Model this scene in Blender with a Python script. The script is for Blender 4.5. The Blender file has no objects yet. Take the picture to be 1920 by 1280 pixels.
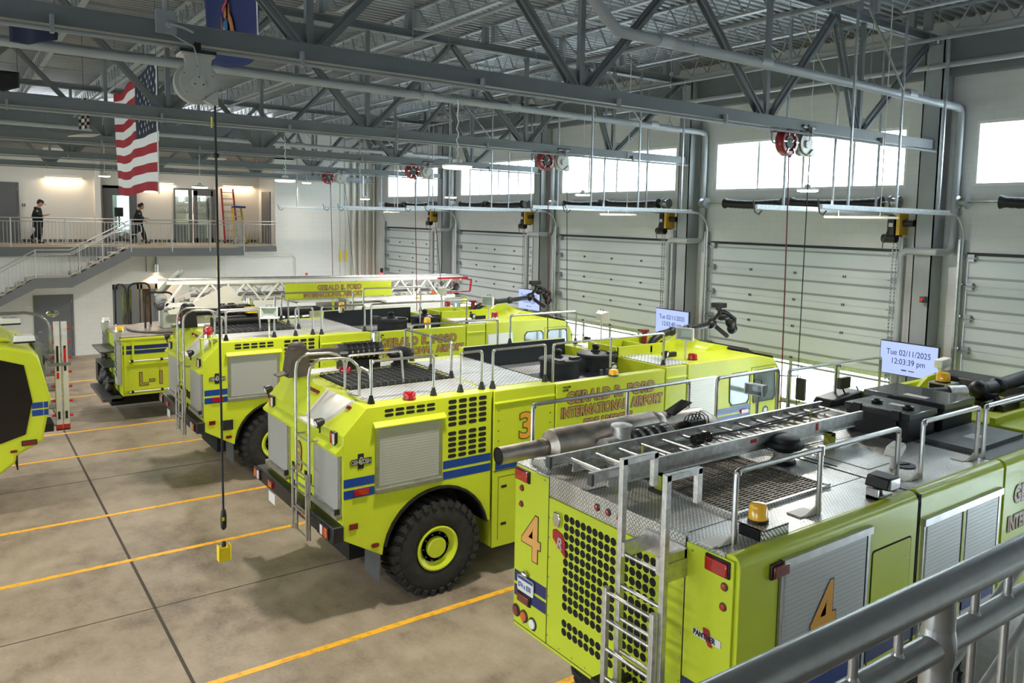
import bpy, bmesh, math, random
from math import sin, cos, pi, radians as R, sqrt
from mathutils import Vector as V, Matrix
random.seed(7)
scene = bpy.context.scene
COL = scene.collection

# ------------------------------------------------------------------ mesh builder
class B:
    def __init__(s): s.v=[]; s.f=[]; s.m=[]; s.mi=0
    def face(s, idx): s.f.append(tuple(idx)); s.m.append(s.mi)
    def pts(s, P):
        n=len(s.v); s.v+= [tuple(p) for p in P]; return list(range(n,n+len(P)))
    def box(s,x0,x1,y0,y1,z0,z1):
        i=s.pts([(x,y,z) for x in(x0,x1) for y in(y0,y1) for z in(z0,z1)])
        for q in((0,1,3,2),(4,6,7,5),(0,4,5,1),(2,3,7,6),(0,2,6,4),(1,5,7,3)): s.face([i[k] for k in q])
        return s
    def beam(s,p,q,w,h,up=(0,0,1)):
        p=V(p);q=V(q);d=(q-p).normalized();u=V(up)
        if abs(d.dot(u))>.99: u=V((1,0,0))
        sd=d.cross(u).normalized();u=sd.cross(d).normalized()
        i=s.pts([e+sd*(a*w/2)+u*(b*h/2) for e in(p,q) for a,b in((-1,-1),(1,-1),(1,1),(-1,1))])
        s.face([i[3],i[2],i[1],i[0]]);s.face(i[4:8])
        for k in range(4): s.face([i[k],i[(k+1)%4],i[4+(k+1)%4],i[4+k]])
        return s
    def tube(s,P,r,n=8,closed=False,caps=True):
        P=[V(p) for p in P];L=len(P);rings=[];ref=None
        rr=r if isinstance(r,(list,tuple)) else [r]*L
        for k in range(L):
            if closed: a=(P[k]-P[k-1]).normalized();b=(P[(k+1)%L]-P[k]).normalized()
            else:
                a=(P[k]-P[k-1]).normalized() if k else None
                b=(P[k+1]-P[k]).normalized() if k<L-1 else None
                if a is None:a=b
                if b is None:b=a
            t=(a+b)
            t=t.normalized() if t.length>1e-6 else a
            if ref is None:
                ref=V((0,0,1)) if abs(t.z)<.9 else V((1,0,0))
            x=ref-t*ref.dot(t)
            if x.length<1e-5: x=V((0,1,0))-t*t.y
            x.normalize();y=t.cross(x);ref=x
            c=max(.35,sqrt(max(0,(1+a.dot(b))/2)));
            rad=rr[k]/ (c if c<1 else 1)
            # mitre only across bend plane is skipped: radius kept
            rings.append(s.pts([P[k]+(x*cos(2*pi*j/n)+y*sin(2*pi*j/n))*rr[k] for j in range(n)]))
        m=L if closed else L-1
        for k in range(m):
            A=rings[k];C=rings[(k+1)%L]
            for j in range(n): s.face([A[j],A[(j+1)%n],C[(j+1)%n],C[j]])
        if caps and not closed: s.face(rings[0][::-1]);s.face(rings[-1])
        return s
    def cyl(s,p,q,r,n=16,r2=None): return s.tube([p,q],[r,r if r2 is None else r2],n)
    def lathe(s,c,prof,n=24,ax=(0,0,1)):
        c=V(c);t=V(ax).normalized();x=V((1,0,0)) if abs(t.x)<.9 else V((0,1,0));x=(x-t*x.dot(t)).normalized();y=t.cross(x)
        rings=[s.pts([c+t*h+(x*cos(2*pi*j/n)+y*sin(2*pi*j/n))*r for j in range(n)]) for r,h in prof]
        for A,C in zip(rings,rings[1:]):
            for j in range(n): s.face([A[j],A[(j+1)%n],C[(j+1)%n],C[j]])
        if prof[0][0]>1e-4: s.face(rings[0][::-1])
        if prof[-1][0]>1e-4: s.face(rings[-1])
        return s
    def prism(s,poly,ax,a,b):
        # ax 'y': poly (x,z); 'x': poly (y,z); 'z': poly (x,y)
        def mk(u,w,t): return {'y':(u,t,w),'x':(t,u,w),'z':(u,w,t)}[ax]
        A=s.pts([mk(u,w,a) for u,w in poly]);C=s.pts([mk(u,w,b) for u,w in poly]);n=len(poly)
        s.face(A[::-1]);s.face(C)
        for k in range(n): s.face([A[k],A[(k+1)%n],C[(k+1)%n],C[k]])
        return s
    def ell(s,c,rx,ry,rz,n=12,m=8):
        c=V(c);rings=[]
        for k in range(1,m):
            th=pi*k/m
            rings.append(s.pts([c+V((rx*sin(th)*cos(2*pi*j/n),ry*sin(th)*sin(2*pi*j/n),rz*cos(th))) for j in range(n)]))
        t=s.pts([c+V((0,0,rz)),c-V((0,0,rz))])
        for A,C in zip(rings,rings[1:]):
            for j in range(n): s.face([A[j],A[(j+1)%n],C[(j+1)%n],C[j]])
        for j in range(n):
            s.face([t[0],rings[0][(j+1)%n],rings[0][j]][::-1]);s.face([t[1],rings[-1][j],rings[-1][(j+1)%n]][::-1])
        return s
    def grid(s,fn,nu,nv,mf=None):
        I=[s.pts([fn(i/nu,j/nv) for i in range(nu+1)]) for j in range(nv+1)]
        for j in range(nv):
            for i in range(nu):
                if mf: s.mi=mf(i,j)
                s.face([I[j][i],I[j][i+1],I[j+1][i+1],I[j+1][i]])
        return s

SPLIT={'rung','fly_rung','ladder_rung','baluster','tread','hanger','sprinkler_head','wheel_nut','bar_bracket','hinge','bolt','end_cap','marker_plate','decal','lid_latch','roof_pod','roof_channel','panel_lip','panel_gap','blue_stripe','walkway_plate','deck_seam','roller_bracket_','marker_lamp','side_marker','stringer','mud_flap'}
def islands(b):
    p=list(range(len(b.v)))
    def f(i):
        while p[i]!=i: p[i]=p[p[i]];i=p[i]
        return i
    for q in b.f:
        r=f(q[0])
        for i in q[1:]: p[f(i)]=r
    g={}
    for k,q in enumerate(b.f): g.setdefault(f(q[0]),[]).append(k)
    out=[]
    for ks in g.values():
        n=B();mp={}
        for k in ks:
            for i in b.f[k]:
                if i not in mp: mp[i]=len(n.v);n.v.append(b.v[i])
            n.f.append(tuple(mp[i] for i in b.f[k]));n.m.append(b.m[k])
        out.append(n)
    return out
def obj(name,b,mats,parent=None,**kw):
    if name in SPLIT and parent is not None:
        L=islands(b)
        if 1<len(L)<=100:
            for n in L: o=obj1(name,n,mats,parent,**kw)
            return o
    return obj1(name,b,mats,parent,**kw)
def obj1(name,b,mats,parent=None,bevel=0,seg=2,solid=0,org=None,fixn=True,subsurf=0):
    me=bpy.data.meshes.new(name)
    o_=V(org) if org else (parent_org(parent) if parent else V((0,0,0)))
    me.from_pydata([tuple(V(p)-o_) for p in b.v],[],b.f)
    if not isinstance(mats,(list,tuple)): mats=[mats]
    for m in mats: me.materials.append(M[m])
    me.polygons.foreach_set('material_index',b.m)
    if fixn:
        bm=bmesh.new();bm.from_mesh(me);bmesh.ops.recalc_face_normals(bm,faces=bm.faces);bm.to_mesh(me);bm.free()
    me.polygons.foreach_set('use_smooth',[True]*len(me.polygons))
    me.set_sharp_from_angle(angle=R(38))
    ob=bpy.data.objects.new(name,me);COL.objects.link(ob)
    if parent: ob.parent=parent
    else: ob.location=o_
    if solid:
        md=ob.modifiers.new('thickness','SOLIDIFY');md.thickness=solid;md.offset=0
    if subsurf:
        md=ob.modifiers.new('smooth','SUBSURF');md.levels=subsurf;md.render_levels=subsurf
    if bevel:
        md=ob.modifiers.new('edge','BEVEL');md.width=bevel;md.segments=seg;md.limit_method='ANGLE';md.angle_limit=R(40)
    return ob
_org={}
def parent_org(p):
    o=V((0,0,0))
    while p is not None:
        if p.name in _org: return _org[p.name]
        o+=p.location; p=p.parent
    return o
def thing(name,loc,label,cat,group=None,kind=None):
    o=bpy.data.objects.new(name,None);o.empty_display_size=.2;COL.objects.link(o);o.location=loc
    _org[o.name]=V(loc)
    o['label']=label;o['category']=cat
    if group:o['group']=group
    if kind:o['kind']=kind
    return o
def tag(o,label,cat,group=None,kind=None):
    o['label']=label;o['category']=cat
    if group:o['group']=group
    if kind:o['kind']=kind
    return o
def struct(name,b,mats,label=None,parent=None,**k):
    o=obj(name,b,mats,parent,**k)
    if parent is None:
        o['kind']='structure'
        if label:o['label']=label
        o['category']=name.split('_')[0].rstrip('0123456789')
    return o
def copy_tree(o,parent=None):
    c=o.copy();COL.objects.link(c);c.parent=parent
    if parent is not None: c.matrix_parent_inverse=o.matrix_parent_inverse.copy()
    for ch in [x for x in bpy.data.objects if x.parent==o]: copy_tree(ch,c)
    return c

# ------------------------------------------------------------------ materials
M={}
class NT:
    def __init__(s,name):
        m=bpy.data.materials.new(name);m.use_nodes=True;s.m=m;s.t=m.node_tree;s.b=s.t.nodes['Principled BSDF'];M[name]=m
        s._tc=None
    def n(s,ty,**k):
        x=s.t.nodes.new(ty)
        for a,v in k.items(): setattr(x,a,v)
        return x
    def l(s,a,b): s.t.links.new(a,b)
    def val(s,x):
        return x
    def mth(s,op,a,b=None,c=None):
        x=s.n('ShaderNodeMath',operation=op)
        for i,v in enumerate((a,b,c)):
            if v is None: continue
            if hasattr(v,'is_output') or hasattr(v,'links'): s.l(v,x.inputs[i])
            else: x.inputs[i].default_value=v
        return x.outputs[0]
    def co(s,scale=(1,1,1),rot=(0,0,0)):
        tc=s.n('ShaderNodeTexCoord');mp=s.n('ShaderNodeMapping');mp.inputs['Scale'].default_value=scale;mp.inputs['Rotation'].default_value=rot
        s.l(tc.outputs['Object'],mp.inputs['Vector']);return mp.outputs[0]
    def noise(s,scale,detail=4,vec=None,rough=.5):
        x=s.n('ShaderNodeTexNoise');x.inputs['Scale'].default_value=scale;x.inputs['Detail'].default_value=detail;x.inputs['Roughness'].default_value=rough
        s.l(vec if vec is not None else s.co(),x.inputs['Vector']);return x.outputs['Fac']
    def ramp(s,fac,stops):
        x=s.n('ShaderNodeValToRGB');e=x.color_ramp.elements
        while len(e)<len(stops): e.new(.5)
        for k,(p,c) in enumerate(stops): e[k].position=p;e[k].color=(*c,1)
        s.l(fac,x.inputs[0]);return x.outputs[0]
    def bump(s,h,strength=.3,dist=.02):
        x=s.n('ShaderNodeBump');x.inputs['Strength'].default_value=strength;x.inputs['Distance'].default_value=dist
        s.l(h,x.inputs['Height']);s.l(x.outputs[0],s.b.inputs['Normal']);return x
    def set(s,**k):
        for a,v in k.items():
            i=s.b.inputs[{'col':'Base Color','rough':'Roughness','metal':'Metallic','coat':'Coat Weight','emis':'Emission Color','es':'Emission Strength','spec':'Specular IOR Level','trans':'Transmission Weight','coatr':'Coat Roughness'}[a]]
            if hasattr(v,'links'): s.l(v,i)
            else: i.default_value=(*v,1) if isinstance(v,tuple) and len(v)==3 else v
        return s
def srgb(r,g,b):
    f=lambda c:(c/255/12.92 if c/255<=.04045 else ((c/255+.055)/1.055)**2.4)
    return (f(r),f(g),f(b))
def simple(name,col,rough=.5,metal=0,var=0,nscale=6,**k):
    m=NT(name)
    if var:
        f=m.noise(nscale,5);c0=tuple(max(0,c*(1-var)) for c in col);c1=tuple(min(1,c*(1+var)) for c in col)
        m.set(col=m.ramp(f,[(.3,c0),(.7,c1)]))
    else: m.set(col=col)
    m.set(rough=rough,metal=metal,**k);return m

LIME=(.53,.61,.026)
simple('lime',LIME,.38,0,.04,1.5,coat=.22,coatr=.12,spec=.35)
simple('lime_soiled',(.47,.5,.06),.55,0,.25,4)
simple('blue',(.006,.045,.26),.35,coat=.3)
simple('navy_blue',(.008,.014,.06),.7)
simple('black',(.012,.012,.013),.45,0,.3)
simple('matte_black',(.004,.004,.005),.85)
simple('box_black',(.008,.011,.018),.42,0,.15,5)
simple('tank_blue',(.012,.017,.024),.5,0,.2,5)
simple('rubber',(.017,.0165,.016),.85,0,.35,9)
simple('red_lens',(.34,.006,.010),.12,coat=1,emis=(.8,.01,.01),es=.03)
simple('red_dark_lens',(.16,.006,.008),.18,coat=1)
simple('amber_lens',(.85,.46,.006),.15,coat=1,emis=(1,.5,0),es=.06)
simple('orange_lens',(.62,.12,.01),.2,coat=.6)
simple('clear_lens',(.82,.83,.84),.12,coat=1)
simple('chrome',(.72,.72,.73),.12,1)
simple('pipe_aluminium',(.52,.51,.50),.33,1,.12,12)
simple('aluminium',(.56,.56,.56),.38,1,.12,8)
simple('brushed',(.62,.61,.60),.42,1,.18,20)
simple('galvanised',(.52,.55,.58),.42,.85,.12,14)
simple('galv_dull',(.34,.36,.38),.45,.8,.15,14)
simple('exhaust_steel',(.48,.42,.37),.42,1,.35,5)
simple('room_green',(.16,.22,.2),.6)
simple('steel_grey',(.155,.172,.184),.5,0,.06,2)
simple('steel_light',(.27,.29,.31),.42,0,.05,3)
simple('column_grey',(.30,.32,.335),.5,0,.05,2)
simple('pipe_grey',(.34,.36,.38),.42,0,.05,3)
simple('dark_grey',(.07,.075,.08),.5)
simple('door_grey',(.13,.137,.145),.45,0,.05,2)
simple('door_edge_dark',(.015,.016,.018),.6)
simple('white_paint',(.76,.755,.73),.4,0,.04,3)
simple('cream_white',(.66,.64,.58),.4,0,.05,3)
simple('cream_grey',(.36,.38,.33),.45,0,.1,5)
simple('rail_silver',(.30,.31,.32),.27,.75,.10,30)
simple('rail_pale',(.40,.39,.38),.35,.35,.05,20)
simple('mezz_rail',(.42,.42,.41),.4,.3)
simple('stair_tread',(.42,.39,.33),.7,0,.1)
simple('wood',(.42,.24,.12),.45,0,.3,(4))
simple('wood_grey',(.17,.145,.125),.5,0,.2,4)
simple('mezz_floor',(.30,.24,.16),.6,0,.1)
simple('yellow_plastic',(.80,.60,.01),.4)
simple('operator_yellow',(.62,.36,.03),.4)
simple('red_reel',(.26,.014,.022),.35,coat=.4)
simple('hose_red',(.17,.02,.03),.5)
simple('hose_black',(.012,.012,.016),.6)
simple('spring_black',(.014,.016,.02),.55,.2)
simple('orange_paint',(.75,.34,.03),.4)
simple('tan_letter',(.42,.22,.09),.4)
simple('gold_letter',(.36,.24,.06),.4)
simple('ink',(.01,.01,.03),.4)
simple('silver_letter',(.5,.52,.5),.3,.4)
simple('letter_red',(.36,.01,.02),.4)
simple('white_sticker',(.7,.7,.68),.5)
simple('flag_red',(.32,.006,.018),.8)
simple('flag_white',(.74,.73,.72),.8)
simple('flag_blue',(.010,.014,.045),.8)
simple('mich_blue',(.012,.02,.10),.8)
simple('skin',(.45,.24,.16),.55)
simple('hair',(.02,.013,.008),.7)
simple('uniform',(.008,.009,.014),.8,0,.2,20)
simple('shoe_black',(.006,.006,.006),.4)
simple('orange_plastic',(.8,.12,.01),.4)
simple('red_plastic',(.62,.02,.012),.4)
simple('ladder_yellow',(.6,.42,.02),.45)
simple('ladder_red',(.36,.02,.02),.45)
simple('brass',(.75,.55,.22),.22,1)
simple('snow',(.8,.82,.85),.9)
simple('fluoro',(.55,.62,.05),.5)
simple('outlet',(.6,.6,.58),.5)
simple('counter',(.55,.5,.42),.4)
m=simple('stripe_yellow',(.80,.42,.03),.5)
m.set(col=m.ramp(m.noise(9,6),[(.35,(.62,.32,.03)),(.5,(.86,.44,.025))]))
# concrete floor
m=NT('concrete_floor');v=m.co()
f1=m.noise(.55,8,v,.62);f2=m.noise(3.2,8,m.co((1,.6,1)),.65);f3=m.noise(22,4,v)
c=m.mth('ADD',m.mth('MULTIPLY',f1,.55),m.mth('ADD',m.mth('MULTIPLY',f2,.33),m.mth('MULTIPLY',f3,.12)))
m.set(col=m.ramp(c,[(.35,(.10,.078,.055)),(.43,(.20,.158,.114)),(.50,(.285,.232,.170)),(.62,(.375,.312,.235))]))
m.set(rough=m.mth('ADD',m.mth('MULTIPLY',f2,.35),.33));m.bump(f3,.08,.01)
simple('joint_dark',(.06,.05,.04),.9)
# painted blockwork
def block(name,c0,ax):
    m=NT(name);tc=m.n('ShaderNodeTexCoord');sp=m.n('ShaderNodeSeparateXYZ');m.l(tc.outputs['Object'],sp.inputs[0])
    cb=m.n('ShaderNodeCombineXYZ');m.l(sp.outputs['Y' if ax=='x' else 'X'],cb.inputs[0]);m.l(sp.outputs['Z'],cb.inputs[1])
    br=m.n('ShaderNodeTexBrick');br.inputs['Scale'].default_value=1;br.inputs['Mortar Size'].default_value=.006;br.inputs['Brick Width'].default_value=.41;br.inputs['Row Height'].default_value=.203
    br.inputs['Color1'].default_value=(*c0,1);br.inputs['Color2'].default_value=(*[x*.97 for x in c0],1);br.inputs['Mortar'].default_value=(*[x*.9 for x in c0],1)
    m.l(cb.outputs[0],br.inputs[0]);m.set(col=br.outputs[0],rough=.5);m.bump(br.outputs['Fac'],-.25,.01)
block('block_x',(.62,.625,.62),'x');block('block_y',(.66,.65,.615),'y')
simple('wall_paint',(.72,.70,.655),.55)
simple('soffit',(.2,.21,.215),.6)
# deck (corrugated roof) - colour only, the flutes are geometry
simple('roof_deck',(.22,.235,.25),.42,.15,.08,2)
# roller shutter with slats
def shutter(name,col,pitch=.04,metal=.35):
    m=NT(name);tc=m.n('ShaderNodeTexCoord');sp=m.n('ShaderNodeSeparateXYZ');m.l(tc.outputs['Object'],sp.inputs[0])
    fr=m.mth('FRACT',m.mth('MULTIPLY',sp.outputs['Z'],1/pitch));d=m.mth('ABSOLUTE',m.mth('SUBTRACT',fr,.5))
    g=m.mth('GREATER_THAN',d,.455);h=m.mth('SUBTRACT',1,m.mth('POWER',m.mth('MULTIPLY',d,2),4))
    m.set(col=m.ramp(g,[(0,col),(1,tuple(x*.6 for x in col))]),rough=.42,metal=metal);m.bump(h,.16,.004)
shutter('shutter_silver',(.44,.445,.435));shutter('shutter_lime',LIME,.05,0);shutter('shutter_blue',(.01,.035,.2),.045,0)
# tread plate patterns: lozenge lattice
def tread(name,base,hi,s,rough,metal,ang=45,ln=1.0,wd=.28,bstr=.6,dirt=.3,flip=True,hir=None):
    m=NT(name);tc=m.n('ShaderNodeTexCoord');sp=m.n('ShaderNodeSeparateXYZ');m.l(tc.outputs['Object'],sp.inputs[0])
    X=m.mth('MULTIPLY',m.mth('ADD',sp.outputs['X'],sp.outputs['Z']),s);Y=m.mth('MULTIPLY',sp.outputs['Y'],s)
    def lat(ox,a):
        u=m.mth('SUBTRACT',m.mth('FRACT',m.mth('ADD',X,ox)),.5);w=m.mth('SUBTRACT',m.mth('FRACT',m.mth('ADD',Y,ox)),.5)
        ca,sa=cos(R(a)),sin(R(a))
        p=m.mth('ADD',m.mth('MULTIPLY',u,ca),m.mth('MULTIPLY',w,sa));q=m.mth('SUBTRACT',m.mth('MULTIPLY',w,ca),m.mth('MULTIPLY',u,sa))
        r=m.mth('SQRT',m.mth('ADD',m.mth('POWER',m.mth('DIVIDE',p,ln*.42),2),m.mth('POWER',m.mth('DIVIDE',q,wd*.42),2)))
        return m.mth('SMOOTH_MIN',m.mth('MAXIMUM',m.mth('SUBTRACT',1.25,r),0),1,.1)
    h=m.mth('MAXIMUM',lat(0,ang),lat(.5,-ang if flip else ang))
    hh=m.mth('MINIMUM',m.mth('MULTIPLY',h,1.6),1)
    dn=m.noise(2.2,6)
    mix=m.n('ShaderNodeMix',data_type='RGBA');m.l(hh,mix.inputs[0]);mix.inputs[6].default_value=(*base,1);mix.inputs[7].default_value=(*hi,1)
    mul=m.n('ShaderNodeMix',data_type='RGBA',blend_type='MULTIPLY');mul.inputs[0].default_value=1;m.l(mix.outputs[2],mul.inputs[6])
    m.l(m.ramp(dn,[(.35,(1-dirt,1-dirt*1.05,1-dirt*1.15)),(.62,(1,1,1))]),mul.inputs[7])
    m.set(col=mul.outputs[2],rough=rough,metal=metal);m.bump(hh,bstr,.004)
tread('diamond_plate',(.46,.45,.43),(.92,.92,.92),24,.33,.8,45,.95,.34)
tread('dot_plate',(.80,.81,.80),(.30,.31,.32),11,.42,.45,0,.62,.42,-.3,.15,False)
simple('soiled_plate',(.24,.21,.18),.5,.5,.25,3)
# thin glass: lets light through
def glass(name,tint=(.9,.95,.95),fac=.12,rough=.02):
    m=bpy.data.materials.new(name);m.use_nodes=True;t=m.node_tree;t.nodes.clear();M[name]=m
    o=t.nodes.new('ShaderNodeOutputMaterial');mx=t.nodes.new('ShaderNodeMixShader');tr=t.nodes.new('ShaderNodeBsdfTransparent');gl=t.nodes.new('ShaderNodeBsdfGlossy')
    tr.inputs[0].default_value=(*tint,1);gl.inputs['Roughness'].default_value=rough;mx.inputs[0].default_value=fac
    t.links.new(tr.outputs[0],mx.inputs[1]);t.links.new(gl.outputs[0],mx.inputs[2]);t.links.new(mx.outputs[0],o.inputs[0])
glass('pane_glass');simple('cab_glass',(.13,.17,.18),.06,0,.5,1.5,coat=1);glass('dark_glass',(.08,.09,.1),.10);glass('door_glass',(.8,.9,.9),.1)
def emit(name,col,st):
    m=NT(name);m.set(col=(.02,.02,.02),emis=col,es=st,rough=.3)
emit('lamp_glow',(1,.90,.72),9);emit('screen_blue',(.36,.45,.80),.95);emit('strip_warm',(1,.78,.5),2.4);emit('exit_red',(1,.05,.06),2.2)
emit('room_window',(.75,.88,1),2.0);emit('sconce_warm',(1,.7,.4),8)

# ------------------------------------------------------------------ camera
F,CX,CY=1481.94,1030.5,546.6
rr,pp,yy=R(-1.26268),R(5.15271),R(37.1823)
fw=V((sin(yy)*cos(pp),cos(yy)*cos(pp),-sin(pp)));rt=V((cos(yy),-sin(yy),0));dn=fw.cross(rt)
r2=rt*cos(rr)+dn*sin(rr);d2=dn*cos(rr)-rt*sin(rr)
cam=bpy.data.cameras.new('camera');co=bpy.data.objects.new('camera',cam);COL.objects.link(co)
co.matrix_world=Matrix(((r2.x,-d2.x,-fw.x,0),(r2.y,-d2.y,-fw.y,0),(r2.z,-d2.z,-fw.z,5.6),(0,0,0,1)))
cam.sensor_width=36;cam.lens=F/1920*36;cam.shift_x=(960-CX)/1920;cam.shift_y=-(640-CY)/1920;cam.clip_start=.05;cam.clip_end=400
scene.camera=co
vs=scene.view_settings;vs.view_transform='Standard';vs.look='None';vs.gamma=1;vs.use_curve_mapping=False;vs.exposure=.55

# text as mesh
def text(name,s,size,origin,xd,ud,mat,parent,xs=1,depth=.004,off=0,align='LEFT',outline=None,ow=.02,space=1,shear=0):
    fc=bpy.data.curves.new('lettering','FONT');fc.body=s;fc.size=size;fc.extrude=depth/2;fc.offset=off;fc.align_x=align;fc.space_character=space;fc.shear=shear
    to=bpy.data.objects.new('tmp',fc);COL.objects.link(to);bpy.context.view_layer.update()
    me=bpy.data.meshes.new_from_object(to.evaluated_get(bpy.context.evaluated_depsgraph_get()))
    bpy.data.objects.remove(to)
    xd=V(xd).normalized();ud=V(ud).normalized();nd=xd.cross(ud);o_=parent_org(parent)
    b=B();b.v=[tuple(V(origin)+xd*(v.co.x*xs)+ud*v.co.y+nd*v.co.z) for v in me.vertices];b.f=[tuple(p.vertices) for p in me.polygons];b.m=[0]*len(b.f)
    bpy.data.meshes.remove(me)
    mats=[mat]
    if outline:
        fc=bpy.data.curves.new('lettering','FONT');fc.body=s;fc.size=size;fc.extrude=depth/4;fc.offset=off+ow;fc.align_x=align;fc.space_character=space;fc.shear=shear
        to=bpy.data.objects.new('tmp',fc);COL.objects.link(to);bpy.context.view_layer.update()
        me=bpy.data.meshes.new_from_object(to.evaluated_get(bpy.context.evaluated_depsgraph_get()));bpy.data.objects.remove(to)
        n=len(b.v);b.v+=[tuple(V(origin)+xd*(v.co.x*xs)+ud*v.co.y+nd*v.co.z) for v in me.vertices]
        for p in me.polygons: b.f.append(tuple(n+i for i in p.vertices));b.m.append(1)
        bpy.data.meshes.remove(me);mats=[mat,outline]
    return obj(name,b,mats,parent,fixn=False)
simple('crest_blue',(.03,.16,.30),.7);simple('crest_red',(.50,.05,.08),.7);simple('crest_tan',(.42,.15,.05),.7);simple('screen_ink',(.005,.01,.06),.6);simple('rail_near',(.46,.46,.465),.27,.6,.05,60)
# ------------------------------------------------------------------ hall shell
XW=16.07;XL=-11.5;YB=35.0;YF=-6.0;ZT=9.8
b=B();b.box(XL-.3,XW+.35,YF,40,-.2,0);struct('floor',b,'concrete_floor','smooth brown grey concrete floor of the vehicle bay')
b=B();b.box(-40,80,-50,-6.0,-.4,-.05);b.box(XW+.35,80,-6,90,-.4,-.05);b.box(-40,XL-.3,-6,90,-.4,-.05);b.box(XL-.3,XW+.35,40,90,-.4,-.05)
g=struct('ground',b,'snow','snow covered ground outside the bay doors')
# painted lines and joints
LY=[9.53,13.8,16.13,20.47,22.8,27.2,29.66,2.87,7.13]
for i,y in enumerate(LY):
    b=B();b.box(-10.5,15.6,y-.055,y+.055,0,.004);struct('trim_%d'%(i+1),b,'stripe_yellow','yellow bay line painted on the concrete')
n=len(LY)+1
b=B();b.box(2.10,2.14,-5,35,0,.003);struct('trim_%d'%n,b,'joint_dark','long saw cut joint across the floor')
for y in (11.9,18.5,5.2,25.1):
    n+=1;b=B();b.box(-11,16,y-.008,y+.008,0,.003);struct('trim_%d'%n,b,'joint_dark','fine control joint in the floor')
# door wall (right) and the matching wall opposite
DY=[(28.66,33.66),(22.08,27.17),(15.5,20.7),(8.88,14.13),(2.3,7.5),(-4.3,.9)]
HZ=5.12;W0,W1=6.45,7.72
def bay_wall(name,xa,xb,lab):
    b=B();ys=[YF]+[v for d in sorted(DY) for v in d]+[40.0]
    for k in range(0,len(ys),2): b.box(xa,xb,ys[k],ys[k+1],0,ZT)
    for a,c in DY: b.box(xa,xb,a,c,HZ,W0);b.box(xa,xb,a,c,W1,ZT)
    return struct(name,b,'block_x',lab)
bay_wall('wall_right',XW,XW+.3,'white painted block wall with the overhead doors')
bay_wall('wall_left',XL-.3,XL,'white painted block wall opposite the overhead doors')
b=B();b.box(XL,XW+.3,YF-.3,YF,0,ZT);struct('wall_front',b,'block_y','white block wall behind the balcony')
k=0
for xa,sgn in ((XW,1),(XL-.3,-1)):
    for i,(a,c) in enumerate(DY):
        k+=1;x0=xa+.12;x1=xa+.2
        b=B();b.box(xa+.02,xa+.28,a,a+.06,W0,W1);b.box(xa+.02,xa+.28,c-.06,c,W0,W1);b.box(xa+.02,xa+.28,a+.06,c-.06,W1-.06,W1);b.box(xa+.02,xa+.28,a+.06,c-.06,W0,W0+.06)
        for q in (.25,.5,.75):
            y=a+(c-a)*q;b.box(x0,x1,y-.03,y+.03,W0+.06,W1-.06)
        w=struct('window_%d'%k,b,'white_paint','long high window above an overhead door')
        b=B();b.box(x0+.03,x0+.036,a+.06,c-.06,W0+.06,W1-.06);obj('pane',b,'pane_glass',w)
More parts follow.
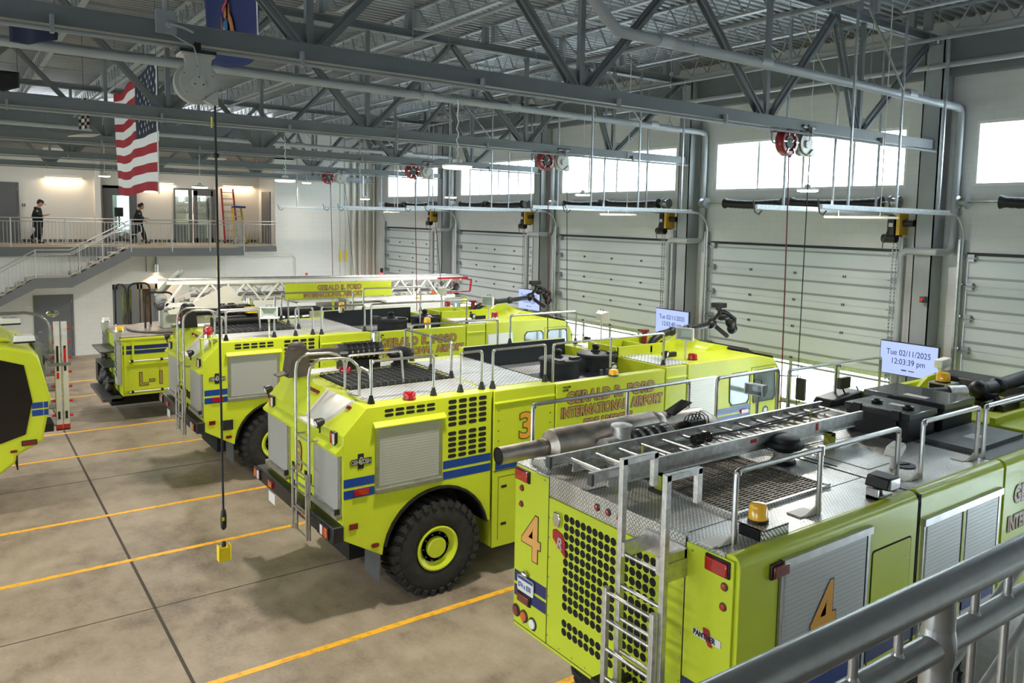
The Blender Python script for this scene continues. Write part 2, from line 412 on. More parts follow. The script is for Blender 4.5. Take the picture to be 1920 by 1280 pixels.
# sectional doors
def sect_door(i,a,c,xa,sgn,full):
    d=B();xf=xa+sgn*.02;xb=xa+sgn*.07
    X0,X1=min(xf,xb),max(xf,xb)
    sec=[5.12,4.48,3.84,3.20,2.44]
    for z1,z0 in zip(sec,sec[1:]):
        d.box(X0,X1,a+.01,c-.01,z0+.006,z1-.006);d.box(X0+.015,X1-.015,a+.01,c-.01,z0-.01,z0+.01)
    o=struct('door_%d'%i,d,'door_panel' if 'door_panel' in M else 'white_paint','white insulated sectional overhead door with a glazed lower band')
    # glazed sections
    f=B()
    for z0,z1 in ((.0,.12),(1.3,1.42),(2.34,2.44)): f.box(X0,X1,a+.01,c-.01,z0,z1)
    for q in (0,.25,.5,.75,1):
        y=a+.06+(c-a-.12)*q;f.box(X0,X1,y-.05,y+.05,.12,1.3);f.box(X0,X1,y-.05,y+.05,1.42,2.34)
    obj('glazed_frame',f,'aluminium',o)
    g=B();g.box(X0+.02,X0+.026,a+.02,c-.02,.12,1.3);g.box(X0+.02,X0+.026,a+.02,c-.02,1.42,2.34);obj('glazing',g,'pane_glass',o)
    h=B();h.box(min(xf,xa-sgn*.03),max(xf,xa-sgn*.03),a,c,HZ-.03,HZ+.03);obj('top_seal',h,'door_edge_dark',o)
    if full:
        r=B();xi=xa-sgn*.0
        for z in (4.48,3.84,3.20,2.44):
            for dz in (-.17,.17): r.box(XW+.006,XW+.02,a+.03,c-.03,z+dz-.024,z+dz+.024);r.box(XW-.003,XW+.02,a+.03,c-.03,z+dz-.006,z+dz+.006)
        r.box(XW-.0,XW+.02,a+.03,c-.03,4.98,5.02)
        obj('strut',r,'strut_metal',o)
        r=B()
        for z in (4.48,3.84,3.20,2.44,1.36):
            for q in (.25,.5,.75): y=a+(c-a)*q;r.box(XW-.002,XW+.02,y-.035,y-.015,z-.028,z+.028);r.box(XW-.002,XW+.02,y+.015,y+.035,z-.028,z+.028)
        obj('hinge',r,'dark_grey',o)
        for y,s in ((a,1),(c,-1)):
            r=B()
            for z in (5.04,4.48,3.84,3.20,2.44,1.36,.3):
                r.box(XW-.07,XW+.0,y+s*.03,y+s*.16,z-.07,z+.07);r.cyl((XW-.09,y-s*.05,z),(XW-.09,y+s*.22,z),.012,6);r.cyl((XW-.1,y-s*.02,z+.03),(XW-.1,y+s*.0,z+.03),.045,8)
            obj('roller_bracket',r,'galv_dull',o)
            # vertical track, bend, horizontal track
            yt=y-s*.05;P=[(XW-.13,yt,.02),(XW-.13,yt,5.38)]
            for t in range(1,7):
                an=t/6*pi/2;P.append((XW-.13-.5*(1-cos(an)),yt,5.38+.5*sin(an)))
            P.append((11.15,yt,5.90))
            r=B();r.tube(P,.028,6);r.box(XW-.16,XW-.0,yt-s*.05-.02,yt-s*.05+.02,0,5.4);obj('track',r,'galvanised',o)
            r=B();r.beam((11.15,yt,5.93),(15.3,yt,5.93),.05,.05);obj('track_angle',r,'galvanised',o)
            r=B()
            r.tube([(11.3,yt,5.85),(11.22,yt,5.78),(11.12,yt,5.82),(11.06,yt,6.02)],.014,6);obj('end_hook',r,'dark_grey',o)
            r=B()
            for xx,zt in ((11.9,9.2),(13.4,9.2),(14.9,9.2)): r.beam((xx,yt,5.93),(xx,yt,zt),.035,.035)
            r.beam((13.4,yt,8.0),(12.2,yt,9.2),.03,.03)
            obj('hanger',r,'galv_dull',o)
        # torsion shaft with springs and cable drums
        xs=15.72;zs=6.13
        r=B();r.cyl((xs,a-.12,zs),(xs,c+.12,zs),.016,8)
        obj('shaft',r,'galv_dull',o)
        for y,s in ((a,1),(c,-1)):
            r=B();r.lathe((xs,y,zs),[(.06,-.1),(.13,-.1),(.13,-.08),(.08,-.05),(.1,.06),(.14,.08),(.14,.1),(.06,.1)],18,(0,s,0));obj('cable_drum',r,'galv_dull',o)
        m_=(a+c)/2
        for y0,y1 in ((a+.3,m_-.1),(m_+.18,c-.7)):
            r=B();n_=26
            P=[(xs,y0+(y1-y0)*t/n_,zs-.035*sin(pi*t/n_)) for t in range(n_+1)]
            rad=[(.135 if t in(0,n_) else (.108 if t%2 else .098)) for t in range(n_+1)]
            r.tube(P,rad,12);obj('torsion_spring',r,'spring_black',o)
        r=B();r.box(xs-.06,XW,m_+.02,m_+.08,zs-.12,zs+.12);obj('centre_bracket',r,'dark_grey',o)
        # operator at the right-hand jamb
        yo=a-.18
        r=B();r.box(15.45,15.8,yo+.02,yo+.18,5.42,5.85);op=obj('door_operator',r,'black',o,bevel=.02)
        r=B();r.box(15.44,15.78,yo-.10,yo-.02,5.45,5.98);obj('chain_guard',r,'operator_yellow',op,bevel=.01)
        r=B();r.cyl((15.5,yo-.02,5.38),(15.5,yo+.28,5.38),.09,14);r.cyl((15.6,yo-.32,5.7),(15.6,yo-.1,5.7),.07,12);obj('motor',r,'black',op)
        r=B();r.tube([(15.42,yo+.12,5.6),(15.4,yo+.22,5.3),(15.5,yo+.28,5.15),(15.7,yo+.1,5.12)],.012,6);obj('cable',r,'dark_grey',op)
        r=B();r.box(15.44,15.45,yo+.05,yo+.14,5.62,5.7);r.mi=0;obj('sticker',r,'white_sticker',op)
        r=B()
        for dy in (-.06,.02):
            for t in range(60): z=5.3-t*.072;r.box(15.44,15.46,yo+dy-.012,yo+dy+.012,z-.05,z)
        obj('hand_chain',r,'galv_dull',op)
    return o
simple('strut_metal',(.30,.315,.32),.5,.3);m=simple('door_panel',(.53,.58,.60),.4,.1,.03,1.0)
for i,(a,c) in enumerate(DY[:5]): sect_door(i+1,a,c,XW,1,True)
sect_door(6,*DY[5],XW,1,False)
for i,(a,c) in enumerate(DY): sect_door(7+i,a,c,XL,-1,False)
# back wall
b=B();b.box(11.37,XW,YB,YB+.3,0,ZT)
b.box(XL,2.37,YB,YB+.3,0,4.0);b.box(3.66,4.98,YB,YB+.3,0,4.0);b.box(6.62,11.37,YB,YB+.3,0,4.0);b.box(2.37,3.66,YB,YB+.3,2.38,4.0);b.box(4.98,6.62,YB,YB+.3,2.72,4.0)
b.box(4.965,4.99,YB-.012,YB,0,3.95);b.box(13.0,13.01,YB-.004,YB,4,8.9)
struct('wall_back',b,'block_y','white block wall at the far end of the bay')
b=B();b.box(XL,5.36,39.5,39.7,4.2,8.0);b.box(6.68,8.2,39.5,39.7,4.2,8.0);b.box(10.02,12.05,39.5,39.7,4.2,8.0);b.box(5.36,6.68,39.5,39.7,6.7,8.0);b.box(8.2,10.02,39.5,39.7,6.7,8.0);b.box(5.0,10.6,41.6,41.7,4.0,7.2);b.box(4.9,5.0,39.7,41.7,4.0,7.2);b.box(7.4,7.5,39.7,41.6,4.0,7.2);b.box(10.6,10.7,39.7,41.7,4.0,7.2);b.box(4.9,10.7,39.7,41.7,7.1,7.2);b.box(4.9,10.7,39.7,41.7,4.1,4.2);b.box(12.05,12.2,YB+.3,39.7,4.2,8.0) ;b.box(5.0,5.22,39.0,39.5,4.2,8.0)
struct('wall_recess',b,'wall_paint','plain painted wall behind the far upper walkway')
b=B();b.box(XL,XW,39.7,39.9,0,3.95);b.box(XL,12.2,YB+.6,YB+.7,0,.01);struct('wall_inner',b,'wall_paint')
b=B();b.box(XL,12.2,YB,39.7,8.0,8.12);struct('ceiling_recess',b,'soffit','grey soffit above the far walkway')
b=B();b.box(XL,11.37,YB-.1,YB+.1,8.12,9.3);struct('wall_header',b,'steel_grey')
# mezzanine
b=B();b.box(XL,11.37,YB-.15,YB+.3,3.98,4.2);b.box(XL,12.05,YB+.3,39.5,3.98,4.2);b.box(5.42,9.62,33.62,YB-.15,4.12,4.2)
struct('floor_mezzanine',b,'mezz_floor','far upper walkway floor')
b=B();b.box(XL,5.42,YB-.17,YB-.13,3.98,4.2);b.box(5.42,9.62,33.58,33.64,3.88,4.19);b.box(9.58,9.62,33.64,YB,3.88,4.19);b.box(9.62,11.37,YB-.17,YB-.13,4.0,4.2);b.box(5.42,5.46,33.64,YB,3.88,4.19)
b.box(XL,9.6,YB-.16,YB-.1,3.86,3.98)
struct('trim_40',b,'door_grey','grey steel edge channel of the far walkway')
# steel above the doors, columns
b=B();b.box(15.85,16.05,YF,YB,8.62,9.34);struct('beam',b,'steel_grey','grey steel spandrel beam above the windows')
b=B();b.box(XL+.02,XL+.2,YF,YB,8.62,9.34);struct('beam',b,'steel_grey','grey steel spandrel beam on the far side')
TY=[1.6,8.18,14.8,21.4,27.98,34.6]
for y in TY[:5]:
    for xa,xb in ((15.62,16.05),(XL+.02,XL+.4)):
        b=B();b.box(xa,xb,y-.19,y-.165,0,9.3);b.box(xa,xb,y+.165,y+.19,0,9.3);b.box((xa+xb)/2-.01,(xa+xb)/2+.01,y-.165,y+.165,0,9.3);b.box(xa,xa+.02,y-.19,y+.19,0,9.3)
        struct('column',b,'column_grey','grey steel column between two overhead doors')
# roof deck with flutes running along x
b=B();prof=[];y=YF;p=.2
while y<YB+.1:
    prof+=[(y,9.80),(y+.055,9.80),(y+.08,9.735),(y+.165,9.735),(y+.19,9.80)];y+=p
prof.append((y,9.8))
I=[b.pts([(x,yy_,z) for yy_,z in prof]) for x in (XL,XW)]
for k in range(len(prof)-1): b.face([I[0][k],I[0][k+1],I[1][k+1],I[1][k]])
b.box(XL-.3,XW+.3,YF-.3,40,9.86,10.0)
struct('ceiling',b,'roof_deck','ribbed grey steel roof deck')
# roof trusses along x
xb_=[13.08,10.45,6.63,3.02,-.6,-4.2,-7.8];xt_=[15.4,12.2,8.5,4.82,1.2,-2.4,-6.0,-9.6]
def truss(y):
    t=bpy.data.objects.new('roof_truss',None);COL.objects.link(t);t.location=(0,y,7.3);_org[t.name]=V((0,y,7.3));t['kind']='structure';t['label']='grey steel roof truss spanning to the door wall';t['category']='truss'
    b=B();b.box(XL+.4,15.66,y-.1,y+.1,7.33,7.345);b.box(XL+.4,15.66,y-.1,y+.1,7.17,7.185);b.box(XL+.4,15.66,y-.09,y-.075,7.185,7.33);b.box(XL+.4,15.66,y+.075,y+.09,7.185,7.33);obj('bottom_chord',b,'steel_grey',t)
    b=B();b.box(XL+.1,15.9,y-.1,y+.1,9.2,9.22);b.box(XL+.1,15.9,y-.015,y+.015,9.2,9.36);b.box(XL+.1,15.9,y-.1,y+.1,9.34,9.36);obj('top_chord',b,'steel_grey',t)
    b=B()
    for x in xb_:
        b.beam((x,y,7.3),(x,y,9.22),.075,.075,(1,0,0))
        for q in xt_:
            if abs(q-x)<3.3 and abs(q-x)>.1:
                # double angle web: two thin flanges with a gap
                for dy in (-.05,.05): b.beam((x+(.08 if q>x else -.08),y+dy,7.3),(q,y+dy,9.22),.018,.10,(0,0,1));b.beam((x+(.08 if q>x else -.08),y+dy*1.2,7.32),(q,y+dy*1.2,9.24),.05,.014,(0,0,1))
        b.box(x-.22,x+.22,y-.012,y+.012,7.18,7.55)
    obj('web',b,'steel_grey',t)
    b=B();b.cyl((XL+.4,y-.14,7.12),(15.9,y-.14,7.12),.022,8)
    x=-10
    while x<15.6: b.box(x-.015,x+.015,y-.165,y-.1,7.09,7.24);x+=2.15
    obj('conduit',b,'steel_light',t)
for y in TY: truss(y)
# bar joists along y
def joist_mesh():
    L=6.4;b=B();b.box(-.05,.05,0,L,9.70,9.735);b.box(-.05,.05,.6,L-.6,9.27,9.30);n=10
    for k in range(n+1):
        y0=.6+(L-1.2)*k/n
        if k<n:
            ym=y0+(L-1.2)/n/2;b.beam((0,y0,9.29),(0,ym,9.71),.022,.022,(1,0,0));b.beam((0,ym,9.71),(0,y0+(L-1.2)/n,9.29),.022,.022,(1,0,0))
    b.beam((0,.15,9.70),(0,.6,9.29),.025,.025,(1,0,0));b.beam((0,L-.15,9.70),(0,L-.6,9.29),.025,.025,(1,0,0))
    b.box(-.05,.05,0,.15,9.36,9.70);b.box(-.05,.05,L-.15,L,9.36,9.70)
    return b
j0=None
for yi,y in enumerate([-5.0]+TY[:5]):
    for k in range(15):
        x=15.0-1.85*k
        if j0 is None:
            j0=struct('roof_joist',joist_mesh(),'steel_light','light steel bar joist under the roof deck',org=(0,0,0));o=j0
        else: o=j0.copy();COL.objects.link(o)
        o.location=(x,y+.1,0)
# bridging and sprinkler lines
for i,y in enumerate((4.9,11.5,18.1,24.7,31.3)):
    b=B();b.beam((XL+.3,y,9.27),(15.9,y,9.27),.035,.035);b.beam((XL+.3,y+.5,9.71),(15.9,y+.5,9.71),.03,.03)
    x=15.0
    for x in (15.0,5.75,-3.5): b.beam((x,y-.4,9.3),(x-1.85,y-.4,9.7),.022,.022);b.beam((x,y-.4,9.7),(x-1.85,y-.4,9.3),.022,.022)
    struct('roof_bridging',b,'steel_light')
def pipe(name,P,r,mat,label,cat='pipe',group=None,n=12,couple=()):
    b=B();b.tube(P,r,n)
    for (p,q) in couple: b.cyl(p,q,r*1.18,n)
    o=obj(name,b,mat,org=P[0]);tag(o,label,cat,group);return o
for i,x in enumerate((14.2,10.9,7.2,3.75,-.4)):
    o=pipe('sprinkler_pipe',[(x,-4,8.98),(x,34,8.98)],.032,'steel_light',['grey sprinkler branch pipe nearest the overhead doors, under the roof deck','second grey sprinkler branch pipe out from the overhead doors','grey sprinkler branch pipe crossing above the middle of the trucks','grey sprinkler branch pipe above the rear ends of the trucks','grey sprinkler branch pipe at the upper left, beyond the truck tails'][i],'pipe','sprinkler branch pipes')
    b=B();y=-2.5
    while y<33: b.cyl((x,y,8.9),(x,y,8.98),.02,6);b.cyl((x,y,8.98),(x,y,9.7),.006,5);y+=3.3
    obj('sprinkler_head',b,'galvanised',o)
pipe('fire_main',[(15.3,-4,8.72),(15.3,34,8.72)],.055,'pipe_grey','thick grey fire main running along the top of the door wall','pipe')
# storm drain pipes below each truss
labs={1:'grey storm drain pipe that bends up at the top centre, nearest truss',2:'long grey storm drain pipe along the second truss, passing behind the large hose reel',3:'grey storm drain pipe along the third truss',4:'grey storm drain pipe along the farthest clear truss'}
for i in (1,2,3,4):
    y=TY[i]-.42;xs=[(6.9,y,8.02)] if i==1 else [(XL+.5,y,8.1)]
    P=([(4.9,y,9.6),(6.75,y,8.12),(6.9,y,8.02)] if i==1 else xs)+[(15.78,y,7.98),(15.9,y,7.94),(15.94,y,7.82),(15.94,y,5.28),(15.9,y,5.18),(15.80,y+.06,5.14),(15.52,y+.12,5.14),(15.52,y+.70,5.14),(15.52,y+.80,5.06),(15.52,y+.80,.0)]
    o=pipe('drain_pipe',P,.075,'pipe_grey',labs[i],'pipe','storm drain pipes',14,couple=[((x,y,8.03),(x+.25,y,8.03)) for x in (7.6,9.7,13.9)])
    b=B()
    for x in (8.2,10.4,12.7,14.6): b.tube([(x,y-.09,8.0),(x,y-.06,8.13),(x,y,8.17),(x,y+.06,8.13),(x,y+.09,8.0)],.008,5);b.cyl((x,y,8.17),(x,y,9.7),.006,5)
    obj('hanger',b,'galv_dull',o)
# conduits on each column
for i,y in enumerate(TY[1:5]):
    b=B()
    for k,dy in enumerate((.24,.29,.34)):
        b.cyl((16.02,y+dy,0),(16.02,y+dy,7.3),.016,6)
    o=obj('conduit',b,'pipe_grey',org=(16.02,y,0));tag(o,'bundle of thin conduits climbing the '+['column between the two nearest visible doors','column behind the middle screen','column behind the far screen','farthest column'][i],'conduit','conduits on the columns')
    if i==0:
        b=B();b.box(15.5,15.6,y-.16,y-.06,4.12,4.24);o=obj('stop_button',b,'dark_grey',org=(15.5,y-.1,4.1));tag(o,'small emergency stop box on the column above the near screen','switch')
        b=B();b.cyl((15.46,y-.11,4.18),(15.5,y-.11,4.18),.035,12);obj('button',b,'red_plastic',o)
# yellow sign plates and white downpipes on the far wall
for i,x in enumerate((14.95,15.25,15.62,15.95)):
    b=B();b.cyl((x,YB-.12,0),(x,YB-.12,8.6),(.085,.075,.06,.05)[i],12);o=obj('downpipe',b,'cream_white',org=(x,YB-.12,0));tag(o,['thick','second','third','thin'][i]+' white downpipe '+['left in the far corner row','from the left in the far corner','from the left in the far corner row of pipes','right at the far corner beside the door wall'][i],'pipe','white pipes in the far corner')
b=B();b.cyl((14.35,YB-.02,0),(14.35,YB-.02,7.4),.016,8);b.cyl((14.6,YB-.02,0),(14.6,YB-.02,7.4),.016,8);o=obj('wall_conduit',b,'cream_white',org=(14.4,YB-.05,0));tag(o,'pair of thin white conduits with yellow marker plates on the far wall','conduit');b=B();b.box(14.31,14.39,YB-.06,YB-.04,3.5,4.0);b.box(14.56,14.64,YB-.06,YB-.04,3.5,4.0);obj('marker_plate',b,'yellow_plastic',o)
b=B();b.box(15.98,16.04,33.9,34.25,2.75,2.98);o=obj('exit_sign',b,'exit_red',org=(16,34,2.8));tag(o,'glowing red exit sign beside the farthest overhead door','sign')
b=B();b.box(XW-.1,XW,34.0,34.2,3.0,3.2);obj('emergency_light',b,'black',o)

# ------------------------------------------------------------------ lights
for x_,e_ in ((6.1,38),(9.1,60)):  # fill lights added to brighten the rooms behind the upper glazing
    l=bpy.data.lights.new('room_fill','AREA');l.size=.8;l.energy=e_;l.color=(1,.93,.82);o=bpy.data.objects.new('room_fill',l);COL.objects.link(o);o.location=(x_,40.6,7.0)
w=bpy.data.worlds.new('sky');scene.world=w;w.use_nodes=True;bg=w.node_tree.nodes['Background'];bg.inputs[0].default_value=(.86,.93,1,1);bg.inputs[1].default_value=10.5
def portal(x,y0,y1,z0,z1,sg):
    l=bpy.data.lights.new('portal','AREA');l.shape='RECTANGLE';l.size=z1-z0;l.size_y=y1-y0;l.cycles.is_portal=True
    o=bpy.data.objects.new('window_portal',l);COL.objects.link(o);o.location=(x,(y0+y1)/2,(z0+z1)/2);o.rotation_euler=(0,-pi/2*sg,0) if False else (0,pi/2*sg,0)
    return o
for a,c in DY:
    pass
def rowportal(z0,z1):
    portal(XW+.32,DY[5][0],DY[0][1],z0,z1,1);portal(XL-.32,DY[5][0],DY[0][1],z0,z1,-1)
rowportal(W0,W1);rowportal(.1,2.36)
LAMPX=[12.7,5.22,-2.6,-9.3];LAMPY=[28.6,22.05,15.45,8.9,2.3]
names={(12.7,28.6):'small lit high bay lamp near the far corner, before the farthest door',(12.7,22.05):'round high bay lamp beside the far column, before the second farthest window',(12.7,15.45):'round high bay lamp in front of the middle window',(12.7,8.9):'round high bay lamp hanging below the big near window',
(5.22,28.6):'high bay lamp hanging far back over the ladder truck',(5.22,22.05):'round high bay lamp hanging before the far walkway glass door',(5.22,15.45):'lit high bay lamp hanging left of the small far red hose reel',(5.22,8.9):'largest bright high bay lamp, hanging from the nearest truss'}
def lamp(x,y,z,label,top,seen=True,pw=130,group='round high bay lamps'):
    t=thing('high_bay_lamp',(x,y,z),label,'lamp',group)
    b=B();b.lathe((x,y,z),[(.19,0),(.2,.01),(.19,.022),(.10,.035),(.06,.045),(.055,.09),(.02,.11),(0,.11)],28);obj('housing',b,'white_paint',t)
    b=B();b.lathe((x,y,z),[(.188,.004),(.183,-.022),(.15,-.03),(0,-.032)],28);obj('lens',b,'lamp_glow',t)
    b=B();b.tube([(x,y,z+.11),(x+.02,y,z+.17),(x-.01,y,z+.23)],.008,6)
    P=[(x+.012*sin(k*1.7),y+.012*cos(k*2.1),z+.2+(top-z-.2)*k/14) for k in range(15)];b.tube(P,.007,6);obj('cord',b,'white_paint',t)
    l=bpy.data.lights.new('lamp_light','AREA');l.shape='DISK';l.size=.36;l.spread=2.75;l.energy=pw;l.color=(1,.92,.82)
    o=bpy.data.objects.new('lamp_light',l);COL.objects.link(o);o.parent=t;o.location=(0,0,-.04)
for x in LAMPX:
    for y in (LAMPY[:4] if x>0 else LAMPY): lamp(x,y,6.26,names.get((x,y),'round high bay lamp out over the left bays, row %d column %d'%(LAMPY.index(y)+1,LAMPX.index(x)+1)),9.7 if x>10 else 7.1)
lamp(4.55,33.0,6.85,'small high bay lamp hanging before the left part of the far walkway',9.3,pw=35,group='lamps by the far walkway')
lamp(12.05,33.0,6.95,'small high bay lamp hanging by the plain far wall',9.3,pw=35,group='lamps by the far walkway')
for i,(x0,x1,z) in enumerate(((3.2,4.6,7.0),(6.95,8.2,6.95),(10.35,11.75,6.95),(-1.5,-.1,7.0))):
    t=thing('wall_strip_light',((x0+x1)/2,39.3,z),['white strip light above the man looking at his phone','white strip light on the far upper wall beside the flag','white strip light above the coloured ladders','white strip light at the left end of the far upper wall'][i],'lamp','strip lights on the far upper wall')
    b=B();b.box(x0,x1,39.28,39.42,z-.05,z+.06);obj('housing',b,'white_paint',t,bevel=.01)
    b=B();b.box(x0+.02,x1-.02,39.3,39.41,z-.062,z-.05);obj('diffuser',b,'strip_warm',t)
    l=bpy.data.lights.new('strip_glow','AREA');l.shape='RECTANGLE';l.size=x1-x0;l.size_y=.12;l.energy=11;l.color=(1,.74,.46);o=bpy.data.objects.new('strip_glow',l);COL.objects.link(o);o.parent=t;o.location=(0,.05,-.08)

for i,x_ in enumerate((-2.0,3.6,9.2)):  # unseen panels with area lights, added to brighten the wall behind the walkway
    b=B();b.box(x_-.6,x_+.6,36.6,37.2,7.94,8.0);o=obj('added_fill_panel',b,'white_paint',org=(x_,36.9,7.95));tag(o,['added flat fill light under the soffit left of the walkway men','added flat fill light under the walkway soffit, above the stair head','added flat fill light under the walkway soffit, before the glass screen'][i],'lamp','added fill lights under the walkway soffit')
    l=bpy.data.lights.new('panel_fill','AREA');l.shape='RECTANGLE';l.size=1.1;l.size_y=.5;l.energy=42;l.color=(1,.93,.84);q=bpy.data.objects.new('panel_fill',l);COL.objects.link(q);q.parent=o;q.location=(0,0,-.03)
# ------------------------------------------------------------------ shared vehicle parts
def wheel(name,p,x,y,z,r,w,s,mat_rim='lime'):
    # s: +1 outer face towards -y
    b=B();yo=y;ax=(0,-1,0) if s>0 else (0,1,0)
    h=w
    prof=[(r*.44,-h),(r*.5,-h),(r*.86,-h),(r*.95,-h*.96),(r*.985,-h*.85),(r*.985,-h*.15),(r*.95,-h*.04),(r*.86,-.0),(r*.80,.012),(r*.62,.02),(r*.5,.0),(r*.46,-.03),(r*.44,-.08)]
    b.lathe((x,y,z),prof,48,ax)
    # tread lugs
    for k in range(30):
        a=2*pi*k/30
        for side,off in ((0,0),(1,pi/30)):
            t0=a+off;c0=V((cos(t0),0,sin(t0)));tt=V((-sin(t0),0,cos(t0)))
            ya=(-.02 if side==0 else -h*.5);yb=(-h*.5 if side==0 else -h+.02)
            d=V(ax)
            p0=V((x,y,z))+c0*(r*.985)+d*ya;p1=V((x,y,z))+c0*(r*.985)+d*yb+tt*.05
            b.beam(p0,p1,.075,.045,up=c0)
        # shoulder blocks
        c0=V((cos(a),0,sin(a)));b.beam(V((x,y,z))+c0*(r*.87)+V(ax)*.006,V((x,y,z))+c0*(r*.985)-V(ax)*.01,.07,.05,up=V(ax))
    o=obj(name,b,'rubber',p)
    b=B();d=V(ax)
    b.lathe((x,y,z),[(r*.455,-h+.05),(r*.455,.0),(r*.47,.012),(r*.44,.02),(r*.40,.0),(r*.385,-.05),(r*.34,-.075),(r*.32,-.08),(r*.0,-.08)],40,ax)
    b.lathe((x,y,z),[(r*.22,-.08),(r*.22,-.03),(r*.19,-.01),(r*.0,-.008)],28,ax)
    rim=obj('rim',b,mat_rim,o)
    b=B()
    for k in range(10):
        a=2*pi*k/10;c0=V((x,y,z))+V((cos(a),0,sin(a)))*(r*.285);b.cyl(c0-d*.085,c0-d*.05,.016,6)
    obj('wheel_nut',b,'dark_grey',rim)
    return o
def capsule(b,cx,cz,w,h,y0,y1,n=6,ax='y'):
    r=h/2;P=[]
    for k in range(n+1): a=-pi/2+pi*k/n;P.append((cx+w/2-r+r*cos(a),cz+r*sin(a)))
    for k in range(n+1): a=pi/2+pi*k/n;P.append((cx-w/2+r+r*cos(a),cz+r*sin(a)))
    b.prism(P,ax,y0,y1)
def rrect(x0,x1,z0,z1,r,n=5):
    P=[]
    for cx,cz,a0 in ((x1-r,z0+r,-pi/2),(x1-r,z1-r,0),(x0+r,z1-r,pi/2),(x0+r,z0+r,pi)):
        for k in range(n+1): a=a0+pi/2*k/n;P.append((cx+r*cos(a),cz+r*sin(a)))
    return P
def beacon(p,x,y,z,r,h,mat,base='chrome',name='beacon',bh=.04):
    b=B();b.lathe((x,y,z),[(r*1.1,0),(r*1.1,bh),(0,bh)],20);o=obj(name+'_base',b,base,p)
    b=B();b.lathe((x,y,z+bh),[(r,0),(r*.97,h*.75),(r*.8,h*.95),(r*.4,h),(0,h)],20);obj(name,b,mat,p)
    return o
def hoop(p,P,r=.021,name='guard_rail',mat='pipe_aluminium',feet=True,footmat='black'):
    b=B()
    # rounded corners
    Q=[];n=4
    P=[V(q) for q in P]
    for k,q in enumerate(P):
        if k in(0,len(P)-1): Q.append(q);continue
        a=(P[k-1]-q).normalized();c=(P[k+1]-q).normalized();rad=.05
        for t in range(n+1):
            u=t/n;Q.append(q+a*rad*(1-u)**2+c*rad*u**2)
    b.tube(Q,r,8)
    for k in range(1,len(P)-1): b.ell(P[k]+((P[k-1]-P[k]).normalized()+(P[k+1]-P[k]).normalized())*.018,r*1.35,r*1.35,r*1.35,8,6)
    o=obj(name,b,mat,p)
    if feet:
        for q in (P[0],P[-1]):
            f=B();f.lathe((q.x,q.y,q.z),[(.055,0),(.05,.02),(.03,.09),(.024,.12),(0,.12)],10);obj('rail_foot',f,footmat,o)
    return o
def post(p,x,y,z,h,parent_rail,r=.02,mat='pipe_aluminium',footmat='black'):
    b=B();b.cyl((x,y,z),(x,y,z+h),r,8);b.cyl((x,y,z+h-.04),(x,y,z+h+.028),r*1.3,8);o=obj('rail_post',b,mat,p)
    f=B();f.lathe((x,y,z),[(.055,0),(.05,.02),(.03,.09),(.024,.12),(0,.12)],10);obj('rail_foot',f,footmat,o)
def floodlight(p,x,y,z,rx,w=.26,h=.16,d=.14,mat='white_paint',name='floodlight',yaw=0,pole=.3,tilt=0):
    c=V((x,y,z));f=V((cos(yaw)*cos(tilt),sin(yaw)*cos(tilt),sin(tilt)));s=V((-sin(yaw),cos(yaw),0));u=f.cross(s)
    b=B()
    def ring(k,ww,hh): return b.pts([c+f*k+s*(a*ww/2)+u*(e*hh/2) for a,e in((-1,-1),(1,-1),(1,1),(-1,1))])
    r0=ring(-d/2,w*.6,h*.6);r1=ring(d*.2,w,h);r2=ring(d/2,w,h);r3=ring(d/2,w*.9,h*.86);r4=ring(d*.1,w*.5,h*.5)
    b.face(r0[::-1])
    for A,C in ((r0,r1),(r1,r2),(r2,r3),(r3,r4)):
        for k in range(4): b.face([A[k],A[(k+1)%4],C[(k+1)%4],C[k]])
    b.face(r4)
    if pole: b.cyl((x,y,z-h*.5-pole),(x,y,z-h*.42),.018,8);b.cyl((x,y,z-h*.5-.06),(x,y,z-h*.42),.03,8)
    o=obj(name,b,mat,p,fixn=False)
    g=B();q=[c+f*(d/2-.012)+s*(a*w*.44)+u*(e*h*.41) for a,e in((-1,-1),(1,-1),(1,1),(-1,1))];i=g.pts(q);g.face(i);obj('lamp_glass',g,'door_glass',o,fixn=False)
    g=B();g.tube([c+u*(h/2)-s*.05,c+u*(h/2+.04)-s*.05,c+u*(h/2+.04)+s*.05,c+u*(h/2)+s*.05],.007,5);obj('handle',g,'black',o)
    return o
def spot(p,x,y,z,yaw,name='work_light',r=.07,tilt=0):
    f=V((cos(yaw)*cos(tilt),sin(yaw)*cos(tilt),sin(tilt)));c=V((x,y,z))
    b=B();b.lathe(c-f*.07,[(.02,0),(r*.7,.02),(r,.09),(r*1.05,.12),(r*.95,.13)],14,f);b.cyl((x,y,z-.15),(x,y,z-.02),.014,6);o=obj(name,b,'black',p)
    b=B();b.lathe(c+f*.045,[(r*.92,0),(r*.6,.02),(0,.03)],14,f);obj('lamp_glass',b,'clear_lens',o)
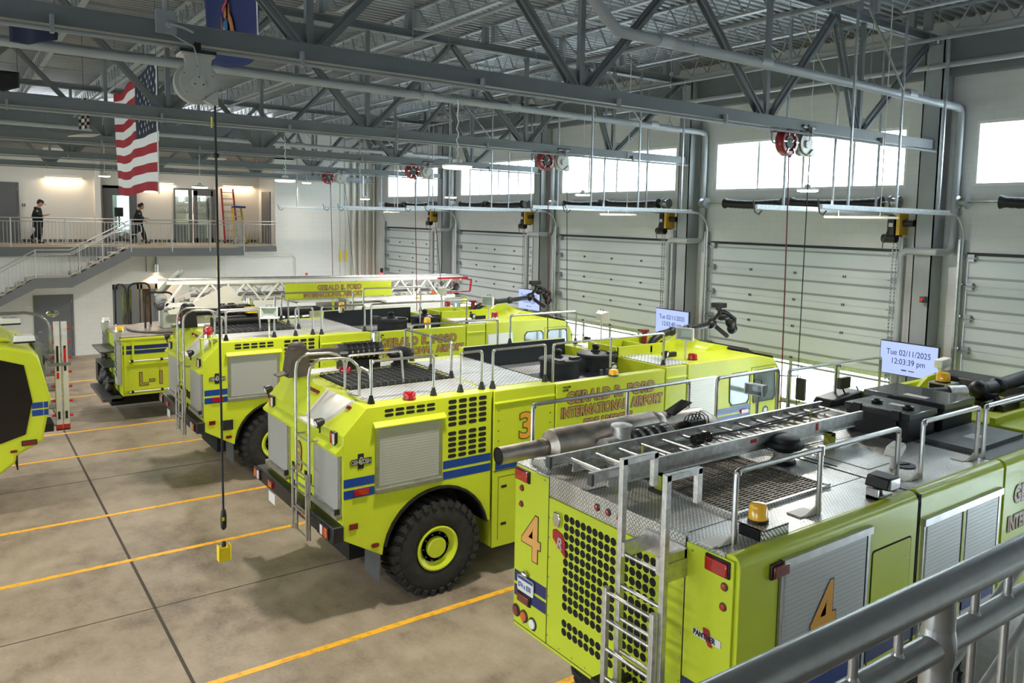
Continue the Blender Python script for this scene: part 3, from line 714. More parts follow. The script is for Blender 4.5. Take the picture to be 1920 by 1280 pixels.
def window_side(p,poly,y,s,name='side_window',gm='cab_glass'):
    xs=[q[0] for q in poly];zs=[q[1] for q in poly];cx=sum(xs)/len(xs);cz=sum(zs)/len(zs)
    big=[(cx+(a-cx)*1.0,cz+(c-cz)*1.0) for a,c in poly];sm=[(cx+(a-cx)*.93,cz+(c-cz)*.94) for a,c in poly]
    b=B();A=b.pts([(a,y-s*.014,c) for a,c in big]);C=b.pts([(a,y-s*.014,c) for a,c in sm]);D=b.pts([(a,y,c) for a,c in big]);E=b.pts([(a,y+s*.01,c) for a,c in sm]);n=len(poly)
    for k in range(n):
        j=(k+1)%n;b.face([A[k],A[j],C[j],C[k]]);b.face([A[k],A[j],D[j],D[k]]);b.face([C[k],C[j],E[j],E[k]])
    o=obj(name,b,'black',p)
    b=B();i=b.pts([(a,y-s*.006,c) for a,c in sm]);b.face(i);obj('pane',b,gm,o)
    return o

# ------------------------------------------------------------------ airport crash tenders 3 and its twin (Striker-like)
YN,YFR=10.0,13.12
def arch_pts(cx,cz,r,z0,a0=None,n=14):
    # from right to left across the top (decreasing x)
    s=math.asin(max(-1,min(1,(z0-cz)/r)));P=[]
    for k in range(n+1):
        a=s+(pi-2*s)*k/n;P.append((cx+r*cos(a),cz+r*sin(a)))
    return P
def striker(ORG,num,label):
    T=thing('fire_truck',ORG,label,'fire truck')
    yn,yf=YN,YFR
    # rear module
    prof=[(4.13,1.17),(4.13,2.62),(4.47,2.98),(6.52,2.98),(6.52,.95)]+arch_pts(5.6,.78,.88,.95)+[(4.72,.82)]
    b=B();b.prism(prof,'y',yn,yf);body=obj('rear_body',b,'lime',T,bevel=.012)
    # fender lips and dark wheel housing
    for cx in (5.6,8.35,12.0):
        if cx==5.6: pass
    def arch(cx,cz,r,z0,nm='wheel_arch'):
        P=arch_pts(cx,cz,r,z0);Q=arch_pts(cx,cz,r-.03,z0)
        b=B();
        A=b.pts([(x,yn-.03,z) for x,z in P]);C=b.pts([(x,yn-.03,z) for x,z in Q]);D=b.pts([(x,yf+.03,z) for x,z in P]);E=b.pts([(x,yf+.03,z) for x,z in Q])
        for k in range(len(P)-1): b.face([A[k],A[k+1],C[k+1],C[k]]);b.face([C[k],C[k+1],E[k+1],E[k]]);b.face([A[k],A[k+1],D[k+1],D[k]])
        b.box(cx-r+.1,cx+r-.1,yn+.75,yf-.75,z0-.2,cz+r-.05)
        obj(nm,b,'black',T)
    arch(5.6,.78,.88,.95)
    # middle and front modules
    b=B();b.box(6.56,7.74,yn,yf,.48,2.97);obj('mid_body',b,'lime',T,bevel=.012)
    b=B();b.box(7.77,10.26,yn+.0,yn+.16,1.65,2.95);b.box(7.77,10.26,yf-.16,yf,1.65,3.12);b.box(7.77,10.26,yn+.16,yf-.16,1.65,2.70);b.box(7.77,9.0,yn+.01,yf-.01,1.2,1.65);obj('tank_body',b,'lime',T,bevel=.01)
    b=B();b.box(7.78,10.25,yf-.18,yf-.165,2.70,3.13);b.box(7.77,7.79,yn+.2,yf-.2,2.7,2.97);obj('well_lining',b,'tank_blue',T)
    b=B();b.box(10.29,10.83,yn,yf,.9,2.98);obj('front_body',b,'lime',T,bevel=.012)
    prof=[(10.86,.75),(10.86,2.99),(12.9,2.99),(13.42,2.88),(13.66,2.58),(13.72,1.7),(13.72,.75),(13.3,.6)]+[(12.95,.6)]+arch_pts(12.1,.78,.85,.6)[0:]+[(11.2,.6)]
    b=B();b.prism(prof,'y',yn,yf);cab=obj('cab',b,'lime',T,bevel=.03,seg=3)
    arch(12.1,.78,.87,.62)
    b=B();b.box(4.6,13.2,yn+.9,yf-.9,.45,1.2);b.box(13.6,13.95,yn+.1,yf-.1,.55,.9);obj('chassis',b,'matte_black',T)
    b=B();b.box(6.0,6.5,yn+.3,yn+.33,.4,1.0);
    for x in (5.6,8.3,12.1):
        for y,s in ((yn-.01,1),(yf+.01,-1)):
            if x==8.3 : continue
            wheel('wheel',T,x,y,.72,.72,.5,s)
    wheel('wheel',T,8.75,yn-.01,.72,.72,.5,1);wheel('wheel',T,8.75,yf+.01,.72,.72,.5,-1)
    # mud flap
    b=B();b.box(4.68,4.7,yn+.02,yn+.52,.42,.85);obj('mud_flap',b,'dark_grey',T)
    b=B();b.box(4.68,4.7,yf-.52,yf-.02,.42,.85);obj('mud_flap',b,'dark_grey',T)
    # bumper
    b=B();b.box(3.98,4.14,yn-.02,yf+.2,1.15,1.38);bp=obj('rear_bumper',b,'black',T,bevel=.015)
    for y,s in ((yn+.12,1),(yf-.0,-1)):
        b=B();b.box(3.955,3.98,y-.02,y+.28,1.18,1.35);l=obj('tail_lamp',b,'black',bp)
        for k,mm in enumerate(('orange_lens','red_lens','clear_lens')):
            q=y+.0+(k if s>0 else 2-k)*.085;b=B();b.box(3.945,3.957,q,q+.08,1.2,1.33);obj('lens',b,mm,l)
    for y in (yn+.95,yf-.65):
        b=B();b.box(3.95,3.98,y,y+.18,1.22,1.32);obj('marker_lamp',b,'red_lens',bp)
    b=B();b.box(3.97,3.975,yf-.75,yf-.45,.97,1.14);pl=obj('number_plate',b,'white_sticker',bp)
    # rear face: roller shutters, belt, centre panel
    for y0,y1 in ((yn+.03,yn+1.0),(yf-1.05,yf-.04)):
        b=B();b.box(4.10,4.13,y0,y1,1.5,2.36);fr=obj('rear_shutter_frame',b,'aluminium',T)
        b=B();b.box(4.09,4.10,y0+.05,y1-.05,1.56,2.34);obj('shutter',b,'shutter_silver',fr)
        b=B();b.box(4.05,4.10,y0,y1,1.46,1.53);obj('sill',b,'aluminium',fr)
        b=B();b.box(4.04,4.09,y0+.02,y0+.06,1.52,1.6);obj('latch',b,'black',fr)
    b=B();b.prism([(4.04,2.36),(4.03,2.40),(4.13,2.5),(4.14,2.36)],'y',yn-.005,yf+.005);obj('drip_ledge',b,'lime',T)
    b=B();
    for y in (yn+.98,yf-1.03): b.box(4.12,4.127,y-.004,y+.004,1.2,2.36)
    b.box(4.12,4.127,yn+1,yf-1.05,1.62,1.626)
    obj('panel_gap',b,'matte_black',T)
    b=B()
    for y in (yn+1.15,yn+1.33,yf-1.25):
        b.box(4.115,4.128,y,y+.08,1.3,1.5);b.box(4.115,4.128,y+.02,y+.1,1.64,1.78)
    obj('rear_socket',b,'matte_black',T)
    for y in (yn+.18,yf-.33):
        b=B();b.box(4.09,4.13,y,y+.16,2.46,2.64);l=obj('tail_lamp',b,'black',T)
        b=B();b.box(4.075,4.09,y+.01,y+.055,2.48,2.62);obj('lens',b,'clear_lens',l)
        b=B();b.box(4.075,4.09,y+.06,y+.15,2.48,2.62);obj('lens',b,'red_lens',l)
    # sloped roof edge features: aluminium chute, small lamps
    def sl(t): return (4.13+.34*t,2.62+.36*t)
    b=B();ya,yb=yn+.75,yn+1.35
    s0=sl(0);s1=sl(1)
    n_=V((-.727,0,.687))*.012
    b2=[(s0[0],ya,s0[1]),(s0[0],yb,s0[1]),(s1[0],yb-.0,s1[1]),(s1[0],ya-.35,s1[1])]
    i=b.pts([V(q)+n_ for q in b2]);b.face(i);b.beam(V(b2[0])+n_,V(b2[3])+n_,.02,.05);b.beam(V(b2[1])+n_,V(b2[2])+n_,.02,.05)
    b.box(4.0,4.2,ya,yb,2.60,2.63)
    obj('filler_chute',b,'cream_white' ,T,solid=.004)
    for y in (yn+.35,yn+1.55,yn+1.72,yn+1.89):
        b=B();b.beam(V((sl(.78)[0],y,sl(.78)[1]))+n_,V((sl(.78)[0],y+.11,sl(.78)[1]))+n_,.05,.025,up=(-.7,0,.7));obj('marker_lamp',b,'red_dark_lens',T)
    # ladder
    yl0,yl1=yn+.70,yn+1.22
    b=B()
    for y in (yl0,yl1): b.tube([(3.92,y,.98),(3.92,y,3.35),(3.94,y,3.46),(4.0,y,3.54),(4.1,y,3.58),(4.42,y,3.57),(4.55,y,3.53),(4.64,y,3.44),(4.67,y,3.3),(4.67,y,2.98)],.022,10)
    for y in (yl0,yl1):b.cyl((3.92,y,2.42),(4.14,y,2.42),.014,6);b.cyl((3.92,y,1.3),(4.0,y,1.3),.014,6)
    ld=obj('access_ladder',b,'pipe_aluminium',T)
    b=B()
    for z in (1.35,1.7,2.05,2.42): b.cyl((3.92,yl0,z),(3.92,yl1,z),.016,8)
    obj('rung',b,'pipe_aluminium',ld)
    b=B()
    for y in (yl0-.02,yl1+.02): b.cyl((3.87,y,1.0),(3.87,y,1.95),.018,8)
    for z in (1.05,1.35,1.65,1.93): b.cyl((3.87,yl0-.02,z),(3.87,yl1+.02,z),.014,8)
    obj('lower_step',b,'pipe_aluminium',ld)
    # small rear work lights
    spot(T,4.02,yn+.55,2.72,pi,tilt=-.3);spot(T,4.02,yf-.35,2.78,pi,tilt=-.3)
    # side, near: roller door, slots, stripes
    for y,s in ((yn,1),(yf,-1)):
        yo=y-s*.012
        def bx(b,x0,x1,z0,z1,d=.012): b.box(x0,x1,min(y,y-s*d),max(y,y-s*d),z0,z1)
        b=B();bx(b,4.60,5.66,1.78,2.70);fr=obj('side_shutter_frame',b,'aluminium',T)
        b=B();bx(b,4.66,5.60,1.84,2.68,.018);obj('shutter',b,'shutter_silver',fr)
        b=B();bx(b,4.60,5.66,1.74,1.80,.05);obj('sill',b,'aluminium',fr)
        b=B();b.prism([(y-s*.0,2.76),(y-s*.07,2.70),(y-s*.07,2.685),(y,2.70)],'x',4.57,5.70);obj('drip_ledge',b,'lime',fr)
        b=B()
        for i in range(5):
            for k in range(2): capsule(b,4.81+i*.165,2.90-k*.065-(0),.135,.042,min(y-s*.004,y+s*.02),max(y-s*.004,y+s*.02))
        obj('vent_slots',b,'matte_black',T)
        b=B()
        for i in range(4):
            for k in range(5): capsule(b,5.83+i*.175,2.90-k*.085,.14,.058,min(y-s*.004,y+s*.02),max(y-s*.004,y+s*.02))
        obj('vent_grille',b,'matte_black',T);b=B()
        for i in range(4):
            for k in range(5): capsule(b,5.83+i*.175,2.42-k*.085,.14,.058,min(y-s*.004,y+s*.02),max(y-s*.004,y+s*.02))
        obj('vent_grille',b,'matte_black',T)
        for x0,x1,dz in ((4.14,4.59,0),(5.68,6.51,0),(10.3,10.84,-.0),(11.68,12.72,0),(6.6,7.72,-.02)):
            b=B();bx(b,x0,x1,1.90+dz,2.02+dz,.004);bx(b,x0,x1,1.74+dz,1.86+dz,.004);obj('blue_stripe',b,'blue',T)
        b=B();bx(b,6.57,7.73,1.70,1.712,.006);bx(b,6.535,6.545,.5,2.97,.0);bx(b,7.45,7.46,.5,1.7,.004);bx(b,6.66,6.665,.6,1.6,.004);bx(b,6.66,7.4,1.6,1.606,.004)
        bx(b,12.70,12.71,.9,2.75,.004);bx(b,13.52,13.53,.9,2.75,.004);bx(b,12.70,13.53,2.745,2.752,.004)
        obj('panel_gap',b,'matte_black',T)
        b=B()
        for x0,x1 in ((6.57,7.73),(10.3,10.82)): b.prism([(y,2.80),(y-s*.03,2.78),(y-s*.03,2.765),(y,2.77)],'x',x0,x1)
        obj('panel_lip',b,'lime',T)
        b=B()
        for x in (6.65,7.65):
            for k in range(6):bx(b,x-.008,x+.008,1.85+k*.16,1.866+k*.16,.006)
        for z in (.82,1.42): bx(b,6.72,6.82,z,z+.04,.006)
        obj('latch',b,'black',T)
        b=B();bx(b,4.29,4.50,1.77,1.85,.03);obj('side_marker',b,'red_lens',T)
        b=B();bx(b,4.22,4.34,1.3,1.38,.02);capsule(b,4.95-.35,1.0,.12,.06,min(y,y-s*.02),max(y,y-s*.02));obj('side_marker',b,'red_dark_lens',T)
        # cab side
        b=B();bx(b,10.90,11.66,1.55,2.70);fr=obj('cab_shutter_frame',b,'aluminium',T);b=B();bx(b,10.93,11.60,1.6,2.68,.018);obj('shutter',b,'shutter_white',fr)
        window_side(T,[(12.06,2.12),(12.14,2.04),(12.60,2.04),(12.66,2.12),(12.66,2.62),(12.58,2.69),(12.12,2.69),(12.04,2.60)],y,s)
        window_side(T,[(12.80,2.02),(13.42,2.02),(13.5,2.1),(13.46,2.62),(13.40,2.69),(12.84,2.69),(12.78,2.62),(12.78,2.06)],y,s)
        b=B();bx(b,12.42,12.62,1.86,1.93,.03);obj('side_marker',b,'red_lens',T)
        b=B();b.lathe((13.2,y-s*.003,1.82),[(.10,0),(.10,.003),(0,.003)],8,(0,-s,0));em=obj('department_badge',b,'ink',T);
        b=B();b.lathe((13.2,y-s*.006,1.82),[(.06,0),(.06,.002),(0,.002)],16,(0,-s,0));obj('badge_centre',b,'silver_letter',em)
        # mirror
        b=B();b.tube([(13.6,y,2.5),(13.95,y-s*.28,2.5),(13.95,y-s*.28,1.95),(13.62,y,1.95)],.014,6);mr=obj('mirror_arm',b,'black',T)
        b=B();b.box(13.9,13.98,min(y-s*.2,y-s*.42),max(y-s*.2,y-s*.42),2.0,2.46);obj('mirror',b,'black',mr,bevel=.02)
    # lettering on the near side
    fr=(1,0,0);up=(0,0,1)
    text('badge','OSHKOSH',.085,(4.24,yn-.008,2.21),fr,up,'silver_letter',T,.78,.012,.002,outline='black',ow=.012,space=.95)
    b=B();b.box(4.345,4.43,yn-.008,yn,2.14,2.35);bd=obj('badge_plate',b,'black',T);text('badge_letter','O',.15,(4.36,yn-.014,2.2),fr,up,'silver_letter',T,.5,.006,.002)
    text('number',num,.56,(7.02,yn-.006,2.17),fr,up,'orange_paint',T,1.10,.006,.012,outline='ink',ow=.013) if num=='3' else None
    text('airport_name','GERALD R. FORD',.265,(7.98,yn-.006,2.60),fr,up,'tan_letter',T,.92,.006,.007,outline='ink',ow=.010,space=1.08)
    text('airport_name','INTERNATIONAL  AIRPORT',.225,(7.87,yn-.006,2.375),fr,up,'tan_letter',T,.80,.006,.009,outline='ink',ow=.009,space=1.05)
    text('airport_name','FIRE / RESCUE',.225,(8.36,yn-.006,2.13),fr,up,'tan_letter',T,.80,.006,.009,outline='ink',ow=.009,space=1.0)
    text('level_mark','WATER\nLEVEL',.05,(7.9,yn-.004,2.86),fr,up,'ink',T,1,.003,.001)
    # centre number on rear
    text('number',num,.62,(4.118,yn+1.78,1.72),(0,-1,0),up,'tan_letter',T,.8,.006,.012,outline='ink',ow=.013)
    # deck
    b=B();b.box(4.5,6.5,yn+.02,yn+.46,2.98,2.982);
    b=B();b.box(4.62,6.5,yn+.30,yn+1.12,2.981,2.987);b.box(4.62,6.5,yf-.5,yf-.1,2.981,2.987);b.box(6.58,7.72,yn+.3,yn+1.4,2.971,2.978);b.box(6.58,7.72,yn+1.43,yf-.35,2.971,2.978);obj('walkway_plate',b,'dot_plate',T)
    b=B();b.box(7.85,10.2,yn+.2,yf-.22,2.705,2.71);b.box(10.4,10.8,yn+.5,yf-.5,2.985,2.99);obj('walkway_plate',b,'dot_plate',T)
    b=B();b.box(8.2,10.1,yn+.75,yn+1.9,2.711,2.715);obj('tank_base_plate',b,'tank_blue',T)
    b=B()
    for x in (4.66,5.55,6.45,6.62,7.68):
        for k in range(12): b.box(x-.006,x+.006,yn+.34+k*.2,yn+.352+k*.2,2.985,2.992)
    obj('deck_bolt',b,'dark_grey',T)
    # engine screen with wire guard
    b=B();b.box(4.72,6.46,yn+1.16,yn+2.4,2.981,3.0);sc=obj('engine_screen',b,'matte_black',T)
    b=B();z=3.045
    for k in range(15): x=4.74+k*.122;b.tube([(x,yn+1.15,2.99),(x,yn+1.17,z),(x,yn+2.36,z),(x,yn+2.4,2.99)],.007,5)
    for k in range(9): y=yn+1.2+k*.145;b.cyl((4.72,y,z),(6.48,y,z),.006,5)
    obj('wire_guard',b,'dark_grey',sc)
    # exhaust muffler across the far side
    b=B();b.cyl((5.15,yf-.38,3.28),(5.95,yf-.38,3.28),.15,22);mu=obj('muffler',b,'chrome',T)
    b=B();
    for k in range(6): x=5.3+k*.1;b.cyl((x,yf-.38,3.28),(x+.065,yf-.38,3.28),.158,22)
    obj('heat_shield',b,'black',mu)
    b=B()
    for k in range(9): a=2*pi*k/9;b.cyl((5.25,yf-.38+.165*cos(a),3.28+.165*sin(a)),(5.9,yf-.38+.165*cos(a),3.28+.165*sin(a)),.006,5)
    obj('shield_wire',b,'black',mu)
    b=B();b.cyl((5.86,yf-.38,3.35),(5.86,yf-.38,3.58),.085,16);obj('stack',b,'chrome',mu)
    b=B();b.box(5.2,5.9,yf-.5,yf-.26,2.98,3.14);obj('muffler_bracket',b,'black',mu)
    b=B();b.tube([(5.15,yf-.38,3.28),(4.9,yf-.4,3.3),(4.65,yf-.45,3.3),(4.45,yf-.48,3.3)],.09,12);b.prism([(4.25,2.98),(4.62,2.98),(4.58,3.42),(4.32,3.42)],'y',yf-.62,yf-.3);b.lathe((4.45,yf-.46,3.42),[(.15,0),(.15,.05),(.1,.1),(0,.12)],16);b.prism([(4.1,3.0),(4.3,3.06),(4.3,3.08),(4.1,3.02)],'y',yf-.6,yf-.35);obj('exhaust_outlet',b,'exhaust_dark' if num=='3' else 'black',T)
    # engine air intake mushroom
    b=B();b.lathe((6.18,yf-.72,2.98),[(.17,0),(.17,.08),(.13,.1),(.13,.16),(.21,.2),(.235,.24),(.235,.28),(.2,.30),(.2,.33),(.1,.37),(0,.38)],26);obj('air_intake',b,'spring_black',T)
    # guard rails
    zt=3.58
    hoop(T,[(4.63,yn+.2,2.98),(4.63,yn+.2,zt),(5.62,yn+.2,zt),(5.62,yn+.2,2.98)]);post(T,4.63,yn+.2,2.98,.6,None)
    hoop(T,[(6.08,yn+.2,2.98),(6.08,yn+.2,zt),(6.46,yn+.2,zt),(6.46,yn+.2,2.98)])
    hoop(T,[(6.66,yn+.2,2.97),(6.66,yn+.2,zt),(7.68,yn+.2,zt),(7.68,yn+.2,2.97)])
    hoop(T,[(7.84,yn+.2,2.72),(7.84,yn+.2,zt),(10.4,yn+.2,zt),(10.4,yn+.2,2.97)]);post(T,9.1,yn+.2,2.95,.62,None)
    hoop(T,[(6.5,yn+1.2,2.98),(6.5,yn+1.2,zt),(6.5,yf-.25,zt),(6.5,yf-.25,2.98)]);post(T,6.5,yn+1.9,2.98,.6,None)
    hoop(T,[(6.7,yf-.12,2.97),(6.7,yf-.12,zt+.05),(8.6,yf-.1,zt+.05),(8.6,yf-.1,3.0)]);hoop(T,[(8.9,yf-.1,3.1),(8.9,yf-.1,zt+.1),(10.6,yf-.1,zt+.1),(10.6,yf-.1,2.98)])
    hoop(T,[(4.67,yn+.70,3.3),(4.67,yn+.66,3.42),(4.63,yn+.24,3.42),(4.63,yn+.2,3.3)],feet=False);hoop(T,[(4.67,yn+1.22,3.30),(4.72,yn+1.22,3.5),(5.6,yn+1.22,3.5),(5.64,yn+1.22,3.0)],feet=False)
    # foam tanks
    for cx,cy in ((9.0,yn+1.5),(10.02,yn+1.62)):
        b=B();b.lathe((cx,cy,2.71),[(.37,0),(.37,.27),(.40,.275),(.40,.325),(.385,.335),(0,.355)],36);tk=obj('tank_hatch',b,'tank_blue',T)
        b=B();b.lathe((cx-.02,cy+.03,3.06),[(.10,0),(.10,.03),(.06,.05),(.075,.12),(.05,.15),(0,.16)],14);b.box(cx+.05,cx+.25,cy-.3,cy-.2,3.04,3.09);obj('vent_cap',b,'black',tk)
    b=B();b.cyl((9.55,yn+.95,2.71),(9.55,yn+.95,2.86),.03,8);b.cyl((9.7,yn+.95,2.71),(9.7,yn+.95,2.86),.03,8);obj('filler_neck',b,'dark_grey',T)
    # channel walls behind the cab and roof
    b=B();b.box(10.3,12.6,yf-.95,yf-.9,2.97,3.16);b.box(10.3,11.9,yn+1.35,yn+1.4,2.97,3.16);b.box(10.28,10.33,yn+1.35,yf-.9,2.97,3.16);b.box(11.2,11.25,yn+1.35,yf-.9,2.97,3.12);obj('roof_channel',b,'lime',T)
    b=B();b.box(10.5,12.9,yf-.86,yf-.25,2.99,3.0);b.box(10.35,11.0,yn+.1,yn+1.3,2.985,2.992);obj('walkway_plate',b,'dot_plate',T)
    b=B();b.prism([(12.0,2.985),(12.3,3.2),(12.6,3.22),(13.35,2.93),(13.3,2.88)],'y',yn+1.75,yn+1.85);b.prism([(12.3,2.985),(12.6,3.12),(13.2,3.0),(13.3,2.9)],'y',yn+.9,yn+2.6);obj('windscreen_cowl',b,'lime',T)
    b=B();b.box(12.3,13.3,yf-1.0,yf-.15,3.0,3.03);b.prism([(13.0,3.0),(13.62,2.78),(13.66,2.82),(13.1,3.05)],'y',yn+.5,yf-.4);obj('windscreen_shade',b,'black',T)
    b=B();b.prism([(13.45,2.9),(13.67,2.60),(13.70,2.61),(13.49,2.91)],'y',yn+.1,yf-.1);b.box(13.72,13.74,yn+.1,yf-.1,1.85,2.55);obj('windscreen',b,'dark_glass',T)
    # roof turret (monitor)
    ym=yn+1.75
    b=B();b.tube([(11.55,ym,3.0),(11.65,ym,3.15),(11.85,ym,3.25),(12.2,ym,3.3),(12.9,ym+.02,3.33),(13.4,ym+.05,3.36)],[.08,.085,.085,.07,.065,.065],12);b.lathe((11.6,ym,2.99),[(.16,0),(.16,.06),(.1,.1),(0,.1)],16);b.ell((12.2,ym,3.3),.13,.1,.1);b.ell((12.75,ym,3.32),.12,.1,.1)
    tm=obj('roof_turret',b,'black',T)
    b=B();b.ell((13.5,ym+.05,3.38),.14,.13,.12);b.tube([(13.5,ym+.05,3.4),(13.6,ym-.1,3.62),(13.55,ym-.12,3.8)],.05,8);b.box(13.4,13.66,ym-.25,ym-.02,3.76,3.86);b.box(13.35,13.45,ym-.28,ym-.2,3.72,3.84)
    b.ell((13.8,ym-.05,3.55),.2,.15,.12);b.ell((13.98,ym-.1,3.42),.13,.12,.15);b.ell((14.05,ym-.1,3.25),.12,.12,.13);b.tube([(13.55,ym,3.35),(13.75,ym-.05,3.2),(13.95,ym-.05,3.08)],.05,8)
    for k in range(5): b.tube([(13.5+.05*k,ym-.15,3.7),(13.8+.04*k,ym-.22,3.62-.03*k),(14.05,ym-.2,3.5-.03*k),(14.1,ym-.15,3.25)],.014,5)
    obj('turret_nozzle',b,'black',tm)
    b=B();b.cyl((11.75,ym+.35,3.0),(11.75,ym+.35,3.28),.06,10);b.lathe((11.75,ym+.35,3.28),[(.1,0),(.1,.05),(0,.05)],12);obj('roof_valve',b,'red_reel',T)
    # floodlight masts
    floodlight(T,11.15,yn+.35,3.5,0,.36,.24,.16,'cream_white',yaw=pi*1.1,pole=.42)
    floodlight(T,11.15,yf-.3,3.55,0,.36,.24,.16,'cream_white',yaw=-.1,pole=.42)
    # beacons
    if num=='3':
        beacon(T,5.2,yn+.15,2.98,.09,.09,'red_lens','red_dark_lens',bh=.03);beacon(T,5.15,yf-.75,2.98,.1,.1,'red_lens','red_dark_lens',bh=.03)
        beacon(T,11.3,yn+.3,2.99,.09,.09,'red_lens','red_dark_lens',bh=.03)
        beacon(T,9.05,yn+.05,2.95,.085,.09,'amber_lens','dark_grey',bh=.03)
    else:
        b=B();b.box(4.48,4.68,yn-.05,yn,1.16,1.36);obj('side_box',b,'black',T)
        for y in (yn+.3,yf-.4):
            b=B()
            for yy2 in (y-.1,y+.1): b.beam((4.35,yy2,2.5 if False else 2.86),(4.35,yy2,3.04),.025,.025);b.beam((4.18,yy2,2.72),(4.18,yy2,3.04),.025,.025)
            b.box(4.15,4.5,y-.12,y+.12,3.03,3.05);obj('beacon_bracket',b,'lime',T);beacon(T,4.3,y,3.05,.09,.16,'red_lens',bh=.07)
        beacon(T,9.25,yn+.12,2.95,.085,.14,'amber_lens',bh=.12);beacon(T,8.2,yf-.3,3.1,.075,.15,'amber_lens',bh=.12);beacon(T,11.3,yn+.3,2.99,.085,.13,'red_lens',bh=.1);beacon(T,11.4,yf-.2,3.0,.085,.15,'red_lens',bh=.1)
        floodlight(T,5.5,yn+.16,3.52,0,.36,.25,.16,'cream_white',yaw=-pi*.62,pole=.42)
        b=B();b.cyl((4.85,yf-.9,3.12),(6.3,yf-.9,3.12),.12,16);b.box(5.0,6.3,yf-1.1,yf-.5,2.99,3.06);b.cyl((5.6,yf-.55,3.1),(5.6,yf-.55,3.42),.11,14);b.ell((6.15,yf-.6,3.2),.2,.2,.17);obj('engine_piping',b,'black',T)
        b=B();b.box(5.6,5.85,yf-1.1,yf-.8,3.3,3.42);obj('yellow_fitting',b,'yellow_plastic',T)
    spot(T,9.3,yn+.35,3.05,-pi/2-.3,tilt=-.2);spot(T,10.75,yn+.5,3.12,-pi/2+.4,tilt=-.1)
    b=B();b.box(11.0,11.3,yn+.72,yn+.8,2.99,3.08);b.box(7.98,8.1,yn+.22,yn+.5,3.22,3.28);obj('small_box',b,'black',T)
    return T
simple('exhaust_dark',(.10,.08,.065),.55,.3,.3,5);shutter('shutter_white',(.74,.76,.78),.05,.1)
T3=striker((8.9,11.56,0),'3','lime yellow airport fire truck numbered 3 with round black tank hatches, in full side view')
T2=striker((8.9,11.56,0),'2','lime yellow fire truck with two red dome beacons at its rear, behind truck 3')
T2.location=(8.9-.17,11.56+6.7,0)
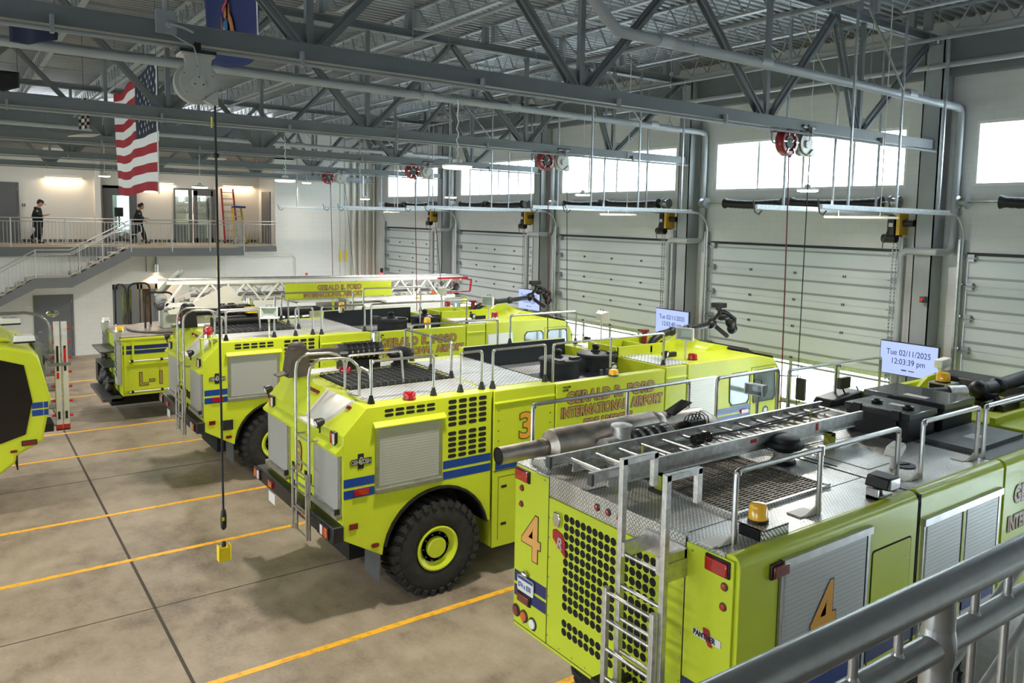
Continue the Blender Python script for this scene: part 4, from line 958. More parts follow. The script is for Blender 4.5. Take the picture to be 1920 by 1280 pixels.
# ------------------------------------------------------------------ nearest tender, numbered 4
def plane_text4(): pass
def truck4():
    T=thing('fire_truck',(9.1,5.13,0),'nearest lime yellow fire truck numbered 4 with diamond plate deck and punched rear grille','fire truck')
    XR,yn,yf,zd,zb=4.60,3.65,6.60,3.09,1.34
    # body modules with rounded upper edges
    def section(x0,x1,z0,nm,z1=zd,rr=.09):
        P=[(yn,z0),(yf,z0),(yf,z1-.05),(yf-.03,z1-.02),(yn+.2,z1-.02)]
        P+=[(yn+.085+.085*cos(a),z1-.055+.085*sin(a)) for a in [pi*k/10 for k in range(1,11)]]
        b=B();b.prism(P,'x',x0,x1);return obj(nm,b,'lime',T,bevel=.006)
    section(XR+.015,7.19,1.45,'rear_body');section(7.24,8.98,1.5,'mid_body');section(9.03,10.55,1.2,'tank_body')
    b=B();b.prism([(XR+.015,zb),(5.0,zb),(5.2,1.5),(XR+.015,1.5)],'y',yn+.02,yf-.02);obj('rear_skirt',b,'lime',T)
    b=B();b.box(4.9,13.5,yn+.8,yf-.8,.5,1.44);obj('chassis',b,'matte_black',T)
    for x in (6.1,7.75,12.3):
        for y,s in ((yn+.05,1),(yf-.05,-1)): wheel('wheel',T,x,y,.72,.72,.5,s)
    # rear face panels
    xr=XR
    def pan(nm,y0,y1,z0,z1,mat,x0=xr-.012,x1=xr+.02,bev=.004): 
        b=B();b.box(x0,x1,y0,y1,z0,z1);return obj(nm,b,mat,T,bevel=bev)
    pan('corner_panel',5.99,yf-.05,zb+.06,3.08,'lime')
    pan('corner_panel',yn+.04,4.17,zb+.06,3.08,'lime')
    gp=pan('grille_panel',4.18,5.98,zb+.06,2.90,'lime')
    dp=pan('tread_plate_band',4.18,5.98,2.91,3.12,'diamond_plate')
    b=B();b.box(xr-.013,xr-.004,5.982,5.988,zb+.06,3.1);b.box(xr-.013,xr-.004,4.172,4.178,zb+.06,3.1);b.box(xr-.008,xr-.002,yf-.052,yf-.046,zb+.05,3.08);b.box(xr-.008,xr-.002,yn,yf-.05,zb+.05,zb+.056);obj('panel_gap',b,'matte_black',T)
    # round holes
    b=B()
    def holes(z_rows,y0,y1,n):
        for r,z in enumerate(z_rows):
            for k in range(n):
                y=y0+(y1-y0)*k/(n-1)
                b.lathe((xr-.0125,y,z),[(.038,0),(.038,-.002),(0,-.002)],14,(1,0,0)) 
    holes([2.775-.0875*k for k in range(11)],5.70,4.53,15)
    obj('grille_holes',b,'matte_black',gp);b=B()
    holes([1.73-.0875*k for k in range(2)],5.70,4.53,15)
    obj('grille_holes',b,'matte_black',gp)
    b=B();
    for k in range(14): b.box(xr-.0155,xr-.0147,4.5,5.7,2.74-.075*k,2.743-.075*k)
    # bolts
    b=B()
    for y in (5.96,4.2):
        for k in range(8): b.lathe((xr-.012,y,1.5+.2*k),[(.009,0),(.009,-.006),(0,-.007)],8,(1,0,0))
    for k in range(14): b.lathe((xr-.012,yn+.12+.2*k,zb+.1),[(.009,0),(.009,-.006),(0,-.007)],8,(1,0,0))
    for y,z in ((6.5,3.05),(6.05,3.05),(4.1,3.03),(3.72,3.0)):b.lathe((xr-.012,y,z),[(.011,0),(.011,-.006),(0,-.007)],8,(1,0,0))
    obj('bolt',b,'chrome',T)
    # rectangular lamps
    def rect(y,z,w,h,mat,nm='rear_lamp',d=.05):
        b=B();b.box(xr-.03,xr,y-w/2-.012,y+w/2+.012,z-h/2-.012,z+h/2+.012);o=obj(nm,b,'black',T,bevel=.008)
        b=B();b.box(xr-d,xr-.028,y-w/2,y+w/2,z-h/2,z+h/2);obj('lens',b,mat,o,bevel=.012);return o
    rect(6.42,3.0,.22,.105,'red_lens');rect(3.84,3.0,.22,.11,'red_lens');rect(6.36,1.71,.20,.09,'red_dark_lens',d=.045)
    def disc(y,z,r,mat,ring='black'):
        b=B();b.lathe((xr-.01,y,z),[(r*1.3,0),(r*1.3,-.008),(r,-.012),(0,-.012)],22,(1,0,0));o=obj('round_lamp',b,ring,T);b=B();b.lathe((xr-.02,y,z),[(r,0),(r*.9,-.012),(0,-.016)],20,(1,0,0));obj('lens',b,mat,o)
    for y,z in ((6.44,2.86),(6.445,2.69),(3.77,2.86),(3.775,2.70)): disc(y,z,.026,'red_lens')
    for y,z,mt in ((6.50,1.53,'red_dark_lens'),(6.36,1.52,'orange_lens'),(6.21,1.50,'clear_lens')): disc(y,z,.052,mt)
    for y in (5.26,5.11,4.955): 
        b=B();b.lathe((xr-.012,y,3.02),[(.034,0),(.034,-.008),(.026,-.012),(0,-.012)],22,(1,0,0));o=obj('round_lamp',b,'black',T);b=B();b.lathe((xr-.022,y,3.02),[(.026,0),(.022,-.012),(0,-.016)],20,(1,0,0));obj('lens',b,'red_lens',o)
    # licence plate and lamp above it
    b=B();b.prism(rrect(6.19,6.47,1.78,1.94,.02),'x',xr-.03,xr-.022);pl=obj('number_plate',b,'white_sticker',T)
    dn_=(0,-1,0)
    b=B();b.box(xr-.0315,xr-.03,6.2,6.46,1.905,1.935);obj('plate_header',b,'blue',pl)
    text('plate_number','074 x 830',.075,(xr-.031,6.455,1.82),dn_,(0,0,1),'blue',pl,.74,.002,.002)
    b=B();b.ell((xr-.04,6.34,1.985),.03,.06,.035);obj('plate_lamp',b,'chrome',pl)
    # stripes
    for z0,z1 in ((1.84,1.965),(1.69,1.81)):
        b=B();b.box(xr-.0135,xr-.012,5.995,yf-.055,z0,z1);obj('blue_stripe',b,'navy_stripe',T)
        b=B();b.box(xr-.0135,xr-.012,yn+.05,4.165,z0+.0,z1);obj('blue_stripe',b,'navy_stripe',T)
    # filler cap, badges
    b=B();b.prism([(5.78,2.80),(5.86,2.80),(5.88,2.72),(5.86,2.66),(5.78,2.66),(5.76,2.73)],'x',xr-.05,xr-.01);obj('filler_cap',b,'chrome',T,bevel=.01)
    b=B();b.prism([(5.90,2.60),(5.86,2.62),(5.76,2.60),(5.70,2.52),(5.71,2.45),(5.69,2.38),(5.73,2.40),(5.82,2.46),(5.90,2.52)],'x',xr-.022,xr-.012);bd=obj('maker_badge',b,'letter_red',T);text('badge_letter','R',.16,(xr-.024,5.84,2.44),dn_,(0,0,1),'silver_letter',bd,.9,.004,.004,shear=.2)
    text('number','4',.66,(xr-.0165,6.42,2.17),dn_,(0,0,1),'peach_letter',T,.98,.004,.010,outline='ink',ow=.010)
    b=B();b.prism(rrect(3.78,4.06,2.36,2.42,.01),'x',xr-.02,xr-.0125);b2=obj('model_badge',b,'white_sticker',T);b=B();b.prism([(3.96,2.46),(3.9,2.46),(3.88,2.4),(3.86,2.33),(3.9,2.33),(3.95,2.4)],'x',xr-.022,xr-.02);obj('badge_mark',b,'letter_red',b2)
    text('badge_letter','PANTHER',.062,(xr-.024,4.055,2.372),dn_,(0,0,1),'ink',b2,.82,.002,.002)
    # access ladder: square tube stiles with hooks over the deck, and a sliding lower section
    xl=4.30
    b=B()
    def sq(P,w=.052):
        for p,q in zip(P,P[1:]):
            d=(V(q)-V(p)).normalized()*w/2;b.beam(V(p)-d*(.99),V(q)+d*(.99),w,w,(0,1,0) if abs((V(q)-V(p)).normalized().y)<.5 else (0,0,1))
    for y in (4.62,4.13): sq([(xl,y,.9),(xl,y,3.66),(xl+.35,y,3.66),(xl+.35,y,3.42)])
    ld=obj('access_ladder',b,'brushed',T,bevel=.004)
    b=B()
    for z in (1.22,1.5,1.78,2.06,2.34,2.62,2.90): b.cyl((xl,4.62,z),(xl,4.13,z),.017,10)
    obj('rung',b,'brushed',ld)
    b=B();
    for y in (4.72,4.17): b.beam((xl-.06,y,.9),(xl-.06,y,2.58),.045,.05,(0,1,0))
    obj('sliding_section',b,'brushed',ld,bevel=.004)
    b=B()
    for z in (1.05,1.3,1.55,1.8,2.05,2.3,2.54): b.cyl((xl-.06,4.70,z),(xl-.06,4.19,z),.017,10)
    obj('rung',b,'brushed',ld)
    b=B();b.box(xl-.02,xr,4.16,4.20,2.88,3.02);b.box(xl-.02,xr,4.56,4.60,2.88,3.0);b.box(xr-.04,xr-.012,4.16,4.62,2.86,3.04);b.box(xl+.02,xr,4.15,4.19,2.80,2.95);obj('ladder_bracket',b,'brushed',ld)
    b=B();b.box(xl-.1,xl+.3,4.75,4.8,1.62,1.68);b.box(xl-.1,xl+.02,4.72,4.84,1.58,1.74);obj('ladder_latch',b,'black',ld)
    # deck
    b=B();b.box(XR,7.2,yn+.14,yf-.04,3.08,3.10)
    dk=obj('rear_deck',b,'diamond_plate',T)
    b=B();b.box(7.24,8.95,yn+.14,yf-.04,3.08,3.10);obj('mid_deck',b,'diamond_plate',T)
    b=B();b.box(7.19,7.24,yn,yf,2.9,3.096);
    for q in ((4.7,4.25,6.36,4.256),(4.6,5.46,5.2,5.466),(7.24,5.2,8.9,5.206),(6.4,4.25,7.2,4.256)): b.box(q[0],q[2],q[1],q[3],3.10,3.102)
    b.box(7.3,7.33,4.6,5.15,3.10,3.102);b.box(5.0,5.006,5.5,6.5,3.1,3.102);obj('deck_seam',b,'matte_black',T)
    b=B();b.box(7.36,8.3,5.25,6.25,3.10,3.112);b.box(7.5,8.6,4.35,5.0,3.10,3.108);obj('deck_hatch',b,'diamond_plate',T)
    # grating: recessed dark well with bars
    gx0,gx1,gy0,gy1=5.28,6.62,4.28,5.46
    b=B();b.box(gx0,gx1,gy0,gy1,3.101,3.104);gr=obj('grating_well',b,'matte_black',T)
    b=B();x=gx0
    n=30
    for k in range(n+1): y=gy0+(gy1-gy0)*k/n;b.box(gx0,gx1,y-.0075,y+.0075,3.104,3.128)
    for k in range(15): x=gx0+(gx1-gx0)*k/14;b.box(x-.006,x+.006,gy0,gy1,3.114,3.130)
    obj('grating_bars',b,'grating',gr)
    b=B();b.box(gx0-.03,gx0,gy0-.03,gy1+.03,3.10,3.13);b.box(gx1,gx1+.05,gy0-.03,gy1+.03,3.10,3.14);b.box(gx0,gx1,gy0-.03,gy0,3.1,3.13);b.box(gx0,gx1,gy1,gy1+.03,3.1,3.13);obj('grating_frame',b,'diamond_plate',gr)
    # air intake, fuel hatches, work lamps
    b=B();b.lathe((6.95,5.0,3.1),[(.13,0),(.13,.03),(.10,.04),(.10,.13),(.12,.15),(.19,.17),(.21,.2),(.20,.23),(.16,.25),(.155,.28),(.1,.30),(0,.305)],32);b2=obj('air_intake',b,'spring_black',T)
    b=B();b.lathe((6.95,5.0,3.14),[(.108,0),(.108,.09),(0,.09)],24);obj('intake_neck',b,'brushed',b2)
    for x,y in ((6.78,5.62),(7.95,4.22)):
        b=B();b.lathe((x,y,3.10),[(.12,0),(.12,.012),(0,.014)],30);o=obj('fuel_hatch',b,'box_black',T);b=B();b.beam((x-.05,y+.02,3.117),(x+.06,y-.03,3.117),.02,.006);obj('slot',b,'matte_black',o)
    # amber beacon on tread plate bracket
    b=B();b.box(5.02,5.34,3.76,3.78,3.1,3.2);b.box(5.02,5.34,4.0,4.02,3.1,3.2);b.box(5.02,5.34,3.76,4.02,3.19,3.205);b.box(5.02,5.03,3.78,4.0,3.1,3.2);br=obj('beacon_bracket',b,'diamond_plate',T)
    b=B();b.box(5.0,5.02,3.79,3.99,3.11,3.19);obj('bracket_lamp',b,'matte_black',br)
    bc=beacon(T,5.15,3.92,3.206,.078,.13,'amber_lens','black',bh=.022)
    # black work light
    b=B();c=V((6.85,3.83,3.24));b.prism([(6.74,3.2),(6.78,3.30),(6.95,3.31),(6.97,3.2),(6.9,3.16)],'y',3.72,3.95);b.box(6.8,6.86,3.82,3.9,3.1,3.2);o=obj('work_light',b,'black',T,bevel=.015)
    b=B();b.box(6.80,6.95,3.712,3.722,3.2,3.29);obj('lamp_glass',b,'clear_lens',o);b=B();b.box(6.7,6.95,3.78,3.9,3.1,3.13);b.box(6.7,6.72,3.78,3.9,3.1,3.2);obj('lamp_bracket',b,'brushed',o)
    # white lamp pod
    b=B();b.prism([(7.64,3.25),(7.69,3.34),(7.84,3.38),(7.87,3.33),(7.78,3.23)],'y',4.15,4.29);b.cyl((7.72,4.22,3.1),(7.74,4.22,3.27),.03,10);o=obj('lamp_pod',b,'white_paint',T,bevel=.02);b=B();b.cyl((7.82,4.22,3.37),(7.84,4.22,3.42),.025,10);obj('pod_cap',b,'black',o)
    # guard rails, near side
    yr=3.9;zt=3.68
    def foot(x,y,s=1):
        b=B();b.box(x-.25,x-.02,y+.02,y+.16,3.10,3.112);b.prism([(x-.2,3.105),(x+.02,3.105),(x+.02,3.2)],'y',y+.0,y+.02);return obj('rail_foot',b,'cream_white',T)
    hoop(T,[(4.83,yr,3.1),(4.83,yr,zt),(7.22,yr,zt),(7.22,yr,3.1)],.024,feet=False);b=B();b.cyl((5.95,yr,3.1),(5.95,yr,zt),.024,10);b.cyl((5.95,yr,zt-.05),(5.95,yr,zt+.03),.032,10);obj('rail_post',b,'pipe_aluminium',T)
    hoop(T,[(7.68,yr,3.1),(7.68,yr,zt),(8.86,yr,zt),(8.86,yr,3.1)],.024,feet=False)
    hoop(T,[(8.98,yr-.02,3.1),(8.98,yr-.02,zt),(11.6,yr-.02,zt),(11.6,yr-.02,3.1)],.024,feet=False)
    for x in (4.86,5.98,7.25,7.70,8.88): foot(x,yr)
    # far side
    hoop(T,[(4.69,6.42,3.1),(4.69,6.42,3.72),(7.0,6.42,3.72),(7.0,6.42,3.1)],.022,feet=False);b=B();b.cyl((6.0,6.42,3.1),(6.0,6.42,3.72),.022,10);obj('rail_post',b,'pipe_aluminium',T)
    hoop(T,[(7.50,6.42,3.1),(7.50,6.42,3.70),(8.72,6.42,3.70),(8.72,6.42,3.1)],.022,feet=False)
    hoop(T,[(8.95,6.42,3.1),(8.95,6.42,3.66),(11.22,6.42,3.64),(11.22,6.42,3.1)],.022,feet=False);b=B();b.cyl((10.05,6.42,3.1),(10.05,6.42,3.64),.022,10);obj('rail_post',b,'pipe_aluminium',T)
    # exhaust with muffler lying on the far side
    ye=6.28;ze=3.30
    b=B();b.tube([(4.18,ye,ze),(4.75,ye,ze)],.088,24,caps=False);b.cyl((4.7,ye,ze),(4.72,ye,ze),.094,24);ex=obj('exhaust_pipe',b,'exhaust_steel',T)
    b=B();b.cyl((4.19,ye,ze),(4.2,ye,ze),.084,20);obj('pipe_bore',b,'matte_black',ex)
    b=B();b.lathe((4.76,ye,ze),[(.09,0),(.165,.06),(.172,.1),(.172,1.55),(.16,1.6),(.12,1.66),(0,1.66)],32,(1,0,0));b.lathe((5.5,ye,ze),[(.176,0),(.176,.03)],32,(1,0,0));b.lathe((6.25,ye,ze),[(.176,0),(.176,.03)],32,(1,0,0));mf=obj('muffler',b,'exhaust_steel',ex)
    b=B();b.tube([(6.35,ye,ze),(7.0,ye,ze-.02),(7.15,ye-.02,ze-.1),(7.2,ye-.03,3.1)],.15,20);obj('exhaust_elbow',b,'exhaust_steel',ex)
    b=B();b.lathe((5.52,5.98,3.24),[(.10,0),(.10,.22),(.115,.225),(.115,.25),(.10,.255),(0,.26)],26);b.cyl((5.28,5.98,3.24),(5.6,5.98,3.24),.135,26);st=obj('intake_stack',b,'brushed',ex)
    b=B();b.cyl((5.62,5.98,3.26),(6.2,5.98,3.26),.15,24);tb=obj('turbo_housing',b,'brushed',ex)
    b=B()
    for k in range(4): b.tube([(5.66+k*.12,5.98,3.26),(5.72+k*.12,5.98,3.26)],.156,24)
    obj('heat_shield',b,'matte_black',tb)
    b=B()
    for k in range(10): a=2*pi*k/10;b.cyl((5.62,5.98+.162*cos(a),3.26+.162*sin(a)),(6.2,5.98+.162*cos(a),3.26+.162*sin(a)),.005,5)
    for k in range(4): b.tube([(5.65+k*.17,5.98+.163*cos(2*pi*j/16),3.26+.163*sin(2*pi*j/16)) for j in range(16)],.005,5,closed=True)
    obj('wire_cage',b,'dark_grey',tb)
    b=B();b.box(6.6,6.85,6.0,6.1,3.2,3.36);b.prism([(6.45,3.44),(6.75,3.55),(6.78,3.54),(6.48,3.42)],'y',6.15,6.3)
    for k in range(5): b.tube([(6.5+.06*k,6.05,3.3),(6.56+.06*k,6.05,3.42+.01*k),(6.7+.05*k,6.1-.02*k,3.43-.01*k),(6.85+.03*k,6.05,3.22)],.007,6)
    obj('engine_harness',b,'black',ex)
    b=B();b.prism([(6.12,3.10),(6.45,3.10),(6.38,3.16),(6.2,3.2)],'x',4.68,4.72);b.box(5.3,6.3,5.85,6.5,3.10,3.13);obj('exhaust_cradle',b,'diamond_plate',ex)
    # black foam hatches
    for x0,x1,y0,y1,z0,z1 in ((8.80,9.46,4.64,5.48,3.10,3.44),(9.62,10.42,4.64,5.72,3.05,3.46)):
        b=B();b.box(x0+.02,x1-.02,y0+.02,y1-.02,z0,z1-.06);o=obj('hatch_box',b,'box_black',T,bevel=.008);b=B();b.box(x0,x1,y0,y1,z1-.08,z1);obj('box_lid',b,'box_gloss',o,bevel=.01)
        if x0<9.5:
            for y in (4.82,5.22):
                b=B();b.tube([(9.1+.055*cos(a*pi/8),y+.055*sin(a*pi/8),z1+.02) for a in range(16)],.017,6,closed=True);b.lathe((9.1,y,z1),[(.05,0),(.05,.02),(0,.02)],16);obj('lid_vent',b,'black',o)
            b=B();b.box(x0-.02,x0+.02,4.75,4.85,z1-.09,z1+.02);b.box(x0-.02,x0+.02,5.25,5.35,z1-.12,z1+.02);b.box(x0-.03,x0,4.78,4.82,z1-.2,z1-.1);obj('lid_latch',b,'black',o)
            b=B();b.box(9.15,9.25,4.94,5.1,z1,z1+.002);obj('lid_label',b,'white_sticker',o)
        else:
            b=B();b.box(9.75,9.87,4.95,5.25,z1,z1+.002);obj('lid_label',b,'white_sticker',o)
    # grey composite deck beside the boxes and step
    b=B();b.box(8.96,10.5,yn+.14,yf-.06,3.08,3.104);b.box(9.05,10.3,4.0,4.62,3.10,3.15);cd=obj('tank_deck',b,'tank_top',T);b=B();b.box(9.5,9.75,4.2,4.35,3.151,3.153);obj('deck_label',b,'white_sticker',cd)
    # cab
    prof=[(10.58,.8),(10.58,3.12),(13.1,3.12),(13.5,3.02),(13.85,2.6),(14.05,1.9),(13.95,1.0),(13.5,.8)]
    b=B();b.prism(prof,'y',yn,yf);cb=obj('cab',b,'lime',T,bevel=.04,seg=3)
    b=B();b.box(10.6,12.4,6.25,6.35,3.1,3.2);b.box(10.58,12.6,4.45,4.52,3.1,3.2);b.prism([(11.7,3.12),(12.05,3.3),(12.3,3.32),(12.6,3.2),(12.6,3.12)],'y',6.1,6.15);obj('roof_channel',b,'lime',T)
    b=B();b.prism([(12.5,3.12),(12.6,3.28),(13.2,3.28),(13.6,3.1)],'y',4.6,6.3);b.prism([(9.6,3.1),(9.7,3.2),(10.4,3.26),(10.6,3.1)],'y',6.2,6.5);obj('roof_pod',b,'black',T,bevel=.02)
    b=B();
    for s_ in (0,1): pass
    window_side(T,[(11.7,2.0),(12.7,2.0),(12.7,2.8),(11.7,2.8)],yn,1);window_side(T,[(12.8,1.8),(13.6,1.8),(13.4,2.8),(12.8,2.8)],yn,1)
    b=B();b.prism([(13.56,2.95),(13.88,2.58),(14.07,1.92),(14.09,1.93),(13.9,2.6),(13.58,2.98)],'y',yn+.15,yf-.15);obj('windscreen',b,'dark_glass',T)
    # high reach boom folded along the roof
    b=B();b.tube([(10.45,5.62,3.29),(10.8,5.48,3.30),(11.3,5.25,3.31)],.085,14);b.lathe((11.75,5.1,3.11),[(.22,0),(.22,.08),(.17,.12),(.17,.18),(0,.2)],20);b.tube([(11.5,5.15,3.32),(11.8,5.08,3.34),(12.4,5.0,3.40),(14.2,4.75,3.60)],.10,14)
    b.ell((11.6,5.13,3.33),.15,.14,.14);b.ell((12.0,5.05,3.36),.13,.13,.13);bm_=obj('boom',b,'black',T)
    b=B();b.cyl((11.12,5.34,3.31),(11.36,5.22,3.31),.10,16);obj('boom_coupling',b,'brushed',bm_)
    b=B()
    for k in range(12): b.lathe((13.2,4.75,3.72+k*.04),[(.05,0),(.085,.022),(.05,.044)],10,(.1,0,1))
    b.ell((13.0,4.8,3.62),.16,.14,.10);b.box(12.9,13.2,4.65,5.0,3.5,3.68);b.tube([(12.85,4.75,3.6),(12.7,4.7,3.7),(13.0,4.7,3.76)],.03,6);obj('nozzle_head',b,'black',bm_)
    b=B()
    for k in range(5): b.tube([(11.4,4.95-.05*k,3.2),(12.2,4.85-.05*k,3.24),(13.4,4.6-.05*k,3.3)],.018,6)
    b.box(11.4,11.9,4.7,5.0,3.12,3.2);b.box(12.0,13.4,4.5,4.56,3.12,3.26);b.prism([(11.3,3.12),(11.5,3.3),(11.7,3.12)],'y',4.8,4.86);obj('boom_cradle',b,'black',bm_)
    # thermal camera, amber beacon and rear lamps on the cab roof
    b=B();b.cyl((12.65,6.2,3.12),(12.65,6.2,3.38),.055,12);b.prism([(12.54,3.38),(12.56,3.51),(12.84,3.53),(12.84,3.42),(12.75,3.38)],'y',6.13,6.27);obj('camera_head',b,'white_paint',T,bevel=.015)
    beacon(T,11.88,5.78,3.30,.1,.13,'amber_lens','black',bh=.02)
    b=B();b.box(11.73,12.06,5.62,5.93,3.12,3.30);o=obj('beacon_box',b,'diamond_plate',T);b=B();b.box(11.71,11.73,5.65,5.90,3.14,3.28);obj('box_lamp',b,'matte_black',o)
    floodlight(T,8.15,6.3,3.52,0,.26,.14,.22,'galv_dull',yaw=pi+.15,pole=.35)
    b=B();b.box(10.0,10.25,6.3,6.36,3.3,3.46);b.tube([(10.1,6.33,3.3),(10.05,6.2,3.15),(10.3,6.1,3.12),(10.4,6.3,3.3)],.012,6);obj('work_light',b,'black',T)
    # stowed extension ladder on posts
    # near side
    y=yn
    def bx(b,x0,x1,z0,z1,d=.012): b.box(x0,x1,y-d,y,z0,z1)
    b=B();bx(b,5.10,6.36,1.35,2.99,.02);fr=obj('shutter_frame',b,'aluminium',T);b=B();bx(b,5.14,6.28,1.35,2.92,.03);sh=obj('shutter',b,'shutter_silver',fr);b=B();bx(b,6.285,6.30,1.35,2.95,.032);obj('shutter_channel',b,'matte_black',fr)
    b=B();b.box(5.10,6.36,y-.045,y,2.93,2.995);obj('shutter_header',b,'aluminium',fr)
    b=B();bx(b,5.14,6.28,1.70,1.85,.032);bx(b,5.14,6.28,1.53,1.67,.032);obj('blue_stripe',b,'shutter_blue',fr)
    text('number','4',.76,(5.50,y-.034,2.13),(1,0,0),(0,0,1),'orange_paint',fr,.95,.004,.010,outline='navy_blue',ow=.009)
    b=B();b.prism(rrect(6.44,7.08,1.55,2.72,.03),'y',y-.008,y);ad=obj('access_door',b,'lime',T)
    b=B();b.prism(rrect(6.425,7.095,1.535,2.735,.035),'y',y-.003,y);obj('door_gap',b,'matte_black',ad);b=B();b.cyl((7.0,y-.03,2.0),(7.0,y,2.0),.02,8);b.cyl((7.0,y-.02,2.3),(7.0,y,2.3),.008,8);b.cyl((7.0,y-.02,2.55),(7.0,y,2.55),.008,8);obj('door_latch',b,'chrome',ad)
    b=B();bx(b,7.30,8.90,1.5,2.84,.02);fr=obj('shutter_frame',b,'aluminium',T)
    b=B();b.box(7.28,8.92,y-.04,y,2.78,2.85);obj('shutter_header',b,'aluminium',fr)
    for x0,x1 in ((7.34,8.02),(8.14,8.82)):
        b=B();bx(b,x0,x1,1.52,2.78,.03);obj('shutter',b,'shutter_silver',fr);b=B();bx(b,x1,x1+.02,1.52,2.78,.031);obj('shutter_channel',b,'matte_black',fr)
        b=B();bx(b,x0,x1,1.86,2.0,.033);bx(b,x0,x1,1.70,1.83,.033);obj('blue_stripe',b,'shutter_blue',fr)
    b=B();bx(b,8.06,8.10,1.5,2.78,.026);obj('mullion',b,'lime',fr)
    b=B();bx(b,6.4,7.18,1.70,1.85,.011);bx(b,6.4,7.18,1.53,1.67,.011);bx(b,7.24,7.29,1.86,2.0,.004);bx(b,7.24,7.29,1.7,1.83,.004);bx(b,4.62,5.09,1.70,1.85,.004);bx(b,4.62,5.09,1.53,1.67,.004);obj('blue_stripe',b,'navy_stripe',T)
    b=B();b.box(4.96,5.18,y-.03,y,2.86,2.99);o=obj('side_lamp',b,'black',T,bevel=.01);b=B();b.box(4.975,5.165,y-.05,y-.028,2.875,2.975);obj('lens',b,'red_dark_lens',o,bevel=.01)
    b=B();bx(b,5.085,5.092,1.5,3.0,.002);bx(b,6.39,6.395,1.5,2.98,.002);bx(b,7.185,7.245,1.4,3.02,.0);obj('panel_gap',b,'matte_black',T)
    b=B();b.box(7.2,7.235,yn-.001,yn+.02,1.4,3.0)
    obj('module_gap',b,'matte_black',T)
    b=B();b.box(7.32,7.42,y-.08,y,1.45,1.6);obj('drain_valve',b,'black',T)
    text('airport_name','GERALD R. FORD',.26,(9.27,y-.006,2.60),(1,0,0),(0,0,1),'tan_letter',T,.9,.006,.007,outline='ink',ow=.010);text('airport_name','INTERNATIONAL AIRPORT',.22,(9.15,y-.006,2.30),(1,0,0),(0,0,1),'tan_letter',T,.8,.006,.007,outline='ink',ow=.010)
    return T
simple('peach_letter',(.74,.37,.10),.45);simple('navy_stripe',(.006,.018,.12),.35,coat=.3);simple('grating',(.30,.27,.23),.5,.6,.3,8);simple('box_gloss',(.028,.032,.038),.22,0,.1,3,coat=.3);simple('tank_top',(.085,.092,.10),.5,0,.3,2.5)
T4=truck4()
# extension ladder resting over the truck deck: a thing of its own
xl0,xl1,z0=4.34,8.56,3.36
L=thing('extension_ladder',(6.45,5.35,z0),'aluminium extension ladder with ropes, stowed flat over the deck of the nearest truck','ladder')
for (ya,x0,x1,zc) in ((5.08,xl0,xl1,z0+.02),(5.68,xl0,xl1+.03,z0+.02)):
    b=B();b.box(x0,x1,ya-.004,ya+.004,zc-.05,zc+.05);s=1 if ya>5.3 else -1
    b.box(x0,x1,min(ya,ya+s*-.03),max(ya,ya+s*-.03)+.0,zc+.044,zc+.05);b.box(x0,x1,min(ya,ya-s*.03),max(ya,ya-s*.03),zc-.05,zc-.044);obj('stile',b,'brushed',L)
for (ya,x0,x1,zc) in ((5.13,xl0+.25,xl1-.1,z0-.07),(5.63,xl0+.25,xl1-.1,z0-.07)):
    b=B();b.box(x0,x1,ya-.004,ya+.004,zc-.04,zc+.04);b.box(x0,x1,ya-.02,ya+.02,zc+.034,zc+.04);b.box(x0,x1,ya-.02,ya+.02,zc-.04,zc-.034);obj('fly_stile',b,'brushed',L)
b=B()
for k in range(14): x=xl0+.22+k*.30;b.cyl((x,5.08,z0+.02),(x,5.68,z0+.02),.017,10)
obj('rung',b,'brushed',L)
b=B()
for k in range(13): x=xl0+.36+k*.30;b.cyl((x,5.13,z0-.07),(x,5.63,z0-.07),.016,10)
obj('fly_rung',b,'brushed',L)
b=B();b.tube([(5.9,5.35,z0+.06),(6.4,5.37,z0+.05),(7.2,5.33,z0+.05),(8.3,5.36,z0+.06)],.008,6);b.tube([(5.9,5.42,z0+.06),(6.7,5.40,z0+.04),(7.6,5.42,z0+.05),(8.35,5.45,z0+.06)],.008,6)
for k in range(8): b.tube([(5.95+.03*k+.0*cos(a),5.36+.05*cos(a*pi/5),z0+.05+.05*sin(a*pi/5)) for a in range(10)],.009,5,closed=True)
obj('rope',b,'black',L)
b=B();b.box(4.55,4.80,5.073,5.075,z0-.01,z0+.05);b.box(6.3,6.6,5.073,5.075,z0-.01,z0+.05);obj('label',b,'white_sticker',L)
b=B();b.prism([(5.06,z0-.02),(5.13,z0-.02),(5.10,z0+.05)],'y',5.072,5.075);b.box(7.62,7.66,5.072,5.075,z0-.03,z0+.05);b.box(6.48,6.58,5.071,5.073,z0+.0,z0+.04);obj('label',b,'red_plastic',L)
b=B();b.box(xl0-.01,xl0+.02,5.05,5.11,z0-.04,z0+.06);b.box(xl0-.01,xl0+.02,5.65,5.71,z0-.04,z0+.06);obj('end_cap',b,'dark_grey',L)
for x in (5.22,7.91):
    b=B();b.box(x-.05,x+.05,5.04,5.13,3.1,z0-.10);b.box(x-.05,x+.05,5.6,5.68,3.1,z0-.10);b.box(x-.04,x+.04,5.04,5.68,z0-.135,z0-.1);b.cyl((x,5.35,z0-.1),(x,5.35,z0+.12),.012,8)
    o=obj('ladder_support',b,'lime_soiled',T4,bevel=.004)
    b=B();b.box(x-.09,x+.09,5.0,5.17,3.1,3.125);b.box(x-.09,x+.09,5.57,5.72,3.1,3.125);obj('support_foot',b,'black',o)
